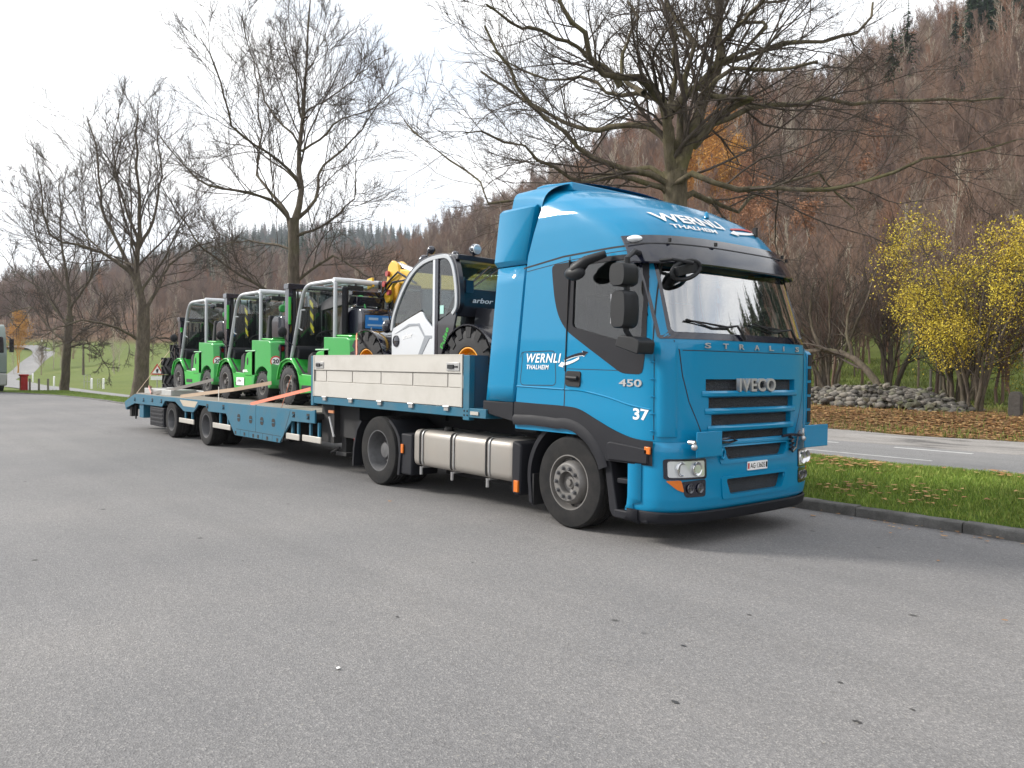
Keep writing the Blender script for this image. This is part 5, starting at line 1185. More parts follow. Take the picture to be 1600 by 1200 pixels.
# ramp mirror above the near door and front mirror
q = MB(); P = [(.20, -1.42, 2.55), (.28, -1.42, 2.62), (.40, -1.40, 2.70), (.56, -1.30, 2.76)]; q.tube(P, [.05, .075, .05, .035], 10); q.sphere((.27, -1.43, 2.585), .09, 14, 1.5, .7, .8); q.obj('kerb_mirror', dplas2, trk)
c0 = Vector(cabY(-.93, 2.60, .14)); q = MB(); q.tube([Vector(cabY(-1.12, 2.66, .03)), Vector(cabY(-1.0, 2.67, .16)), c0+Vector((.06, .08, .04))], .018); q.obj('front_mirror_arm', dplas2, trk)
q = MB(); pts = [c0+Vector((.03*math.cos(t), .17*math.cos(t)+.05, .085*math.sin(t)+.04*math.cos(t)-.02)) for t in np.linspace(0, 2*PI, 21)]; q.tube(pts, .022, 8); q.beam(c0+Vector((0, -.1, -.05)), c0+Vector((0, .2, .02)), .05, .09); q.obj('front_mirror', dplas2, trk, .01)
q = MB(); c1 = Vector(cabY(.95, 2.42, -.12)); q.sphere(c1, .09, 12, .5, .8, 1.6); q.obj('sun_shade', dplas2, trk)

# lettering on the near side, the roof and the door
for s_, fm, flip in ((-1, near, 1),):
    text_part('lettering', 'WERNLI', (-.635, -.095, 1.705, 1.802), fm, white, trk, off=.004, bold=.018, shear=.25, spacing=1.12)
    text_part('lettering', 'THALHEIM', (-.635, -.28, 1.635, 1.682), fm, white, trk, off=.004, bold=.018, shear=.25, spacing=1.12)
    text_part('number', '37', (.90, 1.085, 1.175, 1.285), fm, white, trk, off=.004, bold=.03)
    text_part('badge', '450', (.72, 1.0, 1.485, 1.555), fm, silver, trk, off=.006, bold=.02, extrude=.004)
def farx(x, z, off=0): q = far(-x, z, off); return q
def arrow(fm, cx, cz, sx, sz, m_, off, flip=1, nm='arrow'):
    # curved double-tapered arrow along a shallow arc; (0,0)-(1,1) box
    top = [(t, .35+.55*t-.9*(t-.5)**2*.6+.10) for t in np.linspace(.0, .78, 12)]; bot = [(t, y-.17-.10*t) for t, y in top]
    P = [(cx+flip*(x-.5)*sx, cz+(y-.5)*sz) for x, y in top+[(.76, .98), (1.0, .86), (.84, .52)]+bot[::-1]]
    q = MB(); patch(q, P, fm, off, .004, .05); return q.obj(nm, m_, trk)
arrow(near, .12, 1.765, .34, .13, white, .003); arrow(near, .125, 1.772, .34, .12, gblack, .0045)
def nflip(x, z, off=0): return near(x, 2*1.72-z, off)
arrow(nflip, .02, 1.72, .30, .13, white, .006, -1)
# roof lettering
def roofmap(y, t, off=0):
    """t runs up the roof (0..1) from z=2.96"""
    z = 2.955+t*.5; p = Vector(cabY(y, z, 0)); q = Vector(cabY(y, z+.02, 0)); w_ = (q-p).normalized(); r = Vector((0, 1, 0)); n = r.cross(w_); n = n if n.x > 0 else -n
    return tuple(p+n.normalized()*off)
text_part('lettering', 'WERNLI', (-.90, .02, .26, .46), roofmap, white, trk, off=.010, bold=.03, step=.06)
text_part('lettering', 'THALHEIM', (-.80, -.18, .13, .21), roofmap, white, trk, off=.010, bold=.03, step=.06)
def rm2(x, z, off=0): return roofmap(x, z, off)
arrow(rm2, .45, .36, .62, .20, redp, .010); 
def rm3(x, z, off=0): return roofmap(x, .56-z, off)
arrow(rm3, .36, .28, .60, .24, white, .013, -1)
q = MB(); q.lathe([(0, .07), (.02, .05), (.03, 0)], 14, 'z', roofmap(-.05, .55, 0)); q.obj('aerial_base', blue, trk)
q = MB(); c_ = Vector(roofmap(.62, .30, .02)); q.box(c_.x-.02, c_.x+.02, c_.y-.02, c_.y+.02, c_.z-.03, c_.z+.07); q.obj('aerial_base', chassis, trk)

# door handle
q = MB(); q.prism(rpoly([(-.02, 1.47), (.19, 1.46), (.20, 1.62), (-.01, 1.625)], .03), -1.262, -1.24); dh = q.obj('door_handle', chassis, trk, .004)
q = MB(); q.tube([(.02, -1.275, 1.555), (.17, -1.275, 1.55)], .022, 10); q.obj('grip', dplas2, dh)

# roof deflector, side fairings
for s in (-1, 1):
    q = MB()
    def fy(z): return 1.25-.02*max(0, z-1.2)
    P = [(-1.40, 1.27), (-.86, 1.27), (-.70, 2.765), (-1.25, 2.765)]
    v = []; n_ = 8
    for i in range(n_+1):
        t = i/n_; xa, xb = lerp(P[0][0], P[3][0], t), lerp(P[1][0], P[2][0], t); z = lerp(1.27, 2.765, t); y = fy(z)
        v += [(xa, s*(y-.12), z), (xa+.04, s*(y-.015), z), (xa+.12, s*(y+.0), z), (lerp(xa, xb, .6), s*(y+.004), z), (xb-.02, s*(y+.004), z), (xb, s*(y-.03), z), (xb, s*(y-.09), z)]
    q.add(v, [(i*7+j, i*7+j+1, (i+1)*7+j+1, (i+1)*7+j) for i in range(n_) for j in range(6)]); o = q.obj('side_fairing', blue, trk, ang=20); so_ = o.modifiers.new('solid', 'SOLIDIFY'); so_.thickness = .02; so_.offset = -1 if s < 0 else -1
    q = MB(); q.prism(rpoly([(-1.41, 1.265), (-.86, 1.265), (-.87, 1.05), (-1.41, 1.13)], .02), s*1.245, s*1.2); q.obj('fairing_skirt', dplas, trk, .01)
    # upper fairing, set outward
    q = MB(); v = []
    for z, xa, xb, y in ((2.78, -1.25, -.70, 1.215), (2.83, -1.25, -.69, 1.262), (3.38, -1.18, -.56, 1.25), (3.41, -1.17, -.56, 1.22)):
        v += [(xa, s*(y-.14), z), (xa+.02, s*(y-.02), z), (xa+.06, s*y, z), (xb-.03, s*y, z), (xb, s*(y-.02), z), (xb, s*(y-.1), z)]
    q.add(v, [(i*6+j, i*6+j+1, (i+1)*6+j+1, (i+1)*6+j) for i in range(3) for j in range(5)]); q.add([v[-6+j] for j in range(6)]+[(p[0], s*.9, p[2]) for p in v[-6:]], [(j, j+1, 7+j, 6+j) for j in range(5)])
    q.add([v[j] for j in range(6)]+[(p[0], s*.9, p[2]) for p in v[:6]], [(j, j+1, 7+j, 6+j) for j in range(5)]); q.obj('upper_side_fairing', blue, trk, ang=40)
q = MB(); v = []; NS = 28
for k in range(9):
    t = k/8; x = lerp(-1.08, -.50, t); n_e = lerp(7, 2.7, t**.7); w_ = lerp(1.13, 1.185, t); h = lerp(.27, .335, t); lean = .07*(1-t)
    for i in range(NS+1):
        a = PI*i/NS; c, si = math.cos(a), math.sin(a); y = -w_*abs(c)**(2/n_e)*(1 if c > 0 else -1); z = 3.385+h*abs(si)**(2/n_e)
        v.append((x+lean*(z-3.385)/h+(.10*(z-3.385)/h if k == 8 else 0), y, z))
q.add(v, [(k*(NS+1)+i, k*(NS+1)+i+1, (k+1)*(NS+1)+i+1, (k+1)*(NS+1)+i) for k in range(8) for i in range(NS)]+[tuple(range(NS+1))]); q.obj('roof_deflector', blue, trk, ang=50)
q = MB(); v = []
for i in range(17):
    y = lerp(-.86, .86, i/16); e = 1-abs(y/.86)**6*.5
    v += [(-.98, y, 3.60), (-.96, y, 3.64+.12*e), (-.86, y, 3.65+.12*e), (-.38, y, 3.675), (-.36, y, 3.58)]
q.add(v, [(5*i+j, 5*i+(j+1) % 5, 5*i+5+(j+1) % 5, 5*i+5+j) for i in range(16) for j in range(5)]+[(0, 1, 2, 3, 4), (80, 84, 83, 82, 81)]); q.obj('roof_wing', blue, trk, .01)

# lower cab trim, wheel arch, steps
for s in (-1, 1):
    def Y(t): return s*t
    q = MB(); fm = near if s < 0 else far
    # dark band: top edge follows the swoop under the door
    topc = spline([(-.83, 1.275), (-.45, 1.268), (-.05, 1.262), (.18, 1.24), (.42, 1.15), (.66, 1.06), (.9, 1.0), (1.14, .985)], 5)
    botc = spline([(-.83, 1.06), (-.45, 1.06), (-.05, 1.045), (.12, 1.0), (.30, .90), (.44, .76), (.60, .76), (1.14, .76)], 5)
    tt_ = np.linspace(0, len(topc)-1, 60); T_ = np.column_stack([np.interp(tt_, range(len(topc)), topc[:, i]) for i in (0, 1)]); B_ = np.column_stack([np.interp(tt_, range(len(botc)), botc[:, i]) for i in (0, 1)])
    v = []
    for (a, b), (c, d) in zip(T_, B_):
        for t, o_ in ((0, -.01), (0, .008), (.5, .014), (1, .010), (1, -.2)):
            x_, z_ = lerp(a, c, t), lerp(b, d, t); yy = (1.25 if x_ < .86 else 1.25*(1-((min(x_, 1.3)-.86)/.5)**5)**.2)+o_; v.append((x_, s*yy, z_))
    q.add(v, [(i*5+j, i*5+j+1, (i+1)*5+j+1, (i+1)*5+j) for i in range(59) for j in range(4)]); q.obj('sill_trim', dplas, trk, ang=45)
    # arch lip
    v = []
    arc = [(.605*math.cos(t)-.03, .47+.615*math.sin(t)) for t in np.linspace(math.radians(20), math.radians(100), 20)]+[(-.3, 1.085), (-.55, 1.09), (-.83, 1.08)]
    for (a, b) in arc:
        d_ = Vector((a+.03, b-.47)); d_.normalize()
        if a < -.2: d_ = Vector((0, 1))
        v += [(a-d_.x*.05, s*1.06, b-d_.y*.05), (a-d_.x*.055, s*1.275, b-d_.y*.055), (a+d_.x*.02, s*1.285, b+d_.y*.02), (a+d_.x*.055, s*1.262, b+d_.y*.055)]
    q = MB(); q.add(v, [(i*4+j, i*4+j+1, (i+1)*4+j+1, (i+1)*4+j) for i in range(len(arc)-1) for j in range(3)]); q.obj('wheel_arch', dplas, trk, .0, ang=50)
    # rear mudguard of the front wheel
    v = []
    arc = [(-.02+.60*math.cos(t), .47+.60*math.sin(t)) for t in np.linspace(math.radians(95), math.radians(192), 18)]+[(-.60, .28), (-.59, .17)]
    q = MB(); w0, w1 = s*1.19, s*.85
    for (a, b) in arc: v += [(a, w0, b), (a-.05, w0, b+.02), (a-.02, w1, b+.03), (a, w1, b)]
    q.add(v, [(i*4+j, i*4+(j+1) % 4, (i+1)*4+(j+1) % 4, (i+1)*4+j) for i in range(len(arc)-1) for j in range(4)]+[(0, 1, 2, 3)]); q.obj('mudguard', dplas, trk)
    q = MB(); q.box(-.60, -.58, min(w0*.99, w1), max(w0*.99, w1), .16, .5); q.obj('mud_flap', chassis, trk)
    # upper step fascia, steps
    q = MB(); q.prism(rpoly([(.58, .93), (.60, .77), (1.10, .77), (1.10, .915), (.62, .95)], .02), s*1.275, s*1.1); q.obj('step_fascia', dplas, trk, .012)
    q = MB(); q.prism(rpoly([(.52, .76), (.60, .76), (.72, .22), (.64, .22), (.60, .28)], .02), s*1.235, s*.98); q.obj('step_cheek', dplas, trk, .01)
    q = MB(); q.box(.62, 1.1, min(s*.98, s*.995), max(s*.98, s*.995), .24, .8); q.obj('step_back', chassis, trk)
    q = MB(); q.box(.68, 1.09, min(s*1.0, s*1.22), max(s*1.0, s*1.22), .55, .60); q.obj('step', dplas, trk, .01)
    q = MB(); q.box(.66, 1.09, min(s*.99, s*1.24), max(s*.99, s*1.24), .215, .30); q.obj('step', dplas, trk, .015)
# chassis
q = MB()
for y in (-.40, .40): q.box(-5.0, 1.0, y-.04, y+.04, .62, .90)
q.box(-3.95, -3.65, -.9, .9, .42, .56); q.box(-.1, .1, -.95, .95, .36, .50); q.box(-4.95, -4.85, -.42, .42, .64, .88); q.box(-2.2, -1.9, -.4, .4, .65, .85)
q.box(-.75, .6, -.55, .55, .55, 1.15); q.box(-4.3, -3.2, -.5, .5, .9, 1.0); q.obj('chassis', chassis, trk)
q = MB(); q.box(-1.25, -.85, -.9, .9, .9, 1.75); q.obj('air_intake', chassis, trk, .02)
# rear mudguards of drive wheels
for s in (-1, 1):
    v = []; w0, w1 = s*1.24, s*.62
    arc = [(-3.8+.58*math.cos(t), .47+.56*math.sin(t)) for t in np.linspace(math.radians(5), math.radians(78), 12)]+[(-3.75, 1.01)]
    q = MB()
    arcF = [(-3.26, .19), (-3.22, .50)]+[(-3.8+.60*math.cos(t), .47+.50*math.sin(t)) for t in np.linspace(math.radians(25), math.radians(60), 8)]
    for (a, b) in arcF: v += [(a, w0, b), (a+.05, w0, b+.02), (a+.05, w1, b+.02), (a, w1, b)]
    q.add(v, [(i*4+j, i*4+(j+1) % 4, (i+1)*4+(j+1) % 4, (i+1)*4+j) for i in range(len(arcF)-1) for j in range(4)]+[(0, 1, 2, 3)]); q.obj('mudguard', dplas, trk)
    q = MB(); v = []; arcR = [(-4.44, .20), (-4.42, .45), (-4.34, .72), (-4.22, .86)]
    for (a, b) in arcR: v += [(a, w0, b), (a-.04, w0, b+.01), (a-.04, w1, b+.01), (a, w1, b)]
    q.add(v, [(i*4+j, i*4+(j+1) % 4, (i+1)*4+(j+1) % 4, (i+1)*4+j) for i in range(3) for j in range(4)]); q.obj('mudguard', dplas, trk)
    q = MB(); q.box(-3.20, -2.94, min(s*1.22, s*.8), max(s*1.22, s*.8), .22, .76); q.obj('battery_box', dplas, trk, .02)
    q = MB(); q.box(-3.17, -3.12, min(s*1.224, s*1.245), max(s*1.224, s*1.245), .50, .62); q.obj('side_reflector', orange, trk, .004)
    q = MB(); q.box(-4.47, -4.45, min(s*1.18, s*1.22), max(s*1.18, s*1.22), .5, .6); q.obj('side_reflector', redm, trk, .004)
# fuel tank with straps
P = rpoly([(-1.20, .36), (-1.20, .83), (-.60, .83), (-.60, .36)], .09, 5)
q = MB(); n = len(P); v = [(-2.93, y*.97-.02, (z-.6)*.94+.6) for y, z in P]+[(-2.90, y, z) for y, z in P]+[(-.98, y, z) for y, z in P]+[(-.94, y*.97-.02, (z-.6)*.94+.6) for y, z in P]
q.add(v, [(r*n+i, r*n+(i+1) % n, (r+1)*n+(i+1) % n, (r+1)*n+i) for r in range(3) for i in range(n)]+[tuple(range(n)), tuple(range(3*n, 4*n))[::-1]]); ft = q.obj('fuel_tank', tankm, trk, ang=40)
for x in (-2.74, -2.06, -1.36):
    P2 = rpoly([(-1.208, .352), (-1.208, .838), (-.6, .838)], .09, 5)
    for dx in (-.03, .03):
        q = MB(); q.add([(x+dx-.012, y, z) for y, z in P2]+[(x+dx+.012, y, z) for y, z in P2], [(i, i+1, len(P2)+i+1, len(P2)+i) for i in range(len(P2)-1)]); o = q.obj('tank_strap', chassis if dx < 0 else steel, ft); so_ = o.modifiers.new('s', 'SOLIDIFY'); so_.thickness = .006; so_.offset = 0
    q = MB(); q.box(x-.035, x+.035, -1.20, -1.0, .345, .36); q.tube([(x, -1.20, .36), (x, -1.20, .26)], .02, 8); q.obj('strap_bracket', steel, ft)
q = MB(); q.lathe([(0, .07), (.05, .07), (.06, .04), (.06, 0)], 18, 'z', (-2.42, -1.0, .82)); q.obj('filler_cap', chassis, ft)
q = MB(); q.prism(rpoly([(-.93, .25), (-.79, .22), (-.77, .80), (-.93, .84)], .05), -1.2, -.85); ab = q.obj('side_tank', dplas, trk, .02)
q = MB(); q.box(-.87, -.80, -1.222, -1.195, .27, .40); q.obj('side_reflector', orange, ab, .004)
q = MB(); q.box(-3.0, -.8, -.62, -.5, .2, .3); q.box(-1.0, -.6, -.6, .6, .3, .8); q.obj('exhaust_box', chassis, trk)

# ------------- wheels
def truck_wheel(x, y_out, R, W, parent, front=False, dual=False, rimr=None, off=(0, 0, 0), s=-1):
    rr_ = rimr or R*.60
    c = (x, y_out-s*W/2, R)       # centre; s=-1 near side outward is -y
    o_ = s*W/2
    tp = [(rr_, -.98*W/2), (rr_+.02, -W/2), (R*.80, -W/2*1.04), (R*.95, -W/2*.98), (R-.006, -W/2*.86)]
    n_g = 4; L_ = W*.80
    for g in range(n_g):
        y = -L_/2+L_*(g+.5)/n_g; tp += [(R, y-.016), (R, y-.0155), (R-.012, y-.008), (R-.012, y+.008), (R, y+.0155)]
    tp += [(R-.006, W/2*.86), (R*.95, W/2*.98), (R*.80, W/2*1.04), (rr_+.02, W/2), (rr_, .98*W/2), (rr_-.01, 0)]
    q = MB(); q.lathe(tp, 64, 'y', c, True)
    wobj_r = MB()
    if front:
        rp = [(rr_+.004, o_*.98), (rr_-.012, o_*.98), (rr_-.02, o_*.80), (rr_-.035, o_*.45), (rr_*.82, o_*.50), (rr_*.74, o_*.95), (rr_*.70, o_*1.10), (rr_*.66, o_*1.16), (rr_*.40, o_*1.16), (rr_*.385, o_*1.10), (rr_*.38, o_*.7), (rr_*.24, o_*.62), (rr_*.22, o_*.85), (0, o_*.88)]
    else:
        rp = [(rr_+.004, o_*.98), (rr_-.012, o_*.98), (rr_-.022, o_*.85), (rr_-.04, o_*.2), (rr_*.80, o_*-.1), (rr_*.72, o_*-.42), (rr_*.42, o_*-.46), (rr_*.40, o_*.0), (rr_*.36, o_*.25), (rr_*.15, o_*.3), (0, o_*.3)]
    wobj_r.lathe(rp, 56, 'y', c)
    w_ = wobj_r.obj('wheel', rimgrey if front else rimdark, parent, off=off, ang=30)
    q.obj('tyre', rubber, w_, off=off, ang=35)
    nb = MB(); R_n = rr_*.53 if front else rr_*.57; yn = o_*1.17 if front else o_*-.44
    for k in range(10):
        a = 2*PI*k/10; cc_ = (x+R_n*math.cos(a), c[1]+yn, R+R_n*math.sin(a)); b = len(nb.v)
        nb.lathe([(.0, s*.030), (.013, s*.030), (.017, s*.022), (.017, 0), (.026, s*.001), (.026, -s*.004)], 8, 'y', cc_)
    nb.obj('wheel_nuts', rimdark if front else rimgrey, w_, off=off)
    hb = MB()
    nh = 10 if front else 8; RH = rr_*.80 if front else rr_*.66
    for k in range(nh):
        a = 2*PI*(k+.5)/nh; cc_ = (x+RH*math.cos(a), c[1]+(o_*.52 if front else -o_*.38), R+RH*math.sin(a)); 
        hb.lathe([(0, s*.012), (rr_*.075, s*.010), (rr_*.08, 0)], 12, 'y', cc_)
    hb.obj('hand_holes', chassis, w_, off=off)
    if front:
        k_ = MB(); k_.lathe([(0, s*.02), (.035, s*.018), (.04, 0)], 6, 'y', (x, c[1]+o_*.88, R)); k_.obj('hub_cap', rimgrey, w_, off=off)
    if dual:
        c2 = (x, c[1]-s*(W+.05), R); q = MB(); q.lathe(tp, 48, 'y', c2, True); q.lathe([(rr_-.01, -W/2), (rr_-.02, W/2)], 32, 'y', c2); q.obj('inner_tyre', rubber, w_, off=off)
    return w_
truck_wheel(0, -1.215, .475, .30, trk, True, s=-1); truck_wheel(0, 1.215, .475, .30, trk, True, s=1)
truck_wheel(-3.8, -1.215, .475, .29, trk, False, True, s=-1); truck_wheel(-3.8, 1.215, .475, .29, trk, False, True, s=1)

# ================================================================== TRAILER
TO = (-9, 0, 0)
trl = thing('low_loader_trailer', 'dull blue low loader trailer with pale aluminium drop side on its raised front deck', 'trailer', TO)
def T(mb, name, m, parent=None, bevel=0, **k): return mb.obj(name, m, parent or trl, bevel, off=TO, **k)
# raised front deck
q = MB(); q.box(-5.74, -1.32, -1.27, 1.27, 1.055, 1.165); T(q, 'front_deck_frame', tblue, None, .006)
q = MB(); q.box(-5.70, -1.75, -1.2, 1.2, 1.165, 1.185); T(q, 'front_deck_floor', wood)
q = MB(); q.box(-5.6, -1.4, -.45, .45, .88, 1.055); q.box(-5.7, -5.3, -1.1, 1.1, .45, 1.05); q.box(-3.9, -3.2, -.5, .5, .98, 1.06); q.box(-5.55, -4.7, -1.0, 1.0, .55, 1.05); T(q, 'gooseneck', chassis)
for y in (-1.275, 1.275):
    s = -1 if y < 0 else 1
    for x0, x1 in ((-5.74, -5.655), (-1.76, -1.635)):
        q = MB(); q.box(x0, x1, min(y, y-s*.08), max(y, y-s*.08), 1.02, 1.79); T(q, 'corner_post', tblue, None, .006)
    # the drop side: two wide boards and a recessed band of five panels, each a piece
    ds = MB(); ds.box(-5.65, -1.765, min(y-s*.022, y-s*.036), max(y-s*.022, y-s*.036), 1.17, 1.785); d_ = T(ds, 'drop_side', alud, None)
    def B(x0, x1, z0, z1, o0=.0, nm='side_board', m_=alud):
        q = MB(); q.box(x0, x1, min(y+s*o0, y-s*.0225), max(y+s*o0, y-s*.0225), z0, z1); return T(q, nm, m_, d_, .003)
    B(-5.65, -1.765, 1.575, 1.785, .006); B(-5.65, -1.765, 1.172, 1.395, .006)
    xs = [-5.60, -5.245, -4.45, -3.655, -2.865, -2.085, -1.80]
    for a_, b2 in zip(xs[:-1], xs[1:]): B(a_+.012, b2-.012, 1.404, 1.562, -.011)
    q = MB(); q.box(-5.65, -5.62, min(y, y+s*.012), max(y, y+s*.012), 1.17, 1.79); q.box(-1.79, -1.765, min(y, y+s*.012), max(y, y+s*.012), 1.17, 1.79); q.box(-5.65, -1.765, min(y-s*.02, y+s*.008), max(y-s*.02, y+s*.008), 1.782, 1.80); T(q, 'side_edging', alu, d_)
    for xa in (-5.43, -1.95):
        q = MB(); q.box(xa-.13, xa+.13, min(y+s*.004, y+s*.016), max(y+s*.004, y+s*.016), 1.60, 1.70); lt = T(q, 'latch', steel, d_, .003)
        q = MB(); q.box(xa-.10, xa+.02, min(y+s*.014, y+s*.03), max(y+s*.014, y+s*.03), 1.625, 1.675); q.box(xa+.03, xa+.10, min(y+s*.014, y+s*.024), max(y+s*.014, y+s*.024), 1.64, 1.66); T(q, 'latch_handle', chassis, lt, .002)
    for xa in (-5.26, -4.46, -3.65, -2.87, -2.08):
        q = MB(); q.box(xa-.045, xa+.045, min(y-s*.01, y+s*.02), max(y-s*.01, y+s*.02), 1.115, 1.165); q.tube([(xa-.06, y+s*.015, 1.165), (xa+.06, y+s*.015, 1.165)], .014, 8); T(q, 'hinge', steel, d_)
    q = MB()
    for z in (1.08, 1.13):
        for xa in (-1.73, -1.67): q.lathe([(0, s*.008), (.011, s*.006), (.011, 0)], 8, 'y', (xa, y+0, z))
    T(q, 'rivets', chassis)
q = MB(); q.box(-1.74, -1.68, -1.19, 1.19, 1.165, 1.79); T(q, 'headboard', mat('headboard_paint', (.035, .09, .15), .5, 0, 0, (.08, .1, .12), .5, 5))
q = MB(); q.box(-5.74, -5.68, -1.19, 1.19, 1.165, 1.4); T(q, 'rear_board', tblue)
for y in (-.9, .9):
    q = MB(); q.box(-5.30, -5.16, y-.07, y+.07, .32, 1.05); q.box(-5.40, -5.06, y-.12, y+.12, .26, .32); q.tube([(-5.3, y-.1, .38), (-5.58, y-.1, .28)], .02); T(q, 'landing_leg', chassis, None, .01)
q = MB(); q.tube([(-5.45, -1.1, .85), (-5.3, -1.1, .55)], .02); T(q, 'crank', steel)
q = MB(); q.box(-5.18, -5.02, -1.262, -1.245, .93, .97); T(q, 'side_lamp', mat('amber_dim', (.45, .18, .08), .4))
q = MB(); q.box(-1.60, -1.45, -1.285, -1.272, 1.09, 1.13); T(q, 'maker_plate', alu)
# low deck
OUT = [(-16.17, .66), (-15.38, .86), (-15.0, .885), (-5.74, .93), (-5.62, .95), (-5.62, .74), (-6.45, .73), (-6.62, .60), (-6.90, .34), (-8.86, .33), (-9.30, .705), (-10.24, .70), (-10.36, .80), (-10.80, .805), (-11.10, .64), (-11.68, .63), (-12.25, .81), (-12.95, .80), (-13.17, .66), (-15.30, .65), (-16.10, .49)]
for s in (-1, 1):
    q = MB(); q.prism(OUT, s*1.265, s*1.235); sp_ = T(q, 'side_panel', tblue, None, .004)
    if s < 0:
        for x in (-8.67, -8.12, -7.63, -7.15):
            q = MB(); q.prism(rpoly([(x-.07, .59), (x+.07, .59), (x+.07, .73), (x-.07, .73)], .06, 6), -1.2675, -1.25); h_ = T(q, 'oval_hole', chassis, sp_)
            q = MB(); q.box(x-.07, x+.07, -1.275, -1.266, .655, .668); T(q, 'hole_bar', tblue, sp_)
    for x, z in ((-15.27, .745), (-14.55, .76), (-13.87, .78), (-13.20, .785), (-10.29, .80), (-9.43, .82), (-6.37, .84), (-5.85, .835)):
        q = MB(); q.box(x-.05, x+.05, min(s*1.2675, s*1.25), max(s*1.2675, s*1.25), z-.045, z+.045); T(q, 'lashing_pocket', chassis, sp_)
        q = MB(); q.tube([(x-.03, s*1.27, z+.01), (x, s*1.285, z-.03), (x+.03, s*1.27, z+.01)], .01, 6); T(q, 'lashing_ring', tblue, sp_)
    for x in (-8.82, -8.40, -8.0, -7.79, -7.40, -6.99):
        q = MB(); q.box(x-.035, x+.035, min(s*1.2675, s*1.25), max(s*1.2675, s*1.25), .35, .41); T(q, 'lashing_pocket', chassis, sp_)
    q = MB(); q.prism([(-8.78, .455), (-6.86, .455), (-6.86, .447), (-8.78, .447)], s*1.2665, s*1.25); q.prism([(-7.9, .447), (-7.892, .447), (-7.892, .93), (-7.9, .93)], s*1.2665, s*1.25); q.prism([(-6.50, .90), (-6.49, .90), (-6.80, .36), (-6.815, .36)], s*1.2665, s*1.25)
    for x in (-8.6, -8.2, -7.6, -7.2): q.prism([(x, .34), (x+.006, .34), (x+.006, .455), (x, .455)], s*1.2665, s*1.25)
    T(q, 'plate_joints', chassis, sp_, smooth=False)
    q = MB(); q.prism([(-11.95, .868), (-10.84, .868), (-11.02, .74), (-11.72, .74)], s*1.2675, s*1.24); T(q, 'wheel_cover_board', mat('pale_board', (.42, .36, .28), .7), sp_)
    for a_, b2, z in ((-12.04, -11.13, .43), (-10.04, -9.13, .445), (-6.69, -6.20, .475), (-6.09, -5.45, .485)):
        q = MB(); q.box(a_, b2, min(s*1.25, s*1.225), max(s*1.25, s*1.225), z-.05, z+.05); sg = T(q, 'side_guard', alu, None, .008)
        q = MB()
        for x in (lerp(a_, b2, .35), lerp(a_, b2, .8)): q.box(x-.025, x+.025, min(s*1.224, s*1.19), max(s*1.224, s*1.19), z, .75)
        T(q, 'guard_post', tblue, sg)
q = MB(); q.box(-15.38, -5.64, -1.235, 1.235, .80, .885); T(q, 'deck_frame', chassis)
# deck planks, laid lengthways with gaps
npl = 10
for k in range(npl):
    y0 = -1.23+k*.246
    q = MB(); q.box(-15.3, -5.76, y0+.006, y0+.240, .885, .905+.002*(k % 3)); T(q, 'plank', wood, None, .003)
q = MB(); q.prism([(-16.17, .66), (-15.38, .86), (-15.30, .88), (-15.30, .80), (-16.1, .60)], -1.23, 1.23); T(q, 'tail_slope', tblue)
q = MB(); q.box(-16.16, -16.05, -1.24, 1.24, .46, .64); T(q, 'rear_beam', tblue)
for y in (-1.12, 1.12):
    q = MB(); q.box(-15.05, -14.72, y-.1, y+.1, .32, .66); T(q, 'tail_support', tblue, None, .006)
    q = MB(); q.box(-15.95, -15.8, y-.08, y+.08, .30, .64); q.tube([(-15.7, y, .6), (-15.7, y, .24)], .02); T(q, 'tail_prop', chassis, None, .006)
q = MB(); q.box(-14.15, -13.14, -1.235, -.75, .19, .63); tb = T(q, 'tool_box', dplas, None, .02)
for k in range(4): q = MB(); q.box(-14.10, -13.2, -1.245, -1.233, .25+k*.09, .30+k*.09); T(q, 'box_rib', dplas, tb, .008)
q = MB()
for y in (-.45, .45): q.box(-15.3, -5.6, y-.06, y+.06, .5, .80)
for x in (-12.65, -10.5): q.box(x-.08, x+.08, -.9, .9, .3, .45)
q.box(-9, -6.6, -1.15, 1.15, .42, .80); T(q, 'trailer_chassis', chassis)
for x in (-12.65, -10.5):
    for s in (-1, 1): truck_wheel(x, s*1.22, .395, .30, trl, False, True, rimr=.245, off=TO, s=s)
# strap winches / chain on deck

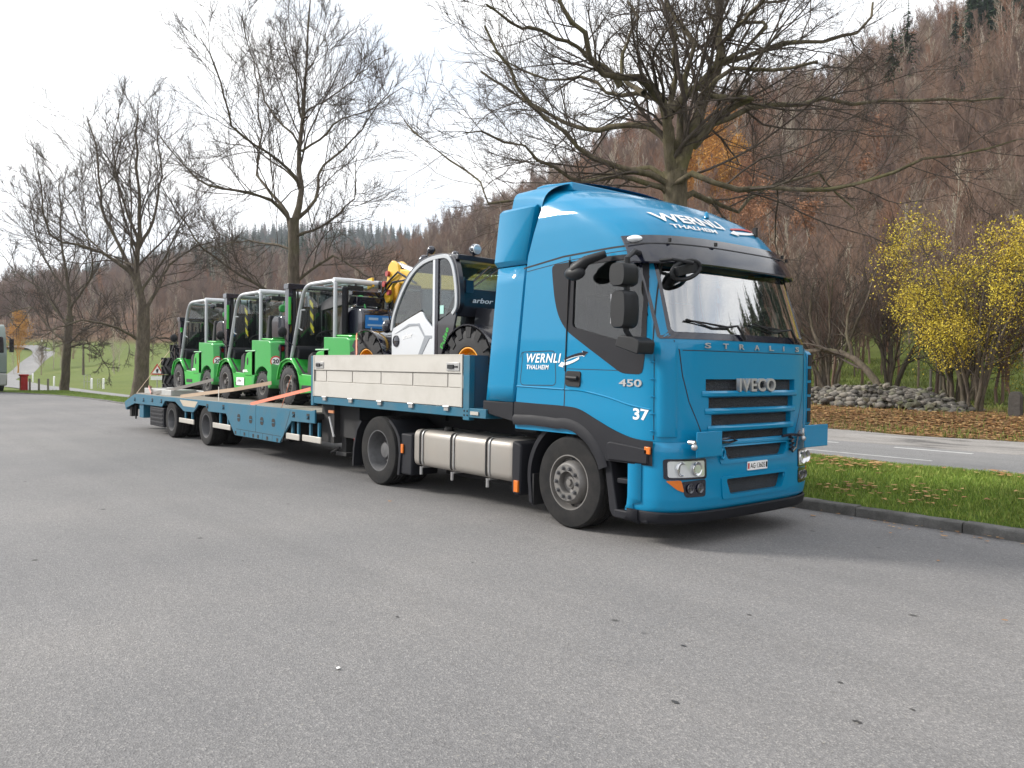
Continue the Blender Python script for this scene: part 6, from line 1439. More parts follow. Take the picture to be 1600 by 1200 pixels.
# ================================================================== FORKLIFTS (local frame: +x = rear, front axle at x=0, ground z=0)
stripe = bpy.data.materials.new('hazard_stripe'); stripe.use_nodes = True
_n = stripe.node_tree; _b = _n.nodes['Principled BSDF']; _w = _n.nodes.new('ShaderNodeTexWave'); _w.wave_type = 'BANDS'; _w.bands_direction = 'DIAGONAL'; _w.inputs['Scale'].default_value = 1.9; _w.inputs['Distortion'].default_value = 0
_n.links.new(coords(_n, 'Object', (1.2, 0, 1.6)), _w.inputs['Vector']); _n.links.new(ramp(_n, _w.outputs['Fac'], [(.49, (.015, .015, .015)), (.51, (.75, .55, .02))]), _b.inputs['Base Color']); _b.inputs['Roughness'].default_value = .5
redr = mat('red_ring', (.60, .02, .03), .4)
def small_wheel(name, x, y, R, W, parent, s, rr_, rm=rimgrey, lugs=0, rub=rubber2):
    c = (x, y, R); o_ = s*W/2
    r = MB(); r.lathe([(rr_+.003, o_*.95), (rr_-.012, o_*.96), (rr_-.022, o_*.75), (rr_-.03, o_*.35), (rr_*.72, o_*.25), (rr_*.52, o_*.55), (rr_*.45, o_*.68), (rr_*.24, o_*.70), (rr_*.22, o_*.95), (0, o_*.98)], 36, 'y', c)
    w_ = r.obj('wheel', rm, parent)
    t = MB(); t.lathe([(rr_, -W*.46), (rr_+.015, -W/2), (R*.86, -W/2), (R*.965, -W*.43), (R*.985, -W*.2), (R*.985, W*.2), (R*.965, W*.43), (R*.86, W/2), (rr_+.015, W/2), (rr_, W*.46), (rr_-.005, 0)], 44, 'y', c, True)
    if lugs:
        for k in range(lugs):
            for sd_ in (-1, 1):
                a = 2*PI*(k+(.5 if sd_ > 0 else 0))/lugs; h = .035*R/.47 if R > .42 else .014
                P0 = [(R*.97, sd_*W*.02), (R*.97, sd_*W*.5)]; da = .10*(1 if R < .42 else 1.6); wa = PI/lugs*.52
                vs_ = []
                for rr2 in (R*.955, R*.985+h):
                    for (yy, aa) in ((sd_*W*.02, a), (sd_*W*.49, a+da)):
                        for q in (-wa, wa): vs_.append((x+rr2*math.cos(aa+q), y+yy, R+rr2*math.sin(aa+q)))
                t.add(vs_, [(0, 1, 3, 2), (4, 6, 7, 5), (0, 4, 5, 1), (2, 3, 7, 6), (0, 2, 6, 4), (1, 5, 7, 3)])
                if R > .42:
                    v2 = []
                    for rr2 in (R*.78, R*.985+h):
                        for yy in (sd_*W*.47, sd_*W*.53):
                            for q in (-wa, wa): v2.append((x+rr2*math.cos(a+da+q), y+yy, R+rr2*math.sin(a+da+q)))
                    t.add(v2, [(0, 1, 3, 2), (4, 6, 7, 5), (0, 4, 5, 1), (2, 3, 7, 6), (0, 2, 6, 4), (1, 5, 7, 3)])
    t.obj('tyre', rub, w_, ang=30)
    n = MB()
    for k in range(6):
        a = 2*PI*k/6; n.lathe([(0, s*.02), (.014, s*.016), (.016, 0)], 6, 'y', (x+rr_*.36*math.cos(a), y+o_*.70, R+rr_*.36*math.sin(a)))
    n.obj('wheel_nuts', chassis, w_); return w_
def forklift(label, x, mast_h, pipe=False, wheel_cover=False, loc_z=.905, yoff=0):
    f = thing('forklift', label, 'forklift', (x, yoff, loc_z), 0, 'green forklifts lined up on the low deck')
    G = green
    # frame side plates with the front fender arch
    for s in (-1, 1):
        arc = [(.43*math.cos(t), .36+.43*math.sin(t)) for t in np.linspace(math.radians(168), math.radians(14), 14)]
        P = [(-.44, .46)]+[(-.44, .52), (-.38, .68), (-.28, .80), (-.05, .86), (.16, .86), (.36, .70), (.52, .58), (.98, .56), (1.05, .84), (1.16, .90), (1.45, .90), (1.45, .30), (.48, .22)]+arc[::-1]
        q = MB(); q.prism(P, s*.565, s*.535); q.obj('side_plate', G, f, .012)
        # fender top skin
        v = []
        for a, b in [(-.44, .46), (-.44, .52), (-.38, .68), (-.28, .80), (-.05, .86), (.16, .86), (.36, .70), (.52, .58)]: v += [(a, s*.60, b-.015), (a, s*.58, b+.004), (a, s*.28, b+.004)]
        q = MB(); q.add(v, [(3*i+j, 3*i+j+1, 3*i+j+4, 3*i+j+3) for i in range(7) for j in range(2)]); o = q.obj('fender', G, f, ang=50); m_ = o.modifiers.new('s', 'SOLIDIFY'); m_.thickness = .02
        q = MB(); q.prism([(.1, .80), (.5, .50), (.98, .50), (1.05, .84), (1.0, .86), (.92, .60), (.55, .60), (.18, .86)], s*.53, s*.50); q.obj('step_edge', chassis, f)
        q = MB(); q.prism(rpoly([(.55, .30), (.95, .30), (.95, .38), (.55, .38)], .02), s*.572, s*.56); q.obj('side_step', chassis, f, .006)
    q = MB(); q.box(-.35, 1.4, -.5, .5, .22, .50); q.obj('chassis', chassis, f, .02)
    q = MB(); q.box(.05, 1.0, -.48, .48, .50, .57); q.obj('floor_plate', chassis, f)
    q = MB(); q.prism(rpoly([(-.15, .5), (-.15, 1.02), (.05, 1.10), (.22, 1.02), (.14, .58), (.1, .5)], .05), -.46, .46); q.obj('dashboard', dplas, f, .02)
    # engine hood and side covers
    q = MB(); q.prism(rpoly([(.84, .55), (.86, .95), (1.0, 1.06), (1.62, 1.08), (1.62, .55)], .05), -.40, .40); q.obj('engine_hood', dplas, f, .03)
    q = MB(); q.prism(rpoly([(.62, .52), (.66, .90), (.84, .98), (.86, .52)], .05), -.50, .50); q.obj('hood_front', seatm, f, .03)
    for s in (-1, 1):
        q = MB(); q.prism(rpoly([(1.02, .50), (1.06, .90), (1.14, .98), (1.60, 1.04), (1.60, .50)], .05), s*.575, s*.40); q.obj('side_cover', G, f, .03)
        q = MB(); q.lathe([(0, s*.010), (.05, s*.008), (.055, 0)], 20, 'y', (0, 0, 0)); 
        for i_, (a, b, c_) in enumerate(q.v): q.v[i_] = (a*.75+1.20, b+s*.572, c_*1.5+.80)
        q.obj('vent_hole', chassis, f)
        q = MB(); q.box(1.12, 1.60, min(s*.575, s*.59), max(s*.575, s*.59), 1.0, 1.02); q.obj('cover_trim', mat('pale_green', (.35, .6, .38), .5), f)
    # counterweight with wheel cut-outs
    cw = [(1.40, 1.22), (2.30, 1.20), (2.40, 1.16), (2.42, .98), (2.46, .60), (2.44, .34), (2.34, .28)]
    arc = [(1.9+.40*math.cos(t), .30+.40*math.sin(t)) for t in np.linspace(math.radians(0), math.radians(176), 12)]
    P = cw+arc+[(1.40, .34)]
    # plan-rounded by tapering layers in y
    q = MB(); n = len(P); v = []
    for y, k in ((-.575, .0), (-.56, .02), (-.44, .11), (.44, .11), (.56, .02), (.575, 0)):
        v += [((a-(.11-k) if a > 2.2 else a), y, b) for a, b in P]
    q.add(v, [(r*n+i, r*n+(i+1) % n, (r+1)*n+(i+1) % n, (r+1)*n+i) for r in range(5) for i in range(n)]+[tuple(range(n)), tuple(range(5*n, 6*n))[::-1]]); cwt = q.obj('counterweight', green2, f, .012, ang=28)
    q = MB(); q.box(2.41, 2.425, -.25, .25, .62, .90); q.obj('radiator_opening', chassis, cwt)
    q = MB(); q.prism([(1.62, 1.225), (2.26, 1.205), (2.22, 1.24), (1.66, 1.26)], -.50, .50); q.obj('top_cover', G, f, .02)
    for y in (-.40, -.22, .22, .40):
        q = MB(); q.lathe([(0, .018), (.062, .016), (.075, .0)], 20, 'x', (2.418, y, 1.05)); r_ = q.obj('lamp_recess', chassis, cwt)
        q = MB(); q.lathe([(0, .028), (.045, .022), (.05, .01)], 18, 'x', (2.418, y, 1.05)); q.obj('tail_lamp', redm, r_)
    # speed limit disc on the rear corner
    c0 = (2.385, -.50, .80)
    Mx = Matrix.Translation(c0) @ Matrix.Rotation(math.radians(-38), 4, 'Z')
    q = MB(); q.lathe([(0, .010), (.105, .010), (.108, .004)], 32, 'x'); q.xf(Mx); d_ = q.obj('speed_disc', redr, f)
    q = MB(); q.lathe([(0, .012), (.082, .012), (.083, .010)], 32, 'x'); q.xf(Mx); q.obj('disc_face', white, d_)
    text_part('disc_number', '20', (-.058, .058, -.04, .045), lambda y, z, o_=0: tuple(Mx @ Vector((.0125+o_, y, z))), gblack, d_, off=.001, bold=.04)
    q = MB(); q.box(2.35, 2.44, -.40, -.28, .46, .50); q.obj('rear_reflector', mat('reflector_orange', (.6, .12, .02), .3), cwt)
    q = MB(); q.box(2.40, 2.52, -.06, .06, .42, .56); q.obj('tow_pin', chassis, cwt, .01)
    # overhead guard
    gp = MB()
    for s in (-1, 1):
        y = s*.50
        pts = spline([(-.02, y, .84), (.16, y, 1.30), (.40, y, 1.92), (.58, y, 2.12), (.80, y, 2.17)], 5)
        q = MB(); q.tube([tuple(p) for p in pts], .036, 8); q.tube([(.80, y, 2.17), (1.60, y, 2.17)], .036, 8, cap=True); q.obj('guard_side_rail', fgrey, f)
        q = MB(); q.tube([(1.60, y, 2.17), (1.66, y, 2.12), (1.66, y, 1.0)], .036, 8); q.obj('guard_rear_post', fgrey, f)
    q = MB(); q.tube([(.60, -.5, 2.13), (.60, .5, 2.13)], .03); 
    for k in range(5): q.tube([(.62, -.36+k*.18, 2.175), (1.62, -.36+k*.18, 2.175)], .014, 6)
    q.obj('roof_bars', fgrey, f)
    q = MB(); q.tube([(1.63, -.52, 2.175), (1.63, -.2, 2.18), (1.63, .2, 2.175), (1.63, .52, 2.18)], .05, 10); q.box(.62, 1.6, -.50, .50, 2.165, 2.172) if False else None; q.obj('wrapped_crossbar', fwhite, f)
    q = MB(); q.box(.62, 1.60, -.49, .49, 2.195, 2.203); q.obj('roof_pane', glass2, f)
    q = MB(); q.box(1.70, 1.76, -.30, -.02, 2.02, 2.10); q.tube([(1.72, -.15, 2.14), (1.72, -.15, 2.0)], .02); q.obj('work_lamp', chassis, f, .01)
    q = MB(); q.prism([(.12, 1.16), (.45, 1.98), (.50, 2.05), (.50, 2.1), (.58, 2.1), (.58, 1.98), (.2, 1.1)], -.47, .47) if False else None
    q = MB(); q.add([(.10, -.46, 1.10), (.10, .46, 1.10), (.52, .46, 2.08), (.52, -.46, 2.08)], [(0, 1, 2, 3)]); o_ = q.obj('front_pane', glass2, f); m_ = o_.modifiers.new('s', 'SOLIDIFY'); m_.thickness = .006
    q = MB(); q.tube([(.60, -.535, 1.72), (.50, -.56, 1.72), (.42, -.56, 1.40), (.50, -.535, 1.36)], .014, 6); q.obj('grab_handle', fgrey, f)
    # seat, wheel, controls
    q = MB(); q.box(.85, 1.32, -.25, .25, 1.08, 1.20); q.obj('seat', seatm, f, .04)
    q = MB(); q.prism(rpoly([(1.26, 1.15), (1.42, 1.15), (1.50, 1.72), (1.40, 1.74), (1.32, 1.5)], .05), -.24, .24); q.obj('seat_back', seatm, f, .04)
    q = MB(); q.tube([(.36+.19*math.cos(t)*.75, .0+.19*math.sin(t), 1.27+.19*math.cos(t)*.55) for t in np.linspace(0, 2*PI, 25)], .014, 6); q.tube([(.36, 0, 1.27), (.20, 0, 1.0)], .03); q.tube([(.36, -.18, 1.27), (.36, .18, 1.27)], .012); q.obj('steering_wheel', chassis, f)
    q = MB()
    for k in range(4): q.tube([(.32+.05*k, .32, 1.1), (.36+.05*k, .30, 1.32)], .012, 6)
    q.obj('levers', chassis, f)
    # black hooded box with blue label behind the guard, round green disc
    q = MB(); q.prism(rpoly([(1.70, 1.25), (1.70, 1.62), (1.80, 1.70), (2.16, 1.70), (2.24, 1.60), (2.24, 1.25)], .06), -.30, .30); gb_ = q.obj('gas_tank_cover', gblack, f, .03)
    q = MB(); q.prism([(-.26, 1.36), (.26, 1.36), (.26, 1.58), (-.26, 1.58)], 2.243, 2.252, 'x'); bl_ = q.obj('blue_label', bluelab, gb_)
    q = MB(); q.prism([(-.20, 1.50), (-.02, 1.50), (-.02, 1.54), (-.20, 1.54)], 2.2525, 2.254, 'x'); q.prism([(.06, 1.50), (.22, 1.50), (.22, 1.55), (.06, 1.55)], 2.2525, 2.254, 'x'); q.prism([(-.22, 1.40), (.2, 1.40), (.2, 1.43), (-.22, 1.43)], 2.2525, 2.254, 'x'); q.obj('label_print', mat('pale_blue', (.35, .5, .7), .5), bl_)
    q = MB(); q.prism([(2.0, 1.24), (2.30, 1.22), (2.24, 1.42), (2.12, 1.46)], -.16, -.14); q.prism([(2.0, 1.24), (2.30, 1.22), (2.24, 1.42), (2.12, 1.46)], .06, .08); q.box(2.05, 2.28, -.16, .08, 1.24, 1.26); q.box(2.20, 2.23, -.14, .06, 1.38, 1.42); q.obj('tank_bracket', steel, f)
    q = MB(); q.tube([(1.9, -.05, 1.68), (1.80, -.05, 1.85), (1.70, -.05, 2.1)], .015); q.lathe([(.0, .03), (.06, .03), (.08, .01), (.08, -.03), (0, -.04)], 18, 'x', (1.80, -.10, 1.86)); q.obj('filter_disc', green2, f)
    q = MB(); q.tube([(1.66, .40, 1.3), (1.70, .42, 2.0)], .02); q.obj('hose', chassis, f)
    if pipe:
        q = MB(); q.tube([(1.74, -.36, 1.28), (1.74, -.36, 2.02)], .055, 12); q.sphere((1.74, -.36, 2.03), .055, 12); q.obj('exhaust_stack', dplas, f)
    else:
        q = MB(); q.tube([(1.72, -.38, 1.98), (1.72, -.38, 2.06)], .05, 12); q.sphere((1.72, -.38, 2.02), .06, 12); q.obj('beacon', gblack, f)
    # mast
    kids = set(f.children)
    mz = mast_h
    for s in (-1, 1):
        q = MB(); q.prism([(-.62, s*.36), (-.46, s*.36), (-.46, s*.44), (-.62, s*.44)], .10, mz, 'z'); q.obj('mast_rail', gblack, f, .004)
        q = MB(); q.prism([(-.60, s*.27), (-.50, s*.27), (-.50, s*.345), (-.60, s*.345)], .14, mz-.06, 'z'); q.obj('inner_rail', chassis, f, .004)
        q = MB(); q.tube([(-.44, s*.33, .3), (-.44, s*.33, mz-.25)], .035, 8); q.obj('lift_ram', chrome if False else chassis, f)
        q = MB(); q.tube([(-.44, s*.30, .55), (.0, s*.30, .62)], .04); q.obj('tilt_ram', chassis, f)
    q = MB(); q.box(-.64, -.44, -.46, .46, mz-.10, mz); q.box(-.64, -.56, -.44, .44, mz*.55, mz*.55+.08); q.box(-.62, -.5, -.42, .42, .12, .2); q.obj('mast_crossbeam', gblack, f, .006)
    q = MB()
    for y in (-.12, .12): q.box(-.56, -.53, y-.02, y+.02, .4, mz-.12)
    q.obj('lift_chain', chassis, f)
    q = MB()
    for i_ in range(6): yy_ = -.24+.09*i_; q.tube([(-.50, yy_, .5), (-.47-.02*(i_ % 2), yy_+.01, mz*.6), (-.50, yy_, mz-.12-.05*(i_ % 3))], .018, 6)
    q.box(-.52, -.48, -.2, .2, .5, mz*.82); q.obj('mast_hoses', chassis, f)
    q = MB(); q.box(-.74, -.66, -.50, .50, .28, .36); q.box(-.74, -.66, -.50, .50, .60, .68)
    for y in np.linspace(-.48, .48, 6): q.box(-.73, -.69, y-.012, y+.012, .3, 1.1)
    q.box(-.74, -.68, -.50, .50, 1.08, 1.12); q.obj('fork_carriage', gblack, f)
    q = MB(); q.box(-.48, -.44, -.44, -.40, 1.5, mz-.25); q.obj('green_hose', G, f)
    for y in (-.30, .30):
        q = MB(); q.prism(rpoly([(-.80, .06), (-.76, .68), (-.74, .68), (-.74, .03), (-1.0, .03), (-1.0, .06)], .01), y-.05, y+.05); q.obj('fork', gblack, f)
    for k_ in f.children:
        if k_ not in kids: k_.location.x = .17
    # striped bar in front of the driver, mirrors
    if mast_h > 1.9:
        q = MB(); q.prism([(.10, 1.30), (.22, 1.30), (.16, 1.95), (.04, 1.95)], -.18, -.165); q.obj('striped_bar', stripe, f)
    q = MB(); q.tube([(.10, -.52, 1.1), (.02, -.62, 1.18), (-.04, -.64, 1.30)], .012, 6); q.sphere((-.06, -.66, 1.34), .10, 12, .5, .9, 1); q.obj('mirror', dplas2, f)
    small_wheel('front', 0, -.45, .36, .27, f, -1, .20, rimgrey, 20); small_wheel('front', 0, .45, .36, .27, f, 1, .20, rimgrey, 20)
    small_wheel('rear', 1.9, -.46, .30, .22, f, -1, .15, rimgrey, 16); small_wheel('rear', 1.9, .46, .30, .22, f, 1, .15, rimgrey, 16)
    # maker's mark and small plates on the side
    q = MB(); q.lathe([(0, -.002), (.03, -.0015), (.032, 0)], 6, 'y', (.99, -.578, .60)); q.prism([(1.0, .585), (1.22, .585), (1.22, .60), (1.0, .60)], -.5785, -.575); q.prism([(1.0, .61), (1.18, .61), (1.18, .63), (1.0, .63)], -.5785, -.575); q.obj('side_mark', white, f)
    return f
forklift('rearmost green forklift with low mast and no striped bar beside the stacked tractor tyres', -14.20, 1.86)
forklift('middle green forklift with tall black mast and a white plate low on its side', -11.18, 2.26)
f3 = forklift('green forklift with black exhaust stack, nearest the raised aluminium sides', -8.10, 2.26, True)
for f in bpy.data.objects:
    if f.get('label', '').startswith('middle green forklift'):
        q = MB(); q.prism([(.62, .31), (1.02, .31), (1.02, .47), (.62, .47)], -.577, -.574); p_ = q.obj('white_plate', white, f)
        text_part('plate_text', 'arbor', (.68, .90, .38, .44), lambda x, z, o_=0: (x, -.577-o_, z), gblack, p_, off=.001, bold=.02)

# ================================================================== TELEHANDLER (world frame, on the raised deck z=1.185)
TZ = 1.185; TLO = (-3.6, 0, TZ)
tel = thing('telehandler', 'compact telehandler with grey door, black body and yellow boom on the raised front deck', 'telehandler', TLO)
def TT(mb, name, m, parent=None, bevel=0, **k): return mb.obj(name, m, parent or tel, bevel, off=TLO, **k)
YN = -.90
def slab(P, y0, y1, name, m, bevel=.01, parent=None): q = MB(); q.prism(P, y0, y1); return TT(q, name, m, parent, bevel)
# chassis and black rear body
slab([(-4.9, 1.50), (-1.75, 1.50), (-1.75, 1.72), (-4.9, 1.72)], -.5, .5, 'frame', chassis)
slab(rpoly([(-2.90, 1.55), (-2.66, 1.60), (-2.42, 2.20), (-2.38, 2.42), (-1.80, 2.36), (-1.62, 2.20), (-1.60, 1.95), (-2.0, 1.6)], .04), -.62, .05, 'engine_body', bodyb, .02)
slab(rpoly([(-2.95, 1.55), (-1.7, 1.55), (-1.62, 2.1), (-1.7, 2.35), (-2.95, 2.4)], .05), .05, .9, 'engine_cover', bodyb, .03)
# cab: lower door panel
DG = rpoly([(-3.985, 1.55), (-3.985, 2.17), (-3.50, 2.32), (-3.22, 2.40), (-3.12, 2.28), (-2.935, 2.14), (-2.925, 1.55)], [.05, .03, .02, .06, .03, .03, .03])
dr = slab(DG, YN, YN+.03, 'door', bodyg, .008)
slab([(-3.90, 2.10), (-3.52, 2.20), (-3.30, 2.20), (-3.15, 2.04), (-3.36, 1.70), (-3.45, 1.62), (-3.36, 1.62), (-3.03, 2.02), (-2.94, 2.03), (-2.94, 2.06), (-3.14, 2.07), (-3.28, 2.235), (-3.53, 2.235)], YN-.006, YN+.004, 'door_crease', bodyg2, .002, dr)
q = MB(); q.lathe([(0, -.012), (.05, -.010), (.075, -.002), (.08, -.012), (.085, 0)], 24, 'y', (-3.86, YN, 2.00)); TT(q, 'door_latch', gblack, dr)
text_part('door_mark', 'arbor', (-3.70, -3.44, 2.02, 2.09), lambda x, z, o_=0: (x-TLO[0], YN-.004-o_, z-TZ), white, dr, off=.002, bold=.02, shear=.2, sh=.12)
# door frame bow
bow = [(-3.985, 2.15), (-3.95, 2.32), (-3.84, 2.52), (-3.68, 2.73), (-3.50, 2.90), (-3.28, 3.02), (-3.05, 3.075), (-2.80, 3.09), (-2.64, 3.07), (-2.54, 2.98), (-2.48, 2.83), (-2.44, 2.62), (-2.44, 2.42), (-2.52, 2.33)]
bs_ = spline(bow, 4)
def strip(pts, wd, y0, y1, name, m, par=None, bev=.004):
    n = len(pts); q = MB(); v = []
    for i, (a, b) in enumerate(pts):
        t = Vector(pts[min(i+1, n-1)])-Vector(pts[max(i-1, 0)]); t = Vector((t[0], t[1])).normalized(); nx, nz = t.y, -t.x
        for y in (y0, y1):
            v += [(a-nx*wd/2, y, b-nz*wd/2), (a+nx*wd/2, y, b+nz*wd/2)]
    q.add(v, [(i*4+a, i*4+b, (i+1)*4+b, (i+1)*4+a) for i in range(n-1) for a, b in ((0, 1), (1, 3), (3, 2), (2, 0))]+[(0, 1, 3, 2), (4*n-4, 4*n-3, 4*n-1, 4*n-2)]); return TT(q, name, m, par, bev, ang=50)
strip([tuple(p) for p in bs_], .05, YN-.01, YN+.04, 'door_frame', fgrey)
strip([(a-.055*(a < -2.6)+.045*(a > -2.6), b+.02) for a, b in bs_], .05, YN+.01, YN+.08, 'cab_frame', bodyb)
strip([(-2.925, 3.06), (-2.925, 2.2), (-2.925, 1.56)], .05, YN-.012, YN+.03, 'door_post', bodyg, None)
strip([(-2.87, 3.07), (-2.87, 2.2), (-2.87, 1.56)], .06, YN-.005, YN+.05, 'centre_post', gblack, None)
slab([(-2.845, 2.24), (-2.46, 2.38), (-2.44, 2.30), (-2.66, 1.56), (-2.845, 1.56)], YN, YN+.03, 'rear_quarter_panel', bodyb, .006)
text_part('side_mark', 'Pulse', (-.30, .0, -.03, .05), lambda u, v, o_=0: (-2.62+(u+.15)*.42-v*.9-TLO[0]-.05, YN-.003-o_, 2.02+(u+.15)*.9+v*.42-TZ), green, tel, off=.002, bold=.02)
# glazing and cab shell
def pane(P, y, name, m_=glass2): q = MB(); q.prism(P, y, y+.008); return TT(q, name, m_)
pane([(-3.96, 2.20), (-3.82, 2.52), (-3.66, 2.73), (-3.48, 2.89), (-3.26, 3.01), (-2.95, 3.05), (-2.95, 2.20), (-3.12, 2.30), (-3.22, 2.42), (-3.50, 2.34)], YN+.012, 'door_glass')
pane([(-2.84, 3.05), (-2.66, 3.04), (-2.56, 2.94), (-2.49, 2.70), (-2.47, 2.40), (-2.84, 2.26)], YN+.012, 'quarter_glass')
YF = .02
pane([(-3.96, 1.9), (-3.82, 2.52), (-3.48, 2.89), (-3.26, 3.01), (-2.6, 3.04), (-2.50, 2.8), (-2.45, 2.0)], YF, 'far_side_glass')
strip([(a-.05, b+.0) for a, b in bs_], .05, YF-.02, YF+.05, 'cab_frame', bodyb)
bwi = [tuple(p) for p in spline(bow[:8], 4)]
q = MB(); v = []
for a, b in bwi: v += [(a-.03, YN+.03, b), (a-.03, YF, b)]
q.add(v, [(2*i, 2*i+1, 2*i+3, 2*i+2) for i in range(len(bwi)-1)]); o = TT(q, 'front_glass', glass2)
slab(rpoly([(-3.45, 2.96), (-3.1, 3.09), (-2.62, 3.115), (-2.50, 3.06), (-2.50, 3.03), (-3.1, 3.03), (-3.42, 2.93)], .02), YN+.02, YF+.02, 'roof', bodyb, .01)
# rear face: window, dark panel below
slab(rpoly([(-2.52, 2.30), (-2.46, 2.30), (-2.42, 2.66), (-2.52, 2.66)], .01), YN+.03, .9, 'rear_panel', bodyb, .01)
q = MB(); q.prism(rpoly([(YN+.10, 2.62), (.82, 2.62), (.86, 3.0), (YN+.07, 3.0)], .06), -2.50, -2.492, 'x'); TT(q, 'rear_window', glass2)
q = MB(); q.beam((-2.46, YN+.02, 3.06), (-2.46, .86, 3.03), .05, .07); TT(q, 'rear_roof_bar', bodyb, None, .01)
for y in (-.62, .62):
    q = MB(); q.tube([(-2.47, y, 3.06), (-2.45, y, 3.12)], .02); q.lathe([(.0, .055), (.05, .05), (.07, .035), (.075, .0), (.06, -.05), (0, -.06)], 22, 'x', (-2.42, y, 3.17)); wl = TT(q, 'work_lamp', gblack)
    q = MB(); q.lathe([(0, .064), (.06, .058), (.068, .045)], 22, 'x', (-2.42, y, 3.17)); TT(q, 'lamp_lens', lens, wl)
q = MB(); q.tube([(-2.44, -.35, 2.98), (-2.40, -.72, 2.70)], .012); q.tube([(-2.42, -.2, 2.96), (-2.39, -.70, 2.66)], .01); q.box(-2.43, -2.36, -.80, -.68, 2.60, 2.76); TT(q, 'rear_wiper', gblack)
text_part('rear_mark', 'arbor', (-.66, -.32, 2.48, 2.545), lambda y, z, o_=0: (-2.418+o_-TLO[0]+(z-2.47)*.1, y, z-TZ), white, tel, off=.012, bold=.02, shear=.2)
q = MB(); q.prism([(-.36, 2.20), (-.10, 2.20), (-.10, 2.29), (-.36, 2.29)], -1.90, -1.875, 'x'); yp = TT(q, 'yellow_plate', mat('plate_yellow', (.55, .42, .02), .5))
text_part('plate_text', '7255', (-.33, -.13, 2.22, 2.275), lambda y, z, o_=0: (-1.874+o_-TLO[0], y, z-TZ), gblack, yp, off=.001, bold=.02)
slab([(-2.1, 1.8), (-1.75, 1.8), (-1.68, 2.36), (-1.80, 2.36)], .15, .24, 'red_panel', redp, .01)
# interior
slab(rpoly([(-3.05, 1.9), (-2.65, 1.9), (-2.62, 2.05), (-3.05, 2.05)], .03), -.66, -.22, 'seat', seatm, .03)
slab(rpoly([(-2.75, 2.0), (-2.60, 2.0), (-2.52, 2.62), (-2.64, 2.64)], .04), -.64, -.24, 'seat_back', seatm, .03)
q = MB(); q.tube([(-3.42+.17*math.cos(t)*.8, -.44+.17*math.sin(t), 2.36+.17*math.cos(t)*.55) for t in np.linspace(0, 2*PI, 25)], .014, 6); q.tube([(-3.42, -.44, 2.36), (-3.62, -.44, 2.0)], .03); TT(q, 'steering_wheel', gblack)
slab([(-3.9, 1.9), (-3.62, 1.9), (-3.58, 2.25), (-3.85, 2.2)], -.8, -.05, 'console', dplas, .02)
slab([(-3.95, 1.80), (-2.5, 1.80), (-2.5, 1.9), (-3.95, 1.9)], YN+.03, 0, 'cab_floor', dplas)
q = MB(); q.prism([(-3.0, 2.36), (-2.78, 2.36), (-2.78, 2.52), (-3.0, 2.52)], YN-.0, YN+.01); 
q = MB(); q.box(-2.80, -2.72, YN-.001+.006, YN+.011, 2.34, 2.45); TT(q, 'sticker', mat('sticker_teal', (.35, .62, .55), .5))
# yellow boom on the far side, with carriage and forks to the left
q = MB(); q.beam((-2.0, .42, 2.74), (-5.05, .42, 3.03), .26, .26); TT(q, 'boom', yell, None, .02)
q = MB(); q.beam((-5.0, .42, 3.05), (-5.75, .42, 3.16), .22, .24); bi = TT(q, 'inner_boom', yell, None, .02)
slab(rpoly([(-5.70, 3.12), (-5.78, 3.36), (-5.95, 3.45), (-6.08, 3.36), (-6.12, 3.12), (-6.22, 2.86), (-6.14, 2.72), (-6.02, 2.76), (-5.95, 3.02)], .04), .30, .36, 'boom_head', yell, .01); slab(rpoly([(-5.70, 3.12), (-5.78, 3.36), (-5.95, 3.45), (-6.08, 3.36), (-6.12, 3.12), (-6.22, 2.86), (-6.14, 2.72), (-6.02, 2.76), (-5.95, 3.02)], .04), .46, .52, 'boom_head', yell, .01)
q = MB(); q.tube([(-5.35, .42, 3.20), (-5.95, .42, 3.38)], .05); q.tube([(-5.0, .60, 2.86), (-5.9, .60, 2.95)], .02); TT(q, 'tilt_ram', steel)
q = MB(); q.tube([(-5.2, .30, 3.0), (-5.7, .26, 3.22), (-6.1, .28, 3.05), (-6.25, .32, 2.8)], .02, 6); q.tube([(-5.3, .34, 3.1), (-5.8, .22, 3.05), (-6.2, .26, 2.85)], .018, 6); TT(q, 'hydraulic_hose', gblack)
for (a, b, c_) in ((-6.05, .27, 3.22), (-6.15, .27, 3.05), (-6.0, .27, 2.9)):
    q = MB(); q.lathe([(0, -.02), (.05, -.02), (.05, .03)], 10, 'y', (a, b, c_)); TT(q, 'pin', mat('pin_red', (.35, .05, .05), .4))
slab([(-6.62, 3.16), (-6.45, 3.18), (-6.42, 3.02), (-6.60, 2.98)], .2, .24, 'yellow_flap', yell, .004); slab([(-6.60, 2.92), (-6.48, 2.92), (-6.42, 2.74), (-6.52, 2.78)], .2, .24, 'yellow_flap', yell, .004)
slab([(-6.46, 2.55), (-6.30, 2.55), (-6.30, 2.64), (-6.46, 2.64)], -.25, .85, 'carriage_bar', gblack, .01); slab([(-6.44, 2.84), (-6.32, 2.84), (-6.32, 2.92), (-6.44, 2.92)], -.25, .85, 'carriage_bar', gblack, .01); slab([(-6.44, 2.55), (-6.32, 2.55), (-6.28, 3.12), (-6.40, 3.12)], .30, .36, 'carriage_post', gblack, .01); slab([(-6.44, 2.55), (-6.32, 2.55), (-6.28, 3.12), (-6.40, 3.12)], .52, .58, 'carriage_post', gblack, .01)
q = MB(); q.beam((-6.40, .55, 2.62), (-7.55, .55, 2.74), .11, .07); TT(q, 'fork', gblack, None, .006)
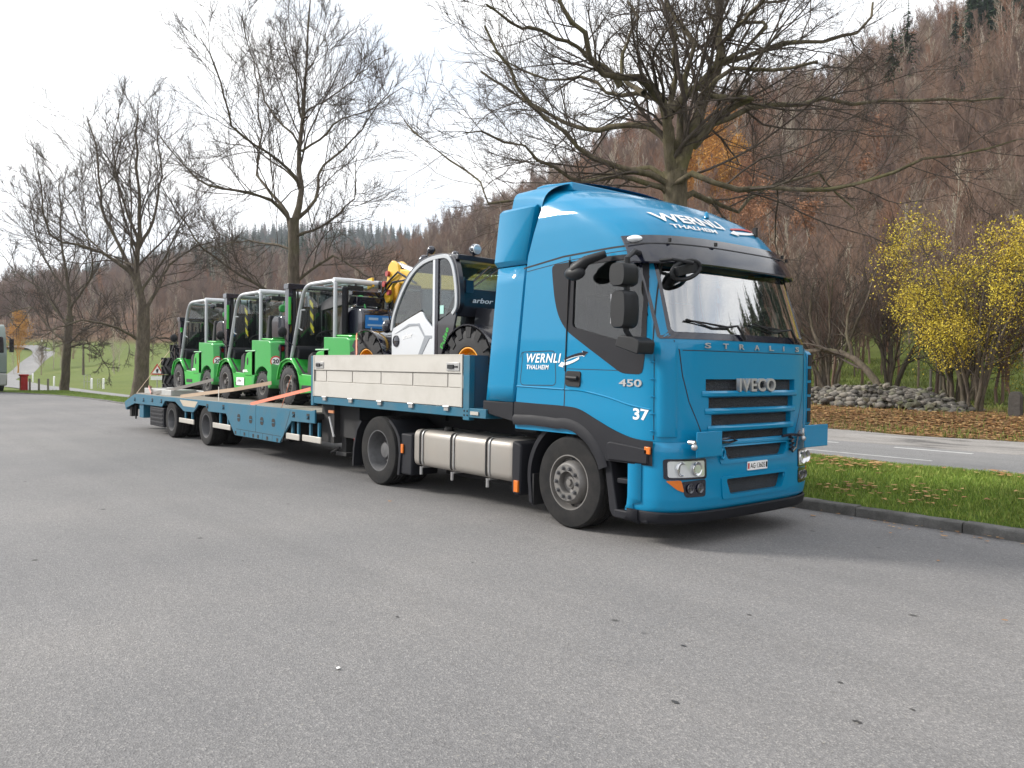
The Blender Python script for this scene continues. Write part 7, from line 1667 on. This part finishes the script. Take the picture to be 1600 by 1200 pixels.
slab([(-7.4, 2.62), (-6.4, 2.70), (-6.3, 2.82), (-6.9, 2.88), (-7.4, 2.76)], -.28, -.16, 'fork', mat('worn_black', (.04, .04, .045), .5, 0, 0, (.1, .1, .1), .5, 6), .008)
slab([(-6.8, 2.80), (-6.25, 2.82), (-6.25, 2.66), (-6.8, 2.70)], -.2, .3, 'fork_frame', gblack, .01)
slab([(-5.1, 2.2), (-4.7, 2.2), (-4.3, 2.7), (-4.3, 2.9), (-5.2, 3.0)], .36, .48, 'lift_arm', gblack, .01)
# boom window bars seen through the cab
q = MB(); q.beam((-3.3, .235, 2.72), (-3.3, .235, 2.5), .03, .04); q.beam((-3.1, .235, 2.72), (-3.1, .235, 2.5), .03, .04); q.beam((-3.7, .235, 2.52), (-2.7, .235, 2.44), .03, .06); TT(q, 'boom_bracket', yell)
# mirrors, beacon, fenders
q = MB(); q.tube([(-4.05, YN+.02, 2.22), (-4.02, YN-.05, 2.5)], .01); q.sphere((-4.20, YN+.05, 2.22), .1, 14, .8, .7, 1); TT(q, 'headlamp', gblack)
q = MB(); q.sphere((-3.55, YN+.25, 3.13), .08, 14); q.sphere((-3.45, YN+.3, 3.27), .06, 12); q.tube([(-3.5, YN+.25, 3.05), (-3.5, YN+.28, 3.3)], .012); TT(q, 'round_mirror', gblack)
q = MB(); q.tube([(-3.5, -.62, 3.16), (-2.9, -.3, 3.13)], .012); q.sphere((-2.95, -.55, 3.17), .055, 12, 1, 1, .8); TT(q, 'beacon', gblack)
for x in (-4.62, -2.12):
    for s in (-1, 1):
        y = s*.80
        v = []
        for t in np.linspace(math.radians(15), math.radians(165 if x > -3 else 110), 14):
            a, b = x+.56*math.cos(t), TZ+.47+.53*math.sin(t); v += [(a, y-.17, b-.02), (a, y-.17, b), (a, y+.17, b)]
        n = len(v)//3; q = MB(); q.add(v, [(3*i+j, 3*i+j+1, 3*i+j+4, 3*i+j+3) for i in range(n-1) for j in range(2)]); o = TT(q, 'fender', gblack); m_ = o.modifiers.new('s', 'SOLIDIFY'); m_.thickness = .015
        w_ = small_wheel('w', x-TLO[0], y, .47, .30, tel, s, .24, yrim, 14)

# ================================================================== loose load
alr = mat('ramp_metal', (.42, .42, .41), .45, .4, 0, (.25, .25, .24), .4, 5)
q = MB(); q.box(-15.0, -13.0, -1.12, -.55, .905, 1.035); rm_ = q.obj('loading_ramp', alr, None, .008, off=(-14, -.85, .905)); rm_.location = (-14, -.85, .905); tag(rm_, 'flat grey metal loading ramp lying along the near edge of the deck', 'ramp')
q = MB(); q.prism([(-15.85, .80), (-15.3, .92), (-12.2, .92), (-12.2, 1.02), (-15.2, 1.04), (-15.9, .92)], -.52, .1); q2 = q.obj('loading_ramp', alr, None, .008, off=(-14, -.2, .9)); q2.location = (-14, -.2, .9); tag(q2, 'pale metal loading ramp lying under the rearmost forklift', 'ramp')
def lug_tyre(x, y, z, lab, R=.58, W=.42, tilt=0, rz=0):
    q = MB(); q.lathe([(R*.52, -W/2), (R*.80, -W*.52), (R*.96, -W*.42), (R, -W*.2), (R, W*.2), (R*.96, W*.42), (R*.80, W*.52), (R*.52, W/2), (R*.50, 0)], 40, 'z', (0, 0, 0), True)
    n = 18
    for k in range(n):
        for sd_ in (-1, 1):
            a = 2*PI*(k+(.5 if sd_ > 0 else 0))/n; vs_ = []
            for rr2 in (R*.96, R*1.07):
                for (zz, aa) in ((sd_*W*.02, a), (sd_*W*.50, a+.22)):
                    for w_ in (-.06, .06): vs_.append((rr2*math.cos(aa+w_), rr2*math.sin(aa+w_), zz))
            q.add(vs_, [(0, 1, 3, 2), (4, 6, 7, 5), (0, 4, 5, 1), (2, 3, 7, 6), (0, 2, 6, 4), (1, 5, 7, 3)])
    o = q.obj('lugged_tractor_wheel', rubber2, None, ang=30); o.location = (x, y, z); o.rotation_euler = (tilt, 0, rz)
    return tag(o, lab, 'tyre', 'black lugged tyres stacked at the rear of the deck')
lug_tyre(-15.55, .1, 1.13, 'lowest black lugged tyre of the stack behind the rearmost forklift')
lug_tyre(-15.50, .06, 1.57, 'middle black lugged tyre of the stack behind the rearmost forklift', rz=.3)
lug_tyre(-15.30, .12, 1.97, 'topmost black lugged tyre of the stack behind the rearmost forklift', .50, .34, rz=.1, tilt=.06)
def strap(name, pts, m, lab, wd=.05, sag=0):
    P = [Vector(p) for p in pts]; q = MB(); Q = []
    for a, b in zip(P[:-1], P[1:]):
        for i in range(8): t = i/8; c = a.lerp(b, t); c.z -= sag*4*t*(1-t); Q.append(c)
    Q.append(P[-1]); v = []
    for i, c in enumerate(Q):
        t = (Q[min(i+1, len(Q)-1)]-Q[max(i-1, 0)]).normalized(); n = t.cross(Vector((0, 1, 0))).normalized() if abs(t.y) < .95 else Vector((0, 0, 1))
        v += [c-n*wd/2+Vector((0, -.003, 0)), c+n*wd/2+Vector((0, -.003, 0)), c+n*wd/2+Vector((0, .003, 0)), c-n*wd/2+Vector((0, .003, 0))]
    q.add(v, [(4*i+a, 4*i+b, 4*i+4+b, 4*i+4+a) for i in range(len(Q)-1) for a, b in ((0, 1), (1, 2), (2, 3), (3, 0))]+[(0, 1, 2, 3), (len(v)-4, len(v)-3, len(v)-2, len(v)-1)])
    o = q.obj(name, m, None, smooth=False); return tag(o, lab, 'strap')
strap('lashing_strap', [(-15.45, -1.18, .88), (-14.2, -.85, 1.47), (-15.5, -.35, 2.16)], sorange, 'pale orange strap running from the trailer tail up to the stacked tyres', .035) if False else None
strap('lashing_strap', [(-15.40, -1.20, .88), (-15.62, -.30, 2.02)], tan, 'tan strap running from the trailer tail up to the stacked tyres', .05)
strap('lashing_strap', [(-14.30, -1.18, .91), (-13.0, -1.05, 1.06), (-11.75, -.62, 1.30)], sgrey, 'dark grey strap over the rear wheel of the rearmost forklift', .07)
strap('lashing_strap', [(-12.1, -1.20, .93), (-9.6, -1.0, 1.15), (-8.72, -.62, 1.30)], tan, 'long grey brown strap slanting up past the middle forklift', .07)
strap('lashing_strap', [(-8.24, -1.22, .93), (-5.90, -1.20, 1.27)], sorange, 'faded orange strap slanting up to the raised front deck', .055)
strap('lashing_strap', [(-7.88, -.62, 1.42), (-6.97, -1.20, .93)], sorange, 'faded orange strap crossing steeply over the wheel beside the raised deck', .09)
strap('lashing_strap', [(-4.85, -.98, 2.12), (-4.45, -1.20, 1.80)], sorange, 'short orange strap end by the small yellow rimmed wheel', .05)
strap('lashing_strap', [(-9.83, -1.21, 1.20), (-9.83, -1.21, .93)], mat('strap_white', (.5, .48, .44), .7), 'short pale strap hanging over the deck edge beside the middle forklift', .03)
strap('lashing_strap', [(-14.9, -.98, 1.04), (-14.6, -1.14, 1.08), (-14.2, -1.20, .93)], mat('strap_pink', (.55, .28, .24), .7), 'crumpled pink and grey ratchet strap lying on the ramp', .06)

# ================================================================== lorry at the far left
LO = (-44.0, -1.1, 0)
lor = thing('parked_lorry', 'pale grey green lorry with curtain sides parked at the left edge', 'lorry', LO)
def LL(mb, n, m, p=None, b=0): return mb.obj(n, m, p or lor, b, off=LO)
y0, y1 = -2.35, .18
q = MB(); q.prism(rpoly([(-45.9, 1.0), (-43.55, 1.0), (-43.55, 2.0), (-43.85, 3.0), (-44.3, 3.55), (-45.9, 3.6)], [.02, .1, .1, .3, .3, .1]), y0+.03, y1-.03); LL(q, 'cab', mat('lorry_paint', (.16, .20, .18), .45, 0, .5), None, .08)
q = MB(); q.box(-58, -46.2, y0, y1, 1.1, 4.0); LL(q, 'curtain_body', tarp, None, .04)
q = MB(); q.box(-57.5, -43.7, y0+.3, y1-.3, .5, 1.05); LL(q, 'chassis', chassis)
q = MB(); q.box(-44.0, -43.45, y0+.02, y1-.02, .35, 1.0); LL(q, 'bumper', mat('lorry_paint2', (.30, .31, .29), .5), None, .08)
q = MB(); q.prism([(y0+.15, 2.05), (y1-.15, 2.05), (y1-.2, 2.9), (y0+.2, 2.9)], -43.88, -43.54, 'x'); LL(q, 'windscreen', gblack, None, .05)
q = MB(); q.box(-44.9, -44.0, y1-.04, y1-.015, 2.0, 2.75); LL(q, 'side_window', gblack, None, .01)
for y in (y1+.22, y0-.22):
    q = MB(); q.box(-43.95, -43.75, y-.1, y+.1, 2.1, 2.8); q.tube([(-43.9, y, 2.8), (-43.9, (y1 if y > -1.1 else y0), 2.95)], .03); LL(q, 'mirror', gblack, None, .03)
for x in (-44.9, -49.5, -55.5):
    for s, y in ((1, y1), (-1, y0)):
        w_ = small_wheel('w', x-LO[0], y-s*.16-LO[1], .5, .3, lor, s, .28, rimgrey, 0, rubber)
# ================================================================== roadside bits on the left
def put(mb, name, m, loc, lab, cat, group=None, bevel=0):
    o = mb.obj(name, m, None, bevel); o.location = loc; return tag(o, lab, cat, group)
# red bin / hydrant
x, y, z = -47.2, 1.5, -.15
q = MB(); q.box(-.18, .18, -.18, .18, 0, .95); q.box(-.22, .22, -.22, .22, .95, 1.05); put(q, 'red_bin', redp, (x, y, z), 'slim red bin standing beside the parked lorry', 'bin', None, .02)
for k, dx in enumerate((0, .9, 1.8)):
    q = MB(); q.box(-.05, .05, -.05, .05, -.1, .75); put(q, 'wooden_post', wood, (-46.6+dx*.3, 1.7+dx*.45, -.08), ['first short wooden post to the right of the red bin', 'second short wooden post to the right of the red bin', 'third short wooden post to the right of the red bin'][k], 'post', 'short wooden posts by the red bin', .01)
# triangular warning sign
SX, SY, SZ = -66, 14.3, -1.2
sg = thing('warning_sign', 'triangular red bordered warning sign with a plate below, in the meadow', 'sign', (SX, SY, SZ), math.radians(-20), None)
q = MB(); q.tube([(0, 0, 0), (0, 0, 2.4)], .04); q.obj('sign_post', steel, sg)
q = MB(); q.prism(rpoly([(-.55, 1.85), (.55, 1.85), (0, 2.8)], .06), .05, .07); q.v = [(b, a, c) for a, b, c in q.v]; q.obj('sign_border', redp, sg)
q = MB(); q.prism([(-.36, 1.96), (.36, 1.96), (0, 2.58)], .071, .075); q.v = [(b, a, c) for a, b, c in q.v]; q.obj('sign_face', white, sg)
q = MB(); q.prism([(-.05, 2.0), (.05, 2.0), (.09, 2.15), (.12, 2.3), (0, 2.36), (-.1, 2.25), (-.08, 2.12)], .0755, .078); q.v = [(b, a, c) for a, b, c in q.v]; q.obj('sign_symbol', gblack, sg)
q = MB(); q.box(.05, .07, -.5, .5, 1.40, 1.72); q.obj('sub_plate', white, sg)
# board in the meadow
sg = thing('notice_board', 'pale blue white notice board on a post in the meadow left of the trailer', 'sign', (-50, 14.5, -1.2), math.radians(-30), None)
q = MB(); q.tube([(0, 0, -.2), (0, 0, 2.9)], .05); q.obj('post', wood, sg)
q = MB(); q.box(-.02, .02, -.95, .95, 2.1, 2.8); q.obj('board', mat('board_face', (.55, .62, .75), .5), sg, .01)
# metal gate frames and white marker stones
for k, (px, py, w_, h_) in enumerate(((-82.4, 12.6, 1.2, 1.3), (-84.5, 14.2, .8, .9), (-85.5, 20.5, 2.0, 1.6))):
    x, y = px, py; z = float(height(x, y))
    q = MB(); q.tube([(0, -w_/2, 0), (0, -w_/2, h_), (0, w_/2, h_), (0, w_/2, 0)], .03, 6); q.tube([(0, -w_/2, h_*.5), (0, w_/2, h_*.5)], .02, 6); q.tube([(0, 0, h_), (0, 0, 0)], .02, 6)
    o = put(q, 'metal_frame', steel, (x, y, z), ['small square steel hurdle just right of the leftmost tree', 'low steel hurdle beside the white stones', 'wide steel hurdle in the meadow just left of the trailer load'][k], 'hurdle', 'steel hurdles in the meadow'); o.rotation_euler = (0, 0, math.radians(50))
for k, (px, py) in enumerate(((-94.5, 12.0), (-80.2, 12.5), (-80.0, 13.5), (-110, 12.6), (-203, 32.5), (-236, 36), (-200, 25.2))):
    x, y = px, py; z = float(height(x, y)); q = MB(); q.prism(rpoly([(-.09, 0), (.09, 0), (.09, 1.0), (-.09, 1.05)], .02), -.07, .07); o = put(q, 'marker_post', white, (x, y, z), ['white roadside marker post in the meadow left of the leftmost tree', 'white marker post beside the square steel hurdle', 'white marker post beside the low steel hurdle', 'white marker post on the inside of the road bend', 'white marker post where the road bends right', 'white marker post on the far side of the road bend', 'white marker post beyond the road bend behind the lorry'][k], 'post', 'white marker posts along the road')
# fence posts across the meadow
rr = random.Random(3)
for k in range(16):
    x = -62+k*4.2; y = 22+k*.2; z = float(height(x, y)); q = MB(); q.tube([(0, 0, -.1), (0, 0, 1.15)], .05, 6); put(q, 'fence_post', wood, (x, y, z), 'thin wooden fence post standing in the meadow', 'post', 'fence posts in the meadow')
x, y = -150, 27; z = float(height(x, y))
q = MB(); q.tube([(0, 0, 0), (0, 0, 5.5)], [.22, .14], 8); put(q, 'dead_trunk', barkA, (x, y, z), 'bare dark pole like trunk standing beside the road bend', 'trunk')
# distant farmhouse
hx_, hy_ = col_xy(587, 330); hz_ = float(height(hx_, hy_))
fh = thing('farmhouse', 'distant farmhouse with long orange tiled roof on the slope', 'house', (hx_, hy_, hz_), math.radians(60))
q = MB(); q.box(-6, 6, -4, 4, -2, 4); q.obj('wall', wallw, fh)
for s in (-1, 1):
    q = MB(); q.add([(-6.8, s*5, 3.6), (6.8, s*5, 3.6), (6.8, 0, 7), (-6.8, 0, 7), (-6.8, s*5, 3.3), (6.8, s*5, 3.3), (6.8, 0, 6.7), (-6.8, 0, 6.7)], [(0, 1, 2, 3), (7, 6, 5, 4), (0, 4, 5, 1), (1, 5, 6, 2), (3, 2, 6, 7), (0, 3, 7, 4)]); q.obj('roof', roofor, fh, smooth=False)
for s in (-1, 1):
    q = MB(); q.prism([(-4, 4), (4, 4), (0, 6.7)], s*6, s*5.9, 'x'); q.obj('gable', wallw, fh)
for k in range(4):
    for s in (-1, 1):
        q = MB(); q.box(-4.5+k*2.6, -3.5+k*2.6, min(s*4.02, s*4.0), max(s*4.02, s*4.0), 1.2, 2.6); q.obj('window', gblack, fh)

# ------------------------------------------------------------------ the air between here and the far hills
q = MB(); q.box(-1250, 1250, -1250, 1250, -8, 330)
hm = bpy.data.materials.new('haze'); hm.use_nodes = True; hn = hm.node_tree; hn.nodes.clear()
ho = hn.nodes.new('ShaderNodeOutputMaterial'); hv = hn.nodes.new('ShaderNodeVolumePrincipled'); hv.inputs['Color'].default_value = (.86, .91, 1, 1); hv.inputs['Density'].default_value = .00022; hv.inputs['Anisotropy'].default_value = .2
hn.links.new(hv.outputs[0], ho.inputs['Volume']); tag(q.obj('haze', hm, smooth=False), kind='stuff')
